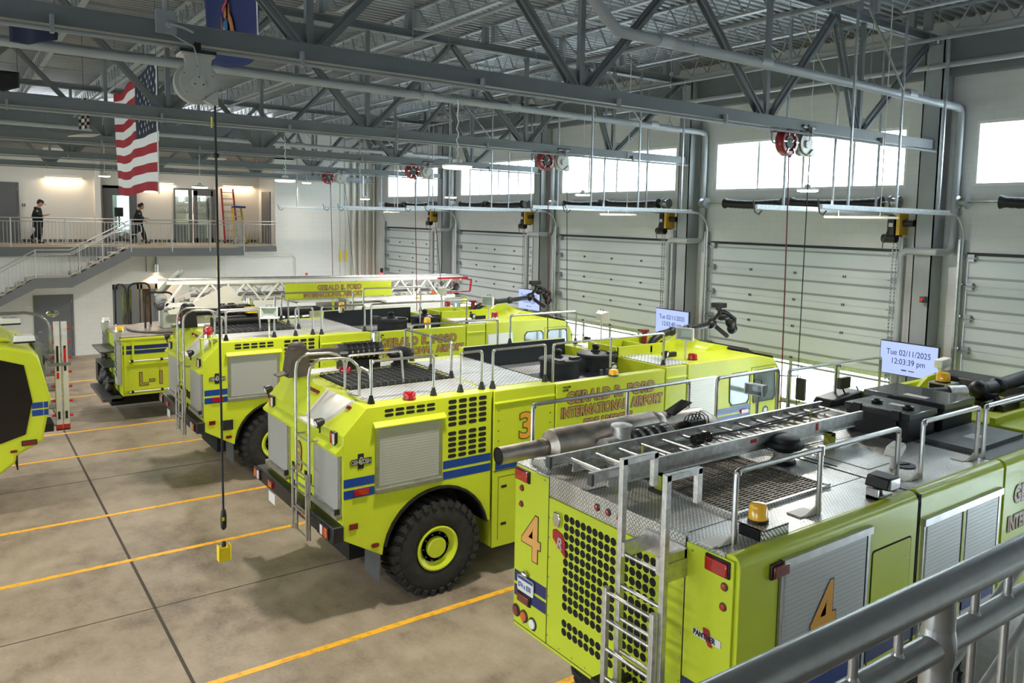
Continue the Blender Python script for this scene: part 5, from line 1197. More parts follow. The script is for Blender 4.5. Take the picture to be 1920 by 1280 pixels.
# ------------------------------------------------------------------ truck whose front shows at the left edge
def truck_left():
    T=thing('fire_truck',(-3.6,18.5,0),'lime yellow fire truck at the left edge with a large dark octagonal window','fire truck')
    yn,yf=17.0,19.9
    prof=[(.70,3.13),(1.10,3.02),(1.20,2.92),(1.37,2.12),(1.22,1.32),(.82,1.12),(.80,.99),(.55,.80),(-9.2,.80),(-9.2,3.13)]
    b=B();b.prism(prof,'y',yn,yf);obj('body',b,'lime',T,bevel=.05,seg=3)
    b=B();b.prism([(-4,3.10),(.35,3.10),(.85,3.13),(.75,3.2),(.5,3.26),(-4,3.28)],'y',17.6,19.6);obj('roof',b,'lime',T,bevel=.06,seg=3)
    oc=[(.30,2.95),(.62,2.90),(.97,2.78),(1.08,2.10),(.96,1.50),(.57,1.38),(.05,1.25),(-.3,1.5),(-.45,2.1),(-.25,2.8)]
    b=B();b.prism(oc,'y',yn-.012,yn);w=obj('side_window',b,'dark_window',T)
    b=B();b.prism([(-1.9,1.2),(-.6,1.2),(-.6,2.85),(-1.9,2.85)],'y',yn-.012,yn);obj('side_window',b,'dark_window',T)
    b=B();b.box(1.0,1.2,18.0-.9,18.9,1.6,2.8)
    b=B()
    for z0,z1 in ((1.96,2.07),(1.82,1.93)):
        b.box(1.07,1.24,yn-.006,yn-.001,z0,z1);b.box(1.255,1.325,yn-.006,yn-.001,z0,z1)
    obj('blue_stripe',b,'blue',T)
    b=B();b.box(.89,1.13,yn-.03,yn,1.29,1.39);o=obj('side_lamp',b,'black',T,bevel=.01);b=B();b.box(.91,1.11,yn-.045,yn-.02,1.305,1.375);obj('lens',b,'red_dark_lens',o)
    b=B();capsule(b,.77,1.21,.11,.05,yn-.012,yn);obj('side_marker',b,'red_dark_lens',T)
    b=B();b.box(.81,.83,yn+.02,yf-.02,.85,1.12);b.box(-8,.4,yn+.6,yf-.6,.45,.85);obj('underside',b,'matte_black',T)
    for x in (-1.4,-6.0,-7.6):
        for y,s in ((yn-.01,1),(yf+.01,-1)): wheel('wheel',T,x,y,.70,.70,.5,s)
    for x0,y in ((.84,17.35),(.72,18.95)):
        z=3.15 if y<18 else 3.30
        b=B();b.box(x0,x0+.33,y-.16,y+.16,z,z+.035);o=obj('light_bar',b,'black',T);b=B();b.prism([(x0-.01,z+.03),(x0+.34,z+.03),(x0+.32,z+.125),(x0+.02,z+.14)],'y',y-.17,y+.17);obj('lens',b,'clear_lens',o,bevel=.01)
    b=B()
    for y in (17.5,17.75): b.tube([(-3,y,3.66),(1.05,y,3.66),(1.25,y,3.62),(1.38,y,3.52),(1.44,y,3.38),(1.44,y,2.9)],.018,8)
    obj('grab_rail',b,'rail_silver',T)
    b=B();b.box(1.20,1.32,17.75,18.8,2.6,3.05)
    for z in (1.35,1.7,2.05,2.35,2.65): b.box(1.3,1.62,18.0,18.75,z,z+.03)
    for y in (18.0,18.7): b.beam((1.35,y,1.3),(1.35,y,3.0),.05,.05,(0,1,0))
    b.beam((1.2,18.0,3.2),(1.5,18.0,2.6),.04,.04);b.box(1.25,1.7,18.1,18.4,2.78,2.84);obj('ladder_rack',b,'galv_dull',T)
    b=B();b.box(1.2,1.45,17.6,18.2,1.35,1.5);b.ell((1.25,17.9,2.7),.12,.1,.15);obj('rack_fitting',b,'black',T)
    b=B();b.lathe((1.52,17.92,3.52),[(.03,0),(.1,.05),(.11,.08),(.08,.12),(0,.14)],14);obj('work_light',b,'chrome',T)
    return T
emd=simple('dark_window',(.003,.003,.003),.25,coat=.3)
T0=truck_left()
Lg=thing('folding_ladder',(1.66,18.0,1.3),'white folding ladder with red knobs hanging upright on the left truck','ladder')
for x in (1.575,1.70):
    b=B();b.box(x-.05,x+.05,17.94,18.02,1.38,3.42);b.box(x-.04,x+.04,17.93,17.94,1.5,3.3);obj('rail',b,'white_paint',Lg)
    b=B();b.box(x-.055,x+.055,17.93,18.03,1.30,1.385);obj('end_cap',b,'red_plastic',Lg)
    b=B();b.box(x-.055,x+.055,17.93,18.03,1.27,1.30);b.box(x-.02,x+.02,17.925,17.93,2.45,2.95);b.box(x-.02,x+.02,17.925,17.93,1.5,1.65);obj('decal',b,'black',Lg)
b=B()
for k in range(7): z=1.55+k*.29;b.lathe((1.75,17.97,z),[(.03,0),(.02,.03),(.03,.06),(0,.065)],8,(1,0,0));b.lathe((1.52,17.97,z+.02),[(.03,0),(.02,.03),(.03,.06),(0,.065)],8,(-1,0,0))
obj('locking_knob',b,'red_plastic',Lg)
b=B();b.box(1.70-.02,1.70+.02,17.92,17.926,2.62,2.9);b.box(1.575-.02,1.575+.02,17.92,17.926,2.3,2.42);obj('decal',b,'red_plastic',Lg)
b=B();b.box(1.4,1.8,17.92,17.97,2.55,2.62);obj('clamp',b,'galv_dull',Lg)

# ------------------------------------------------------------------ ladder truck
def ladder_truck():
    T=thing('ladder_truck',(8.9,24.6,0),'fire truck with a long white aerial ladder, black hoops and L-1 marking on its side','fire truck')
    yn,yf=23.3,25.9
    b=B();b.box(3.5,9.9,yn,yf,.68,2.2);b.box(3.47,9.9,yn-.02,yf+.02,2.17,2.24);obj('body',b,'lime',T,bevel=.015)
    b=B();b.box(3.45,5.4,yn,yf,2.24,2.27);obj('rear_deck',b,'soiled_plate',T)
    # side bands
    b=B();b.box(3.52,3.74,yn-.006,yn,1.93,2.03);b.box(3.52,3.74,yn-.006,yn,1.80,1.90);b.box(3.80,9.8,yn-.006,yn,1.93,2.03);b.box(3.80,9.8,yn-.006,yn,1.80,1.90);obj('blue_stripe',b,'navy_blue2',T)
    b=B();b.box(3.60,9.8,yn-.02,yn,.82,1.46);sh=obj('side_shutter',b,'shutter_lime',T)
    b=B();b.box(3.55,3.60,yn-.03,yn,.78,2.1);b.box(3.60,9.8,yn-.035,yn,1.46,1.52);b.box(3.74,3.78,yn-.03,yn,1.52,2.15);obj('side_frame',b,'lime',T)
    for z in (1.62,.79):
        b=B();b.cyl((3.66,yn-.06,z),(9.6,yn-.06,z),.018,8);o=obj('hand_bar',b,'white_paint',T);b=B()
        for k in range(9): b.box(3.7+k*.72,3.76+k*.72,yn-.09,yn,z-.03,z+.03)
        obj('bar_bracket',b,'black',o)
    text('unit_mark','L-1',.50,(3.88,yn-.026,.95),(1,0,0),(0,0,1),'gold_letter',T,.95,.006,.004,outline='ink',ow=.014,space=1.1)
    b=B();b.box(3.3,10.5,yn+.5,yf-.5,.35,.7);b.box(3.25,3.5,yn+.1,yf-.1,.45,.62);obj('chassis',b,'matte_black',T)
    for x in (6.6,8.0,11.6):
        for y,s in ((yn+.02,1),(yf-.02,-1)): wheel('wheel',T,x,y,.55,.55,.4,s)
    # rear pillars, steps and gear
    for y in (yn+.18,yf-.35):
        b=B();b.box(3.38,3.52,y-.16,y+.2,1.0,2.2);b.box(3.36,3.5,y-.18,y+.22,2.2,2.42);o=obj('rear_pillar',b,'cream_grey',T);b=B()
        for k in range(6): b.prism([(y-.14,1.2+k*.16),(y+.1,1.3+k*.16),(y+.1,1.38+k*.16),(y-.14,1.28+k*.16)],'x',3.372,3.38)
        obj('chevron',b,'navy_blue2',o)
    b=B()
    for k,z in enumerate((.62,1.0,1.4,1.8)): b.box(3.2-.08*k+.1,3.5,yn+.5,yf-.6,z,z+.04)
    b.box(3.05,3.5,yn+.1,yf-.1,.55,.64);obj('rear_step',b,'dark_grey',T)
    b=B()
    for k in range(7): b.ell((3.28+.04*(k%2),23.9+.22*k,.85+.13*(k%3)),.12,.13,.16,10,6)
    for k in range(5): b.ell((3.34,24.9+.12*k,1.3+.1*k),.08,.09,.1,8,6)
    b.box(3.2,3.4,yf-.5,yf-.1,.75,1.3);obj('rear_gear',b,'black',T)
    b=B();b.box(3.03,3.05,yn+.15,yn+.4,.56,.63);obj('marker_lamp',b,'red_lens',T)
    beacon(T,3.48,yn+.12,2.42,.11,.1,'amber_lens',bh=.04);beacon(T,3.46,yf-.28,2.42,.1,.1,'clear_lens',bh=.04)
    # turntable and hoops
    b=B();b.lathe((5.0,24.6,2.27),[(1.12,0),(1.15,.03),(1.15,.07),(0,.08)],48);obj('turntable',b,'soiled_plate',T)
    for P in (((3.70,25.5,2.35),(3.70,25.5,3.52),(3.95,25.3,3.50),(3.98,25.2,2.4)),((4.0,25.35,2.35),(4.02,25.35,3.52),(4.55,25.2,3.55),(4.55,25.15,2.35)),((4.25,24.25,2.35),(4.25,24.25,3.35),(4.95,24.1,3.35),(4.98,24.1,2.3))):
        b=B();Q=[V(P[0]),V(P[1])*.2+V(P[0])*.0+V(P[1])*.8]
        p0,p1,p2,p3=[V(q) for q in P];r=.2
        Q=[p0,p1-V((0,0,r))];c=p1+(p2-p1).normalized()*r
        for t in range(1,6): u=t/5;Q.append((p1-V((0,0,r)))*(1-u)**2+p1*2*u*(1-u)+c*u*u)
        c2=p2-(p2-p1).normalized()*r
        for t in range(0,6): u=t/5;Q.append(c2*(1-u)**2+p2*2*u*(1-u)+(p2-V((0,0,r)))*u*u)
        Q.append(p3);b.tube(Q,.028,8);obj('hoop_rail',b,'black',T)
    # control box, pedestal and lift ram
    b=B();b.box(4.65,5.5,24.0,24.4,2.35,2.85);obj('control_box',b,'cream_grey',T,bevel=.01)
    b=B();b.prism([(4.75,2.85),(5.2,2.95),(6.3,3.5),(6.45,3.48),(6.9,2.85),(6.8,2.7),(4.8,2.75)],'y',23.86,23.92);b.prism([(5.0,3.0),(5.6,2.9),(6.3,3.4),(6.2,3.5)],'y',24.9,24.96);b.prism([(4.9,2.9),(5.4,2.9),(6.4,3.45),(6.5,3.35),(6.85,2.85),(6.4,2.7),(5.0,2.75)],'y',25.0,25.06)
    b.box(5.4,6.7,24.16,25.0,2.34,2.8);pd=obj('ladder_pedestal',b,'cream_white',T)
    text('length_mark','75 FT.',.19,(6.1,23.855,2.86),(1,0,0),(0,0,1),'ink',pd,1,.004,.006)
    b=B();b.cyl((5.75,24.05,2.6),(6.25,24.05,3.3),.075,12);b.cyl((5.6,25.1,2.6),(6.2,25.1,3.3),.075,12);obj('lift_ram',b,'white_paint',T)
    b=B();b.tube([(4.6,24.7,3.2),(4.9,24.7,3.55),(5.25,24.7,3.9)],.06,10);b.tube([(4.75,24.9,3.2),(5.05,24.9,3.55),(5.4,24.9,3.9)],.06,10);b.ell((4.75,24.7,3.12),.16,.2,.14,12,8);obj('winch_cover',b,'cream_grey',T)
    b=B();b.cyl((4.5,24.2,3.0),(4.75,24.25,3.05),.1,12);b.ell((4.62,24.2,2.95),.12,.1,.12);obj('cable_drum',b,'dark_grey',T)
    # aerial ladder, truss sides
    Ld=None
    b=B()
    for y in (23.95,25.1):
        b.beam((4.75,y,3.62),(14.3,y,3.55),.07,.09);b.beam((4.7,y,3.0),(14.0,y,2.90),.06,.12)
        b.beam((4.72,y,2.98),(5.15,y,3.6),.06,.06)
        n=17;x0=5.4;dx=.5
        for k in range(n):
            xa=x0+k*dx
            if xa>13.6: break
            t0=.03+(k%2)
            zt,zb=3.6-.007*(xa-5),2.98-.009*(xa-5)
            b.beam((xa,y,zb if k%2==0 else zt),(xa+dx,y,zt if k%2==0 else zb),.045,.045)
            if k%4==1: b.beam((xa+dx,y,zb),(xa+dx,y,zt),.045,.045)
    Ld=obj('ladder_section',b,'white_paint',T)
    b=B()
    for k in range(30): b.cyl((5.0+k*.31,23.95,3.03),(5.0+k*.31,25.1,3.03),.022,6)
    obj('ladder_rung',b,'cream_grey',Ld)
    b=B()
    for y in (24.2,24.85):
        b.beam((5.4,y,3.5),(14.4,y,3.42),.05,.06);b.beam((5.4,y,3.1),(14.4,y,3.02),.05,.08)
        for k in range(22): xa=5.6+k*.4;b.beam((xa,y,3.1 if k%2 else 3.48),(xa+.4,y,3.48 if k%2 else 3.1),.035,.035)
    obj('inner_section',b,'cream_white',Ld)
    b=B();b.box(5.5,13.8,24.3,24.75,3.06,3.10);b.cyl((5.5,24.5,3.2),(13.8,24.5,3.14),.05,10);b.cyl((4.8,24.0,3.72),(14.2,24.0,3.62),.04,8);obj('waterway',b,'aluminium',Ld)
    b=B();b.box(8.05,11.55,23.88,23.92,3.03,3.50);sg=obj('name_board',b,'lime',T,bevel=.004)
    text('airport_name','GERALD R. FORD',.22,(9.05,23.875,3.28),(1,0,0),(0,0,1),'tan_letter',sg,.85,.004,.005,outline='ink',ow=.007)
    text('airport_name','INTERNATIONAL AIRPORT',.20,(8.6,23.875,3.07),(1,0,0),(0,0,1),'tan_letter',sg,.80,.004,.006,outline='ink',ow=.007)
    b=B();b.box(13.5,14.6,23.9,23.94,3.02,3.06);b.box(13.3,14.5,23.9,23.94,3.5,3.56);b.beam((14.6,23.92,3.05),(14.65,23.92,3.45),.05,.05);b.beam((14.6,25.1,3.05),(14.65,25.1,3.45),.05,.05);b.beam((14.65,23.92,3.45),(14.65,25.1,3.45),.05,.05);obj('tip_guard',b,'letter_red',Ld)
    b=B();b.cyl((14.2,24.5,3.1),(14.5,24.4,2.75),.07,10);b.ell((14.5,24.3,2.65),.16,.1,.1);b.ell((14.2,24.2,3.2),.12,.12,.14);obj('tip_nozzle',b,'dark_grey',Ld)
    b=B();b.ell((14.45,24.1,2.72),.16,.12,.12);obj('tip_lamp',b,'fluoro',Ld)
    b=B();b.box(13.3,14.3,24.0,24.9,2.62,2.9);b.prism([(13.2,2.85),(13.6,2.7),(14.2,2.7),(14.3,2.85)],'y',23.9,24.0);obj('cradle',b,'cream_grey',T)
    # crew cab
    prof=[(9.95,.7),(9.95,2.62),(10.1,2.78),(13.2,2.82),(13.6,2.6),(13.75,1.8),(13.75,.7)]
    b=B();b.prism(prof,'y',yn,yf);obj('cab',b,'white_paint',T,bevel=.04,seg=3)
    b=B();b.box(9.95,13.75,yn-.003,yf+.003,.72,1.7);obj('cab_lower',b,'lime',T)
    for x0,x1 in ((10.45,11.15),(11.35,11.95),(12.4,13.1)):
        window_side(T,rrect(x0,x1,2.02,2.42,.08,3),yn,1,gm='cab_glass')
    b=B();b.box(11.2,13.0,yn+.2,yf-.2,2.82,2.9);b.box(12.9,13.3,yn+.1,yf-.1,2.82,2.93);o=obj('light_bar',b,'clear_lens',T,bevel=.02)
    beacon(T,12.4,yn+.3,2.82,.1,.09,'amber_lens',bh=.04);beacon(T,13.3,24.2,2.95,.1,.09,'orange_lens',bh=.04)
    # hose bed and pump area between
    b=B();b.box(6.9,9.8,yn+.1,yf-.1,2.24,2.3);b.box(7.0,9.6,24.0,25.6,2.3,2.6);b.box(7.2,9.7,yn+.3,23.9,2.3,2.5);obj('hose_bed',b,'matte_black',T)
    b=B()
    for k in range(6): b.cyl((7.2+.4*k,23.5,2.52),(7.5+.4*k,23.6,2.52),.06,8)
    b.box(8.6,9.9,yn+.05,yn+.1,2.24,2.7);b.box(9.75,9.85,yn,yf,2.2,3.0);obj('bed_fitting',b,'aluminium',T)
    b=B();b.beam((9.4,yn+.2,2.3),(9.4,yn+.2,3.0),.06,.06);b.box(7.6,9.8,yn+.02,yn+.08,2.3,2.42);obj('bed_post',b,'lime',T)
    b=B();b.tube([(13.75,yn,2.5),(14.1,yn-.3,2.55),(14.1,yn-.3,2.0)],.02,6);b.box(14.05,14.15,yn-.45,yn-.2,1.95,2.45);obj('mirror',b,'white_paint',T)
    return T
simple('navy_blue2',(.008,.02,.12),.4)
L1=ladder_truck()
# ------------------------------------------------------------------ far walkway: doors, rails, stair
def leafdoor(name,i,x0,x1,y,z0,z1,mat='door_grey',lab=''):
    b=B();b.box(x0,x1,y-.03,y+.05,z0,z1);o=struct(name%i,b,mat,lab)
    f=B();f.box(x0-.06,x0,y-.05,y+.06,z0,z1+.06);f.box(x1,x1+.06,y-.05,y+.06,z0,z1+.06);f.box(x0,x1,y-.05,y+.06,z1,z1+.06);obj('frame',f,'door_grey',o)
    f=B();f.cyl((x0+.12,y-.09,z0+1.0),(x0+.12,y-.03,z0+1.0),.02,8);f.box(x0+.06,x0+.18,y-.1,y-.08,z0+.98,z0+1.02);obj('door_handle',f,'aluminium',o)
    f=B()
    for z in (z0+.2,z0+1.1,z1-.2): f.cyl((x1-.01,y-.05,z-.06),(x1-.01,y-.05,z+.06),.015,6)
    obj('hinge',f,'galv_dull',o)
    return o
leafdoor('door_%d',20,2.43,3.60,YB+.02,0,2.33,lab='plain grey steel door under the stair landing')
leafdoor('door_%d',21,.95,2.25,39.44,4.2,6.62,lab='plain grey door at the left end of the far walkway')
leafdoor('door_%d',22,12.03-.0,12.04,37.5,4.2,6.5) if False else None
b=B();b.box(12.0,12.05,37.7,38.95,4.2,6.65);struct('door_22',b,'door_grey','grey door in the side wall at the right of the walkway')
# glazed entrance below, wooden doors behind
b=B()
for x in (4.98,5.10,5.86,5.98,6.52): b.box(x,x+.07,YB,YB+.08,0,2.7)
b.box(4.98,6.6,YB,YB+.08,2.5,2.72);b.box(5.1,5.9,YB,YB+.08,0,.25);b.box(5.17,5.3,YB,YB+.08,.25,2.5);b.box(5.66,5.86,YB,YB+.08,.25,2.5)
o=struct('door_23',b,'door_grey','grey framed glazed entrance on the ground floor behind the ladder truck')
b=B();b.box(5.3,5.66,YB+.03,YB+.036,.25,2.5);obj('glazing',b,'door_glass',o)
b=B();b.box(5.35,5.5,YB+1.9,YB+1.92,.2,2.5);obj('bright_opening',b,'room_window',o)
b=B();b.box(5.55,6.5,YB+1.2,YB+1.25,0,2.6);o=obj('wood_door',b,'wood',org=(6,YB+1.2,0));tag(o,'warm brown wooden door seen through the ground floor entrance','door')
# upstairs glazed door with exercise room behind
b=B();X0,X1,Z1=5.36,6.68,6.70;y=39.44
b.box(X0,X0+.12,y-.04,y+.06,4.2,Z1);b.box(X1-.30,X1,y-.04,y+.06,4.2,Z1);b.box(X0,X1,y-.04,y+.06,Z1-.12,Z1);b.box(X0+.12,X0+.36,y-.04,y+.04,4.2,Z1);b.box(X0+.36,X1-.3,y-.04,y+.04,6.28,Z1);b.box(X0+.36,X1-.3,y-.04,y+.04,4.2,4.5)
o=struct('door_24',b,'door_grey','grey door with a tall glass pane looking into a bright room')
b=B();b.box(X0+.36,X1-.3,y,y+.005,4.5,6.28);obj('glazing',b,'door_glass',o)
b=B();b.box(5.3,6.3,41.5,41.55,4.3,6.8);obj('room_beyond',b,'room_green',o)
b=B();b.box(6.20,6.72,41.5,41.56,4.75,6.3);obj('bright_window',b,'room_window',o)
E_=thing('exercise_bike',(6.0,39.3,4.2),'black and chrome exercise machine just inside the glazed upper door','exercise machine')
b=B();b.box(5.78,6.12,39.32,39.36,5.35,5.75);b.beam((5.95,39.3,4.9),(5.95,39.34,5.4),.06,.06);obj('console',b,'black',E_,bevel=.02)
b=B();b.tube([(5.6,39.3,4.95),(5.75,39.3,5.1),(6.05,39.3,5.1),(6.2,39.3,4.95)],.03,6);b.tube([(5.6,39.3,4.25),(5.7,39.3,4.6),(6.1,39.3,4.7),(6.4,39.3,4.3)],.035,6);b.cyl((5.7,39.26,4.5),(5.7,39.34,4.5),.17,14);b.cyl((6.2,39.26,4.5),(6.2,39.34,4.5),.14,14);b.tube([(5.5,39.3,4.22),(6.5,39.3,4.22)],.03,6);obj('frame',b,'aluminium',E_)
# kitchenette behind a glazed screen
b=B();X0,X1=8.2,10.02
b.box(X0,X1,y-.05,y+.05,6.62,6.70)
for x,w_ in ((8.2,.06),(8.84,.14),(9.06,.16),(9.82,.20)): b.box(x,x+w_,y-.05,y+.05,4.2,6.62)
b.box(9.06,9.9,y-.05,y+.05,6.38,6.62);b.box(9.06,9.9,y-.05,y+.05,4.2,4.42);b.box(8.2,8.9,y-.05,y+.05,4.2,4.3)
o=struct('window_40',b,'door_grey','grey framed glass screen and door in front of kitchen cabinets')
b=B();b.box(8.26,8.84,y,y+.005,4.3,6.62);b.box(9.22,9.82,y,y+.005,4.42,6.38);obj('glazing',b,'door_glass',o)
y=41.2
for i,(x0,x1) in enumerate(((8.40,9.22),(9.5,10.05),(10.2,10.5))):
    t=thing('wall_cabinet',((x0+x1)/2,y,5.7),['grey wood wall cabinet behind the left pane of the glass screen','grey wood wall cabinet behind the glass door, its left half','narrow dark tall cabinet behind the glass door, its right half'][i],'cabinet')
    b=B();y=41.2;b.box(x0,x1,y+.012,y+.38,5.55 if i<2 else 4.25,6.35);obj('body',b,'wood_grey',t);b=B();b.box(x0+.04,(x0+x1)/2-.01,y+.006,y+.012,5.6,6.3);b.box((x0+x1)/2+.01,x1-.04,y+.006,y+.012,5.6,6.3);d=obj('cabinet_door',b,'wood_grey',t);b=B();b.box(x1-.1,x1-.08,y-.0,y+.006,5.65,5.75);obj('handle',b,'white_paint',d)
y=41.0
b=B();b.box(8.3,10.1,y-.03,y+.58,5.12,5.17);b.box(8.32,10.08,y+.03,y+.56,4.2,5.12) ;o=obj('kitchen_counter',b,'counter',org=(9,y,5.1));tag(o,'pale kitchen counter behind the upper glass screen','counter')
b=B();b.box(8.5,9.1,y-.12,y-.05,4.2,5.0);b.box(9.6,9.95,y-.12,y-.05,4.2,5.0);o=obj('dark_appliance',b,'dark_grey',org=(8.5,y,4.5));tag(o,'dark appliance under the kitchen counter','appliance')
b=B();b.box(8.7,8.98,y+.03,y+.2,5.17,5.25);o=obj('yellow_pack',b,'yellow_plastic',org=(8.5,y,5.17));tag(o,'small yellow pack lying on the kitchen counter','box')
b=B();b.box(2.38,2.56,39.47,39.5,5.65,5.85);o=obj('restroom_sign',b,'white_sticker',org=(2.5,39.5,5.7));tag(o,'small white restroom sign between the grey door and the man with the phone','sign')
b=B();b.box(2.41,2.45,39.465,39.47,5.69,5.78);b.box(2.48,2.52,39.465,39.47,5.69,5.78);b.lathe((2.43,39.468,5.80),[(.02,0),(0,.003)],8,(0,-1,0));b.lathe((2.50,39.468,5.80),[(.02,0),(0,.003)],8,(0,-1,0));obj('pictogram',b,'ink',o)
b=B();b.box(2.72,2.80,39.48,39.5,4.62,4.74);o=obj('power_outlet',b,'outlet',org=(2.7,39.5,4.6));tag(o,'small outlet low on the wall behind the man with the phone','outlet')
b=B()
for k in range(110): b.box(-8+k*.185,-8+k*.185+.13,39.485,39.5,4.22,4.34) if not (5.3<-8+k*.185<6.7 or 8.1<-8+k*.185<10.0 or -8+k*.185>11.9) else None
o=struct('baseboard_back',b,'dark_grey','dark dashed base trim along the far upper wall')
# stepladders leaning
for (x0,x1,mat,lab,zt) in ((10.25,10.85,'ladder_red','red fibreglass extension ladder leaning on the far upper wall',6.75),(10.52,11.0,'ladder_yellow','yellow stepladder with a blue top leaning beside the red ladder',5.85)):
    t=thing('stepladder' if 'step' in lab else 'leaning_ladder',((x0+x1)/2,38.9,4.2),lab,'ladder')
    off=0 if zt>6 else -.75
    for x,xt in ((x0,x0),(x1,x1-.08)):
        b=B();b.beam((x,38.75+off,4.2),(xt,39.3+off,zt),.06,.09,(0,1,0));obj('stile',b,mat,t)
    b=B();n=8 if zt>6 else 6
    for k in range(1,n+1): u=k/(n+.6);b.beam((x0,38.75+off+.55*u,4.2+(zt-4.2)*u),(x1-.08*u,38.75+off+.55*u,4.2+(zt-4.2)*u),.05,.04)
    obj('rung',b,'aluminium',t)
    if zt<6:
        b=B();b.box(x0-.05,x1+.02,39.0-.15+off,39.2+off,zt,zt+.09);obj('top_cap',b,'blue',t)
    b=B();b.box(x0-.06,x0+.06,38.7+off,38.85+off,4.2,4.25);b.box(x1-.06,x1+.06,38.7+off,38.85+off,4.2,4.25);obj('foot',b,'rubber',t)
# brass pole through the platform
o=pipe('fire_pole',[(8.75,34.3,0),(8.75,34.3,7.6)],.035,'brass','polished brass fire pole passing through the far platform','pole')
# guard rails of the walkway
def guard(P,label,z0,into=None,name='guard_rail',sub=True,pick=.115,hgt=1.08,mat='mezz_rail',r=.022,fl=.08,posts=None,grp=None):
    t=into or thing(name,P[0],label,'railing',grp)
    up=V((0,0,1));b=B();b.tube([V(p)+up*hgt for p in P],r,8);obj('top_rail',b,mat,t)
    b=B();b.tube([V(p)+up*(hgt-.13) for p in P],r*.8,8);obj('sub_rail',b,mat,t)
    b=B();b.tube([V(p)+up*fl for p in P],r*.8,8);obj('bottom_rail',b,mat,t)
    b=B();pp_=B()
    for p,q in zip(P,P[1:]):
        p=V(p);q=V(q);L_=(V((q.x,q.y,0))-V((p.x,p.y,0))).length;n=max(1,int(L_/pick))
        for k in range(n+1): c=p+(q-p)*(k/n);b.cyl(c+up*fl,c+up*(hgt-.13),.0085,5)
    bo=obj('baluster',b,mat,t)
    for p in (posts or P):
        pb=B();p=V(p);pb.cyl(p-up*.14,p+up*hgt,r*1.1,8);obj('post',pb,mat,t)
    return t
yg=YB-.12
guard([(-6,yg,4.2),(5.35,yg,4.2)],'long silver railing along the left part of the far walkway',4.2,posts=[(-6,yg,4.2),(-3.6,yg,4.2),(-1.2,yg,4.2),(.5,yg,4.2),(1.75,yg,4.2),(3.45,yg,4.2),(5.1,yg,4.2)])
yp=33.58
guard([(5.46,yp,4.2),(9.62,yp,4.2),(9.62,yg-.02,4.2)],'silver railing around the projecting platform by the fire pole',4.2,posts=[(5.46,yp,4.2),(6.9,yp,4.2),(8.3,yp,4.2),(9.62,yp,4.2),(9.62,34.8,4.2)])
guard([(9.68,yg,4.2),(11.33,yg,4.2)],'short silver railing at the right end of the far walkway',4.2,posts=[(9.68,yg,4.2),(11.33,yg,4.2)])
# stair
S=thing('staircase',(3.2,34.1,0),'grey steel staircase climbing right to the far walkway, with a landing','staircase')
SP=[(-2.6,0.0),(2.38,3.12),(3.49,3.12),(5.44,4.2)]
for y in (33.58,34.70):
    b=B()
    for (xa,za),(xb,zb2) in zip(SP,SP[1:]): b.prism([(xa,za+.02),(xb,zb2+.02),(xb,zb2-.36),(xa,za-.36 if za>0 else 0)],'y',y-.02,y+.02)
    obj('stringer',b,'door_grey',S)
b=B()
for (xa,za),(xb,zb2) in ((SP[0],SP[1]),(SP[2],SP[3])):
    n=round((zb2-za)/.18)
    for k in range(n): x=xa+(xb-xa)*k/n;z=za+(zb2-za)*(k+1)/n;b.box(x,x+(xb-xa)/n+.03,33.62,34.72,z-.05,z)
b.box(2.38,3.49,33.6,34.73,3.07,3.12);obj('tread',b,'stair_tread',S)
b=B()
for (xa,za),(xb,zb2) in ((SP[0],SP[1]),(SP[2],SP[3])):
    n=round((zb2-za)/.18)
    for k in range(n): x=xa+(xb-xa)*k/n;z=za+(zb2-za)*(k+1)/n;b.box(x+.0,x+.02,33.62,34.72,z-.2,z-.05)
obj('riser',b,'door_grey',S)
for y,lab in ((33.6,'near'),):
    P=[(-2.6,y,.02),(2.38,y,3.1),(3.45,y,3.1),(5.40,y,4.2)]
    t=guard(P,'%s'%('silver stair railing on the open near side of the far staircase' if lab=='near' else 'silver stair railing on the wall side of the far staircase'),0,into=S,hgt=1.04,fl=.1,posts=[(-2.6,y,.05),(.2,y,1.75),(2.38,y,3.12),(3.75,y,3.27),(4.5,y,3.68)],grp=None)
    b=B();b.tube([(2.3,y-.08,3.95),(3.5,y-.08,3.97),(5.3,y-.08,5.02),(5.5,y-.08,5.1),(5.75,y-.08,5.1),(5.82,y-.08,5.0),(5.82,y-.08,4.82),(5.72,y-.08,4.72),(5.46,y-.08,4.72)],.018,8);obj('hand_rail',b,'mezz_rail',t)
# small wall things
b=B();b.lathe((6.56,34.9,3.15),[(.10,0),(.10,.34),(0,.34)],16);o=obj('wall_sconce',b,'brushed',org=(6.56,34.9,3.15));tag(o,'small metal cylinder wall light glowing above the ground floor entrance','lamp')
b=B();b.lathe((6.56,34.9,3.145),[(.085,0),(0,-.003)],14);obj('bulb',b,'sconce_warm',o);b=B();b.tube([(6.56,34.95,3.45),(6.56,34.95,3.9)],.015,6);b.tube([(6.2,34.95,3.2),(6.2,34.95,3.9),(6.9,34.95,3.92)],.015,6);obj('conduit',b,'dark_grey',o)
l=bpy.data.lights.new('sconce_light','SPOT');l.energy=60;l.color=(1,.62,.3);l.spot_size=2.2;l.shadow_soft_size=.08;q=bpy.data.objects.new('sconce_light',l);COL.objects.link(q);q.location=(6.56,34.78,3.1);
b=B();b.ell((4.75,34.93,3.5),.14,.08,.07);o=obj('alarm_sounder',b,'outlet',org=(4.75,34.9,3.5));tag(o,'small white alarm on the wall right of the plain grey door','alarm')
b=B();b.box(2.15,2.34,34.98,35.0,1.92,2.0);o=obj('door_sign',b,'white_sticker',org=(2.2,35,1.9));tag(o,'small white sign on the wall left of the plain grey door','sign')
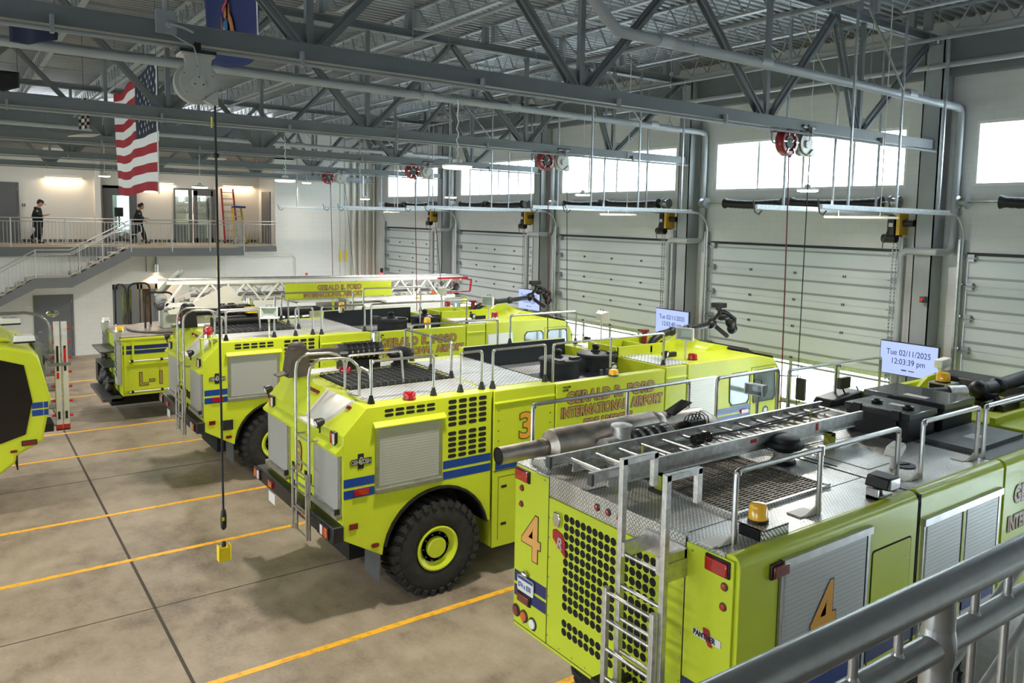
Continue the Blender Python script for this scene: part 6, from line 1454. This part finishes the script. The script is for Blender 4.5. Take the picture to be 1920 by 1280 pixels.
o=pipe('wall_conduit',[(9.7,34.95,3.78),(12.1,34.95,3.8),(12.25,34.95,3.7),(12.25,34.95,2.0)],.02,'cream_white','thin white conduit running right along the far wall then down','conduit')
b=B();b.box(12.7,12.8,34.97,35.0,2.9,3.0);o=obj('alarm_box',b,'red_plastic',org=(12.7,35,2.9));tag(o,'tiny red fire alarm pull on the far wall','alarm')
room=simple('room_green',(.16,.22,.2),.6)

# ------------------------------------------------------------------ people
def skinmesh(name,nodes,edges,mat,parent=None,sub=2,org=None,K=1.5):
    me=bpy.data.meshes.new(name);o_=V(org) if org else parent_org(parent)
    bm=bmesh.new();lay=bm.verts.layers.skin.verify();vs_=[bm.verts.new(V(p[:3])-o_) for p in nodes]
    for v,p in zip(vs_,nodes):
        r=p[3]*(1.0 if p[3]<.02 else K);v[lay].radius=(r,(p[4] if len(p)>4 else p[3])*(1.0 if p[3]<.02 else K*.97))
    vs_[0][lay].use_root=True
    for a,c in edges: bm.edges.new((vs_[a],vs_[c]))
    bm.to_mesh(me);bm.free();me.materials.append(M[mat])
    ob=bpy.data.objects.new(name,me);COL.objects.link(ob)
    md=ob.modifiers.new('skin','SKIN');md.use_smooth_shade=True;md.branch_smoothing=.3
    md=ob.modifiers.new('sub','SUBSURF');md.levels=sub;md.render_levels=sub
    if parent: ob.parent=parent
    else: ob.location=o_
    return ob
def person(x,y,z,label,pose):
    # facing +x; joints given as (forward, left, up) relative to the point between the feet
    J={k:V((x+a,y+b_,z+c)) for k,(a,b_,c) in pose.items()}
    def n(k,r,r2=None): return (*J[k],r) if r2 is None else (*J[k],r,r2)
    nodes=[n('pelvis',.105,.14),n('chest',.12,.17),n('neck',.055),n('chin',.06)]
    nodes+=[n('shR',.06),n('elR',.042),n('wrR',.028),n('shL',.06),n('elL',.042),n('wrL',.028)]
    nodes+=[n('hipR',.085),n('knR',.06),n('anR',.04),n('hipL',.085),n('knL',.06),n('anL',.04)]
    e=[(0,1),(1,2),(2,3),(1,4),(4,5),(5,6),(1,7),(7,8),(8,9),(0,10),(10,11),(11,12),(0,13),(13,14),(14,15)]
    # hands: palm then five fingers
    for w,h,s in ((6,'haR',-1),(9,'haL',1)):
        d=(J[h]-V(nodes[w][:3])).normalized();i0=len(nodes);nodes.append((*J[h],.030,.018));e.append((w,i0))
        sd=V((0,1,0))*s
        for k,(ln,off) in enumerate(((.075,.03),(.085,.01),(.08,-.01),(.06,-.03))):
            a=J[h]+d*.035+sd*off*1.0;m_=a+d*ln*.5+V((0,0,-.01));t_=m_+d*ln*.35+V((.01,0,-.025))
            j=len(nodes);nodes+=[(*a,.009),(*m_,.008),(*t_,.007)];e+=[(i0,j),(j,j+1),(j+1,j+2)]
        a=J[h]+sd*.035+d*.0;t_=a+d*.035+sd*.02+V((0,0,.01));j=len(nodes);nodes+=[(*a,.011),(*t_,.009)];e+=[(i0,j),(j,j+1)]
    body=skinmesh('person',nodes,e,'skin',sub=1,org=(x,y,z),K=1.12);_org[body.name]=V((x,y,z));tag(body,label,'person')
    # head with nose, ears, eyes (one mesh on the neck)
    H=J['head'];t=pose.get('tilt',0) if False else TILT
    def hp(a,b_,c): # head local -> world, pitched forward by TILT
        a*=1.12;b_*=1.12;c*=1.1;return H+V((a*cos(t)+c*sin(t),b_,-a*sin(t)+c*cos(t)))
    b=B()
    rings=[(-.105,.045,.045,.02),(-.085,.075,.062,.015),(-.04,.092,.072,.005),(.02,.10,.078,0),(.07,.093,.074,-.005),(.105,.06,.052,-.01),(.12,.02,.02,-.01)]
    R_=[b.pts([hp(o_+ra*cos(2*pi*j/16),rb*sin(2*pi*j/16),h) for j in range(16)]) for h,ra,rb,o_ in rings]
    for A,C in zip(R_,R_[1:]):
        for j in range(16): b.face([A[j],A[(j+1)%16],C[(j+1)%16],C[j]])
    b.face(R_[0][::-1]);b.face(R_[-1])
    i=b.pts([hp(.095,-.014,.02),hp(.095,.014,.02),hp(.122,-.012,-.018),hp(.122,.012,-.018),hp(.098,0,-.03)])
    b.face([i[0],i[1],i[3],i[2]]);b.face([i[2],i[3],i[4]]);b.face([i[0],i[2],i[4]]);b.face([i[1],i[4],i[3]])
    for s in (-1,1): b.ell(hp(-.005,s*.078,.0),.02,.01,.032,8,6)
    b.ell(hp(.088,0,-.058),.012,.024,.007,8,5)
    hd=obj('head',b,'skin',body)
    b=B()
    for s in (-1,1): b.ell(hp(.092,s*.03,.022),.008,.012,.006,8,5)
    obj('eye',b,'hair',hd)
    return body,J,hp
def clothes(body,J,cap=False,hp=None):
    def n(k,r,r2=None,o=(0,0,0)): return (*(J[k]+V(o)),r) if r2 is None else (*(J[k]+V(o)),r,r2)
    el=lambda a,c,u:J[a]+(J[c]-J[a])*u
    w1=el('elR','wrR',.85);w2=el('elL','wrL',.85)
    nodes=[n('pelvis',.125,.165,(0,0,-.02)),n('belly',.125,.165),n('chest',.135,.19),(*el('chest','neck',.75),.08,.09),n('shR',.08),n('elR',.058),(*w1,.045),n('shL',.08),n('elL',.058),(*w2,.045)]
    skinmesh('jacket',nodes,[(0,1),(1,2),(2,3),(2,4),(4,5),(5,6),(2,7),(7,8),(8,9)],'uniform',body,1)
    nodes=[n('pelvis',.12,.16),n('hipR',.105),n('knR',.078),(*el('knR','anR',.95),.062),n('hipL',.105),n('knL',.078),(*el('knL','anL',.95),.062)]
    skinmesh('trousers',nodes,[(0,1),(1,2),(2,3),(0,4),(4,5),(5,6)],'uniform',body,1)
    for s in ('R','L'):
        a=J['an'+s];f=J['to'+s];b=B();b.ell(a+V((0,0,-.03)),.055,.05,.07,10,6);m_=(a+f)/2;b.beam(a+V((-.05,0,-.06)),f+V((0,0,-.01)),.09,.06);b.ell(f+V((0,0,.0)),.05,.046,.035,10,6);obj('boot',b,'shoe_black',body)
    b=B()
    if cap:
        R_=[b.pts([hp(-.005+ra*cos(2*pi*j/16),rb*sin(2*pi*j/16),h) for j in range(16)]) for h,ra,rb in ((.045,.108,.086),(.09,.104,.084),(.13,.075,.062),(.14,.02,.02))]
        for A,C in zip(R_,R_[1:]):
            for j in range(16): b.face([A[j],A[(j+1)%16],C[(j+1)%16],C[j]])
        b.face(R_[-1]);i=b.pts([hp(.09,-.065,.05),hp(.19,-.045,.035),hp(.19,.045,.035),hp(.09,.065,.05),hp(.09,-.065,.06),hp(.19,-.045,.045),hp(.19,.045,.045),hp(.09,.065,.06)]);b.face(i[:4]);b.face(i[4:]);b.face([i[0],i[1],i[5],i[4]]);b.face([i[1],i[2],i[6],i[5]]);b.face([i[2],i[3],i[7],i[6]])
        obj('cap',b,'uniform',body)
    R_=[b.pts([hp(-.015+ra*cos(2*pi*j/16),rb*sin(2*pi*j/16),h+(.0 if cos(2*pi*j/16)<.3 else .045)) for j in range(16)]) for h,ra,rb in ((-.03,.098,.080),(.03,.106,.084),(.08,.10,.080),(.115,.07,.06),(.128,.02,.02))] if not cap else [b.pts([hp(-.03+ra*cos(2*pi*j/16)*.8,rb*sin(2*pi*j/16),h) for j in range(16)]) for h,ra,rb in ((-.05,.08,.06),(.0,.10,.079),(.045,.10,.08))]
    if cap: b=B();R_=[b.pts([hp(-.03+ra*cos(2*pi*j/16)*.8,rb*sin(2*pi*j/16),h) for j in range(16)]) for h,ra,rb in ((-.05,.08,.06),(.0,.10,.079),(.045,.10,.08))]
    for A,C in zip(R_,R_[1:]):
        for j in range(16): b.face([A[j],A[(j+1)%16],C[(j+1)%16],C[j]])
    b.face(R_[-1]);obj('hair',b,'hair',body)
    b=B();c=el('shR','elR',.35);b.box(c.x-.03,c.x+.03,c.y-.085,c.y-.078,c.z-.03,c.z+.03);obj('sleeve_patch',b,'cream_grey',body)
# the man with the phone
TILT=R(28)
P1=dict(pelvis=(0,0,.95),belly=(-.01,0,1.1),chest=(0,0,1.32),neck=(.05,0,1.50),chin=(.08,0,1.56),head=(.11,0,1.64),shR=(-.01,-.18,1.42),elR=(-.02,-.24,1.14),wrR=(.22,-.17,1.15),haR=(.30,-.14,1.17),shL=(.02,.18,1.42),elL=(0,.24,1.14),wrL=(.23,.12,1.13),haL=(.31,.08,1.15),
 hipR=(0,-.09,.90),knR=(.02,-.09,.50),anR=(-.26,-.09,.16),toR=(-.14,-.09,.05),hipL=(.01,.09,.90),knL=(.08,.09,.49),anL=(.04,.09,.09),toL=(.19,.09,.035))
bd,J,hp=person(2.85,38.5,4.2,'person in dark uniform and cap, head bowed over a phone, on the far walkway',P1);clothes(bd,J,True,hp)
b=B();b.beam((2.85+.34,38.42,4.2+1.19),(2.85+.47,38.42,4.2+1.21),.07,.012);o=obj('mobile_phone',b,'black',org=(3.2,38.42,5.4));tag(o,'dark mobile phone held by the man in the cap','phone')
TILT=R(6)
P2=dict(pelvis=(0,0,.92),belly=(.01,0,1.08),chest=(.03,0,1.30),neck=(.08,0,1.47),chin=(.10,0,1.53),head=(.13,0,1.60),shR=(.02,-.18,1.40),elR=(.02,-.25,1.12),wrR=(.24,-.22,.98),haR=(.31,-.2,.94),shL=(.05,.18,1.40),elL=(.1,.25,1.14),wrL=(.33,.2,1.1),haL=(.41,.18,1.1),
 hipR=(-.01,-.09,.88),knR=(-.10,-.09,.48),anR=(-.36,-.09,.17),toR=(-.25,-.09,.04),hipL=(.02,.09,.88),knL=(.20,.09,.50),anL=(.30,.09,.09),toL=(.45,.09,.04))
bd,J,hp=person(6.55,38.5,4.2,'bareheaded person in dark uniform striding right along the far walkway',P2);clothes(bd,J,False,hp)
# ------------------------------------------------------------------ flags
def stripes(fn,nu,nv,mf,name,mats,loc,label,cat='flag',extra=None):
    b=B();b.grid(fn,nu,nv,mf)
    if extra: extra(b)
    o=obj(name,b,mats,org=loc,fixn=False,solid=.004);tag(o,label,cat);return o
def usf(u,v): # u along +y 0..1 , v height 0..1
    y=16.02+4.4*u;wv=.03*sin(u*9+v*1.5)*(.5+.5*v)+.018*sin(u*21+v*3)
    top=8.37-.22*u-.07*sin(u*pi*2.0)+.04*sin(u*13);z=5.96+.04*sin(u*7)+(top-5.96)*v-.10*v*(1-v)*sin(u*11)
    return (3.08+wv*.9,y,z)
nv=52
def usm(i,j):
    s=12-int(j/nv*13)
    if i<24*.4 and s<7: return 2
    return 0 if s%2==0 else 1
def stars(b):
    b.mi=1
    for r in range(9):
        for c in range(11):
            if (r+c)%2: continue
            u=.4*(c+.75)/12.4*1.0+.005;v=1-(r+1)/10*7/13;y0,z0_=usf(u,v)[1:];x0_=usf(u,v)[0]
            for sx in (-.012,.012):
                P=[]
                for k in range(10): a=pi/2+2*pi*k/10;rr_=.052 if k%2==0 else .022;P.append((x0_+sx,y0+rr_*1.15*cos(a),z0_+rr_*sin(a)))
                i=b.pts(P);b.face(i)
fl=stripes(usf,60,nv,lambda i,j:usm(i*24/60,j),'national_flag',['flag_red','flag_white','flag_blue'],(3.08,18.2,8.3),'large red, white and blue striped flag with stars hanging from the roof',extra=stars)
b=B();b.cyl((3.08,16.0,5.93),(3.08,16.0,8.4),.012,6);obj('hem_rope',b,'flag_white',fl)
b=B();b.cyl((3.08,16.02,8.3),(3.08,16.02,9.74),.004,5);b.cyl((3.08,20.4,8.1),(3.08,20.4,9.74),.004,5);obj('cord',b,'dark_grey',fl)
def mif(u,v):
    y=10.98+2.55*u;zb=7.80-.14*sin(pi*min(1,u*1.25))+.10*u;zt=9.35
    return (3.36+.05*sin(u*8+v*2)+.05*(1-v)*sin(u*5),y+(1-v)*-.0+v*.12,zb+(zt-zb)*v)
mf=stripes(mif,30,24,lambda i,j:0,'state_flag',['mich_blue'],(3.36,12.2,9.2),'dark blue flag with a small coat of arms hanging near the top edge')
b=B();b.cyl((3.36,10.97,7.9),(3.36,11.09,9.4),.010,6);obj('white_hem',b,'flag_white',mf)
b=B();b.cyl((3.36,11.1,9.3),(3.36,11.1,9.74),.004,5);b.cyl((3.36,13.6,9.3),(3.36,13.6,9.74),.004,5);obj('cord',b,'dark_grey',mf)
def onf(y,z,dx=-.06): 
    u=(y-10.98)/2.55;return (3.36+.05*sin(u*8+2*((z-7.8)/1.55))+.05*(1-(z-7.8)/1.55)*sin(u*5)-.03,y,z)
def patch(nm,P,mat):
    b=B();i=b.pts([onf(*p) for p in P]);b.face(i);obj(nm,b,mat,mf,solid=.008,fixn=False)
cy,cz=12.3,8.32
def sh(L,s=1): return [(cy-a*.68,cz+b_*.62) for a,b_ in L]
patch('crest_shield',sh([(-.14,.10),(.14,.14),(.15,-.05),(.05,-.27),(-.07,-.27),(-.14,-.05)]),'crest_blue')
patch('crest_panel',sh([(-.11,.0),(.12,.03),(.11,-.14),(-.09,-.16)]),'cream_white')
patch('crest_ribbon',sh([(-.30,.42),(-.2,.50),(.0,.52),(.10,.62),(.20,.60),(.14,.50),(.05,.44),(-.12,.43),(-.26,.34)]),'crest_red')
patch('crest_bird',sh([(-.12,.42),(-.02,.44),(.08,.42),(.10,.22),(.02,.13),(-.08,.2)]),'crest_tan')
patch('crest_animal',sh([(-.40,.30),(-.30,.26),(-.26,.10),(-.18,.02),(-.17,-.30),(-.22,-.30),(-.25,-.12),(-.29,-.30),(-.33,-.28),(-.30,-.05),(-.34,.16)]),'crest_tan')
patch('crest_animal',sh([(.26,.46),(.31,.44),(.29,.22),(.40,.08),(.44,-.10),(.47,-.34),(.43,-.32),(.37,-.12),(.35,-.32),(.31,-.28),(.28,-.05),(.20,.1),(.22,.3)]),'crest_tan')
simple('crest_blue',(.03,.16,.30),.7) if False else None
def darkcloth(nm,lab,P0,P1,zt,sag,mat='flag_blue'):
    def f(u,v):
        p=V(P0)+(V(P1)-V(P0))*u;return (p.x+.04*sin(u*7),p.y,p.z-sag*sin(pi*u)*(1-v)+(zt-p.z)*v)
    o=stripes(f,16,8,lambda i,j:0,nm,[mat],P0,lab);b=B();b.cyl((P0[0],P0[1],zt-.01),(P0[0],P0[1],9.74),.005,5);b.cyl((P1[0],P1[1],zt-.01),(P1[0],P1[1],9.74),.005,5);obj('cord',b,'dark_grey',o);return o
darkcloth('dark_flag','dark hanging flag at the upper left, above the left end of the first storm pipe',(.70,12.6,7.75),(1.18,12.3,7.8),7.98,.05)
darkcloth('dark_flag','black hanging flag at the far left edge beneath the second truss pipe',(.55,16.0,7.62),(.98,16.0,7.60),7.85,.1,'black')
b=B()
def ck(u,v): return (2.30+.20*u,20+.05*sin(u*9),7.33+.65*v+.05*u)
b.grid(ck,4,9,lambda i,j:(i+j)%2);o=obj('checkered_banner',b,['black','flag_white'],org=(2.4,20,8),fixn=False,solid=.004);tag(o,'small black and white checkered banner left of the striped flag','flag')
b=B();b.prism([(2.1,7.18),(2.6,7.22),(2.7,7.26),(2.35,7.24)],'y',19.9,20.3);obj('hem',b,'cream_white',o);b=B();b.cyl((2.4,20,7.9),(2.4,20,9.7),.006,5);obj('cord',b,'dark_grey',o)

# ------------------------------------------------------------------ hose and cable reels
def red_reel(x,y,z,label,len_,lx=.1):
    t=thing('hose_reel',(x,y,z),label,'hose reel','red hose reels on the trusses')
    ax=(0,-1,0)
    b=B();b.lathe((x,y+.07,z),[(.21,0),(.225,.02),(.225,.13),(.20,.155),(.15,.16),(.12,.12),(.0,.12)],32,ax);h=obj('drum',b,'red_reel',t)
    b=B();b.lathe((x,y-.06,z),[(.105,0),(.10,.015),(0,.016)],24,ax);obj('hub',b,'dark_grey',h)
    b=B()
    for k in range(6): a=k*pi/3;b.beam((x+.12*cos(a),y-.095,z+.12*sin(a)),(x+.2*cos(a),y-.095,z+.2*sin(a)),.02,.015)
    b.tube([(x-.02,y-.08,z+.05),(x+.03,y-.12,z+.02),(x-.02,y-.12,z-.03)],.012,6);obj('spoke',b,'chrome',h)
    b=B();b.box(x-.16,x+.12,y-.02,y+.12,z+.16,z+.24);b.box(x-.30,x+.26,y-.05,y+.10,7.10,7.17);obj('mount',b,'red_reel',t);b=B();b.box(x-.32,x+.27,y-.06,y+.1,7.15,7.17);obj('mount_rail',b,'steel_grey',t)
    b=B();b.lathe((x+.10,y,z-.24),[(.03,0),(.035,.03),(0,.05)],10);obj('hose_stop',b,'dark_grey',t)
    b=B();b.tube([(x+.08,y,z-.2),(x+.10,y,z-.6),(x+.10+lx*.5,y,z-len_*.5),(x+.10+lx,y,z-len_)],.011,8);hs=obj('hose',b,'hose_red',t)
    b=B();b.tube([(x-.15,y+.02,z-.03),(x-.32,y+.02,z-.03),(x-.36,y+.02,z+.02),(x-.36,y+.02,z+.35)],.014,6);obj('feed_pipe',b,'steel_grey',t)
def cable_reel(x,y,z,label,len_,lx,s=1,group='grey cable reels on the trusses'):
    t=thing('cable_reel',(x,y,z),label,'cable reel',group);ax=(0,-1,0)
    b=B();b.lathe((x,y+.10*s,z),[(.17*s,0),(.20*s,.01*s),(.20*s,.03*s),(.13*s,.04*s),(.13*s,.09*s),(.21*s,.10*s),(.21*s,.12*s),(.0,.13*s)],32,ax);obj('drum',b,'white_metal',t)
    b=B();P=[(x-.13*s,z+.25*s),(x+.13*s,z+.25*s),(x+.12*s,z+.17*s)]+[(x+.17*s*cos(a),z+.17*s*sin(a)) for a in [pi/4-k*pi/12 for k in range(19)]]+[(x-.12*s,z+.17*s)]
    b.prism(P,'y',y-.06*s,y-.04*s);b.box(x-.16*s,x+.15*s,y-.10*s,y+.12*s,z+.245*s,z+.27*s);fr=obj('side_plate',b,'white_metal',t)
    b=B();b.lathe((x,y-.06*s,z-.01*s),[(.065*s,0),(.065*s,.03*s),(0,.032*s)],24,ax);obj('hub',b,'white_metal',fr)
    b=B();b.box(x-.17*s,x+.16*s,y-.11*s,y+.12*s,z+.27*s,z+.27*s+.03);b.box(x-.03,x+.03,y-.05,y+.05,z+.27*s,7.16);obj('mount',b,'black',t)
    b=B();b.prism([(x+.04*s,z-.17*s),(x+.15*s,z-.08*s),(x+.175*s,z-.08*s),(x+.175*s,z-.2*s),(x+.13*s,z-.21*s)],'y',y-.09*s,y+.02*s);obj('cable_guide',b,'white_metal',fr)
    b=B()
    for a in (.5,1.6,2.6,3.9,5.2): b.lathe((x+.15*s*cos(a),y-.062*s,z+.15*s*sin(a)),[(.006*s,0),(0,.004*s)],6,ax)
    for a in (1.57+2.1*k for k in range(3)): b.lathe((x+.045*s*cos(a),y-.092*s,z+.045*s*sin(a)),[(.008*s,0),(0,.004*s)],6,ax)
    obj('screw',b,'black',fr)
    b=B();b.tube([(x,y-.1*s,z+.05*s),(x,y-.11*s,z+.17*s),(x-.05*s,y-.12*s,z+.32*s),(x-.22*s,y-.05*s,7.2)],.008*s,6);obj('feed_cable',b,'steel_light',t)
    xe=x+.165*s
    b=B();b.tube([(xe,y,z-.18*s),(xe+lx*.4,y,z-len_*.4),(xe+lx,y,z-len_)],.0085*(1.3 if s<1 else 1),8);cb=obj('cable',b,'hose_black',t)
    return t,xe
simple('white_metal',(.50,.495,.47),.35,.2,.04)
for n_ in ('crest_blue','crest_red','crest_tan'): pass
for i,y in enumerate(TY[1:5]):
    red_reel(11.0,y-.02,6.96,['red hose reel before the biggest window, nearest of the reels','red hose reel at the centre, level with the middle window','red hose reel over the second farthest door','smallest red hose reel, before the plain far wall'][i],5.0,.1)
    cable_reel(11.48,y-.02,6.97,['silver cable reel beside the nearest red reel','silver cable reel beside the centre red reel','silver cable reel right of the second farthest red reel','smallest silver cable reel, before the plain far wall'][i],5.2,[-.02,.15,.55,.5][i])
t,xe=cable_reel(1.88,7.98,6.80,'large pale grey cable reel hanging at upper left with a long black cable',4.30,0.02,.95,group=None)
b=B();b.cyl((xe-.03,7.98,6.50),(xe-.03,7.98,6.40),.008,6);obj('yellow_tag',b,'yellow_plastic',t)
b=B();b.lathe((xe+.005,7.98,6.12),[(.02,0),(.035,.015),(.035,.03),(.02,.045)],12);obj('cable_stop',b,'black',t)
b=B();b.lathe((xe+.02,7.98,2.47),[(.01,0),(.026,.02),(.03,.06),(.03,.15),(.024,.19),(.01,.22)],14);o=obj('inline_switch',b,'black',t);b=B();b.box(xe+.0,xe+.02,7.945,7.952,2.575,2.61);obj('switch_label',b,'yellow_plastic',o)
b=B();b.box(xe-.03,xe+.075,7.94,8.02,2.16,2.30);b.box(xe-.04,xe-.03,7.935,8.02,2.16,2.32);b.box(xe+.07,xe+.08,7.935,8.02,2.16,2.32);o=obj('outlet_box',b,'yellow_plastic',t,bevel=.006);b=B();b.lathe((xe+.02,7.98,2.30),[(.02,0),(.024,.02),(.018,.05),(0,.055)],12);obj('strain_relief',b,'black',o)
b=B();b.box(1.55,1.72,8.0,8.06,7.22,7.42);b.cyl((1.63,8.03,7.42),(1.63,8.03,9.7),.02,8);o=obj('junction_box',b,'steel_light',org=(1.63,8.03,7.2));tag(o,'grey junction box on the nearest truss with a conduit going up','box')
b=B();b.lathe((1.66,8.0,7.30),[(.035,0),(.035,.02),(.02,.03),(0,.03)],14,(0,-1,0));b.tube([(1.66,7.97,7.30),(1.75,7.9,7.27),(1.84,7.9,7.24)],.012,6);obj('fitting',b,'steel_light',o)

# ------------------------------------------------------------------ wall screens
for i,(yc,tm) in enumerate(((8.17,'12:03:39 pm'),(14.74,'12:03:40 pm'),(21.30,'12:03:40 pm'))):
    x=15.3;w2=.61;zc=2.955;h2=.34
    t=thing('wall_screen',(x,yc,zc),['wall screen with the date and 12:03:39, nearest of the three','wall screen with the date, middle of the three, above truck 3','farthest wall screen with the date, partly behind a roof turret'][i],'screen','date and time screens on the columns')
    b=B();b.box(x,x+.06,yc-w2,yc+w2,zc-h2,zc+h2);fr=obj('bezel',b,'black',t,bevel=.005)
    b=B();b.box(x-.004,x,yc-w2+.015,yc+w2-.015,zc-h2+.015,zc+h2-.015);sc=obj('display',b,'screen_blue',t)
    b=B();b.box(x+.06,15.62,yc-.02,yc+.12,zc-.15,zc+.15);obj('wall_mount',b,'dark_grey',t)
    text('date','Tue 02/11/2025',.165,(x-.006,yc,zc+.07),(0,-1,0),(0,0,1),'screen_ink',sc,.88,.002,.0,align='CENTER')
    text('time',tm,.165,(x-.006,yc,zc-.11),(0,-1,0),(0,0,1),'screen_ink',sc,.88,.002,.0,align='CENTER')
    b=B();b.box(x-.006,x-.004,yc-.14,yc-.02,zc-.235,zc-.215);obj('logo_mark',b,'letter_red',sc);b=B();b.box(x-.006,x-.004,yc+.02,yc+.13,zc-.235,zc-.21);obj('logo_mark',b,'blue',sc)
# linear lights under the door tracks
for i,(y0,y1) in enumerate(((7.55,9.05),(14.33,15.68),(27.3,28.6))):
    b=B();b.cyl((13.5,y0,5.78),(13.5,y1,5.78),.022,8);b.cyl((13.5,y0+.35,5.78),(13.5,y0+.35,9.7),.01,5);b.cyl((13.5,y1-.3,5.78),(13.5,y1-.3,5.95),.008,5);o=obj('linear_lamp',b,'cream_white',org=(13.5,y0,5.8));tag(o,['slim white tube hanging under the nearest door track','slim white tube hanging under the middle door track','slim white tube hanging under the farthest door track'][i],'lamp','slim tubes under the door tracks')

# ------------------------------------------------------------------ near balcony and its railing
yr,zr,zs=.55,5.06,4.975
g=thing('guard_rail',(1.1,yr,4.0),'close-up silver pipe railing of the balcony the view is taken from','railing')
b=B();b.cyl((-.6,yr,zr),(2.6,yr,zr),.0245,32);obj('top_rail',b,'rail_near',g)
b=B();b.cyl((-.6,yr,zs),(2.6,yr,zs),.0205,28);obj('sub_rail',b,'rail_near',g)
b=B();b.cyl((-.6,yr,4.15),(2.6,yr,4.15),.02,20);obj('bottom_rail',b,'rail_near',g)
for x in (-.1,1.165,2.43):
    b=B();b.cyl((x,yr,3.9),(x,yr,zr),.0235,28)
    b.lathe((x,yr,zs-.03),[(.0235,0),(.027,.02),(.027,.04),(.0235,.06)],20);obj('post',b,'rail_near',g)
for k in range(24):
    x=-.155+.11*k
    if min(abs(x-q) for q in (-.1,1.165,2.43))<.04: continue
    b=B();b.cyl((x,yr,4.15),(x,yr,zr),.0068,14);b.lathe((x,yr,zs+.012),[(.0068,.012),(.010,.006),(.012,0)],12);obj('baluster',b,'rail_near',g)
simple('rail_near_dummy',(.3,.3,.3)) if False else None
for q_ in [g]+[]: q_.rotation_euler.z=R(-1.3)
b=B();b.box(-8,2.9,YF,.50,3.9,4.0);b.box(-8,2.9,.50,.52,3.75,4.02);struct('floor_balcony',b,'mezz_floor','balcony floor under the camera')
# stair rails beyond, warm lit
t=thing('stair_railing',(2.2,1.1,3.4),'pinkish lit stair handrails beyond the close railing at the lower right','railing')
def st(u): return V((2.75+1.0*u,1.3,3.96+.43*u))
b=B();b.tube([st(0),st(1.3)],.022,14);obj('hand_rail',b,'rail_pale',t)
b=B();b.tube([st(0)-V((0,0,.31)),st(1.3)-V((0,0,.31))],.018,12);obj('sub_rail',b,'rail_pale',t)
b=B()
for k in range(13): p=st(k/10);b.cyl(p-V((0,0,.9)),p-V((0,0,.31)),.007,6)
obj('baluster',b,'rail_pale',t)
b=B();b.prism([(st(0).x,st(0).z-.95),(st(1.3).x,st(1.3).z-.95),(st(1.3).x,st(1.3).z-1.2),(st(0).x,st(0).z-1.2)],'y',1.12,1.18);obj('stringer',b,'rail_pale',t)
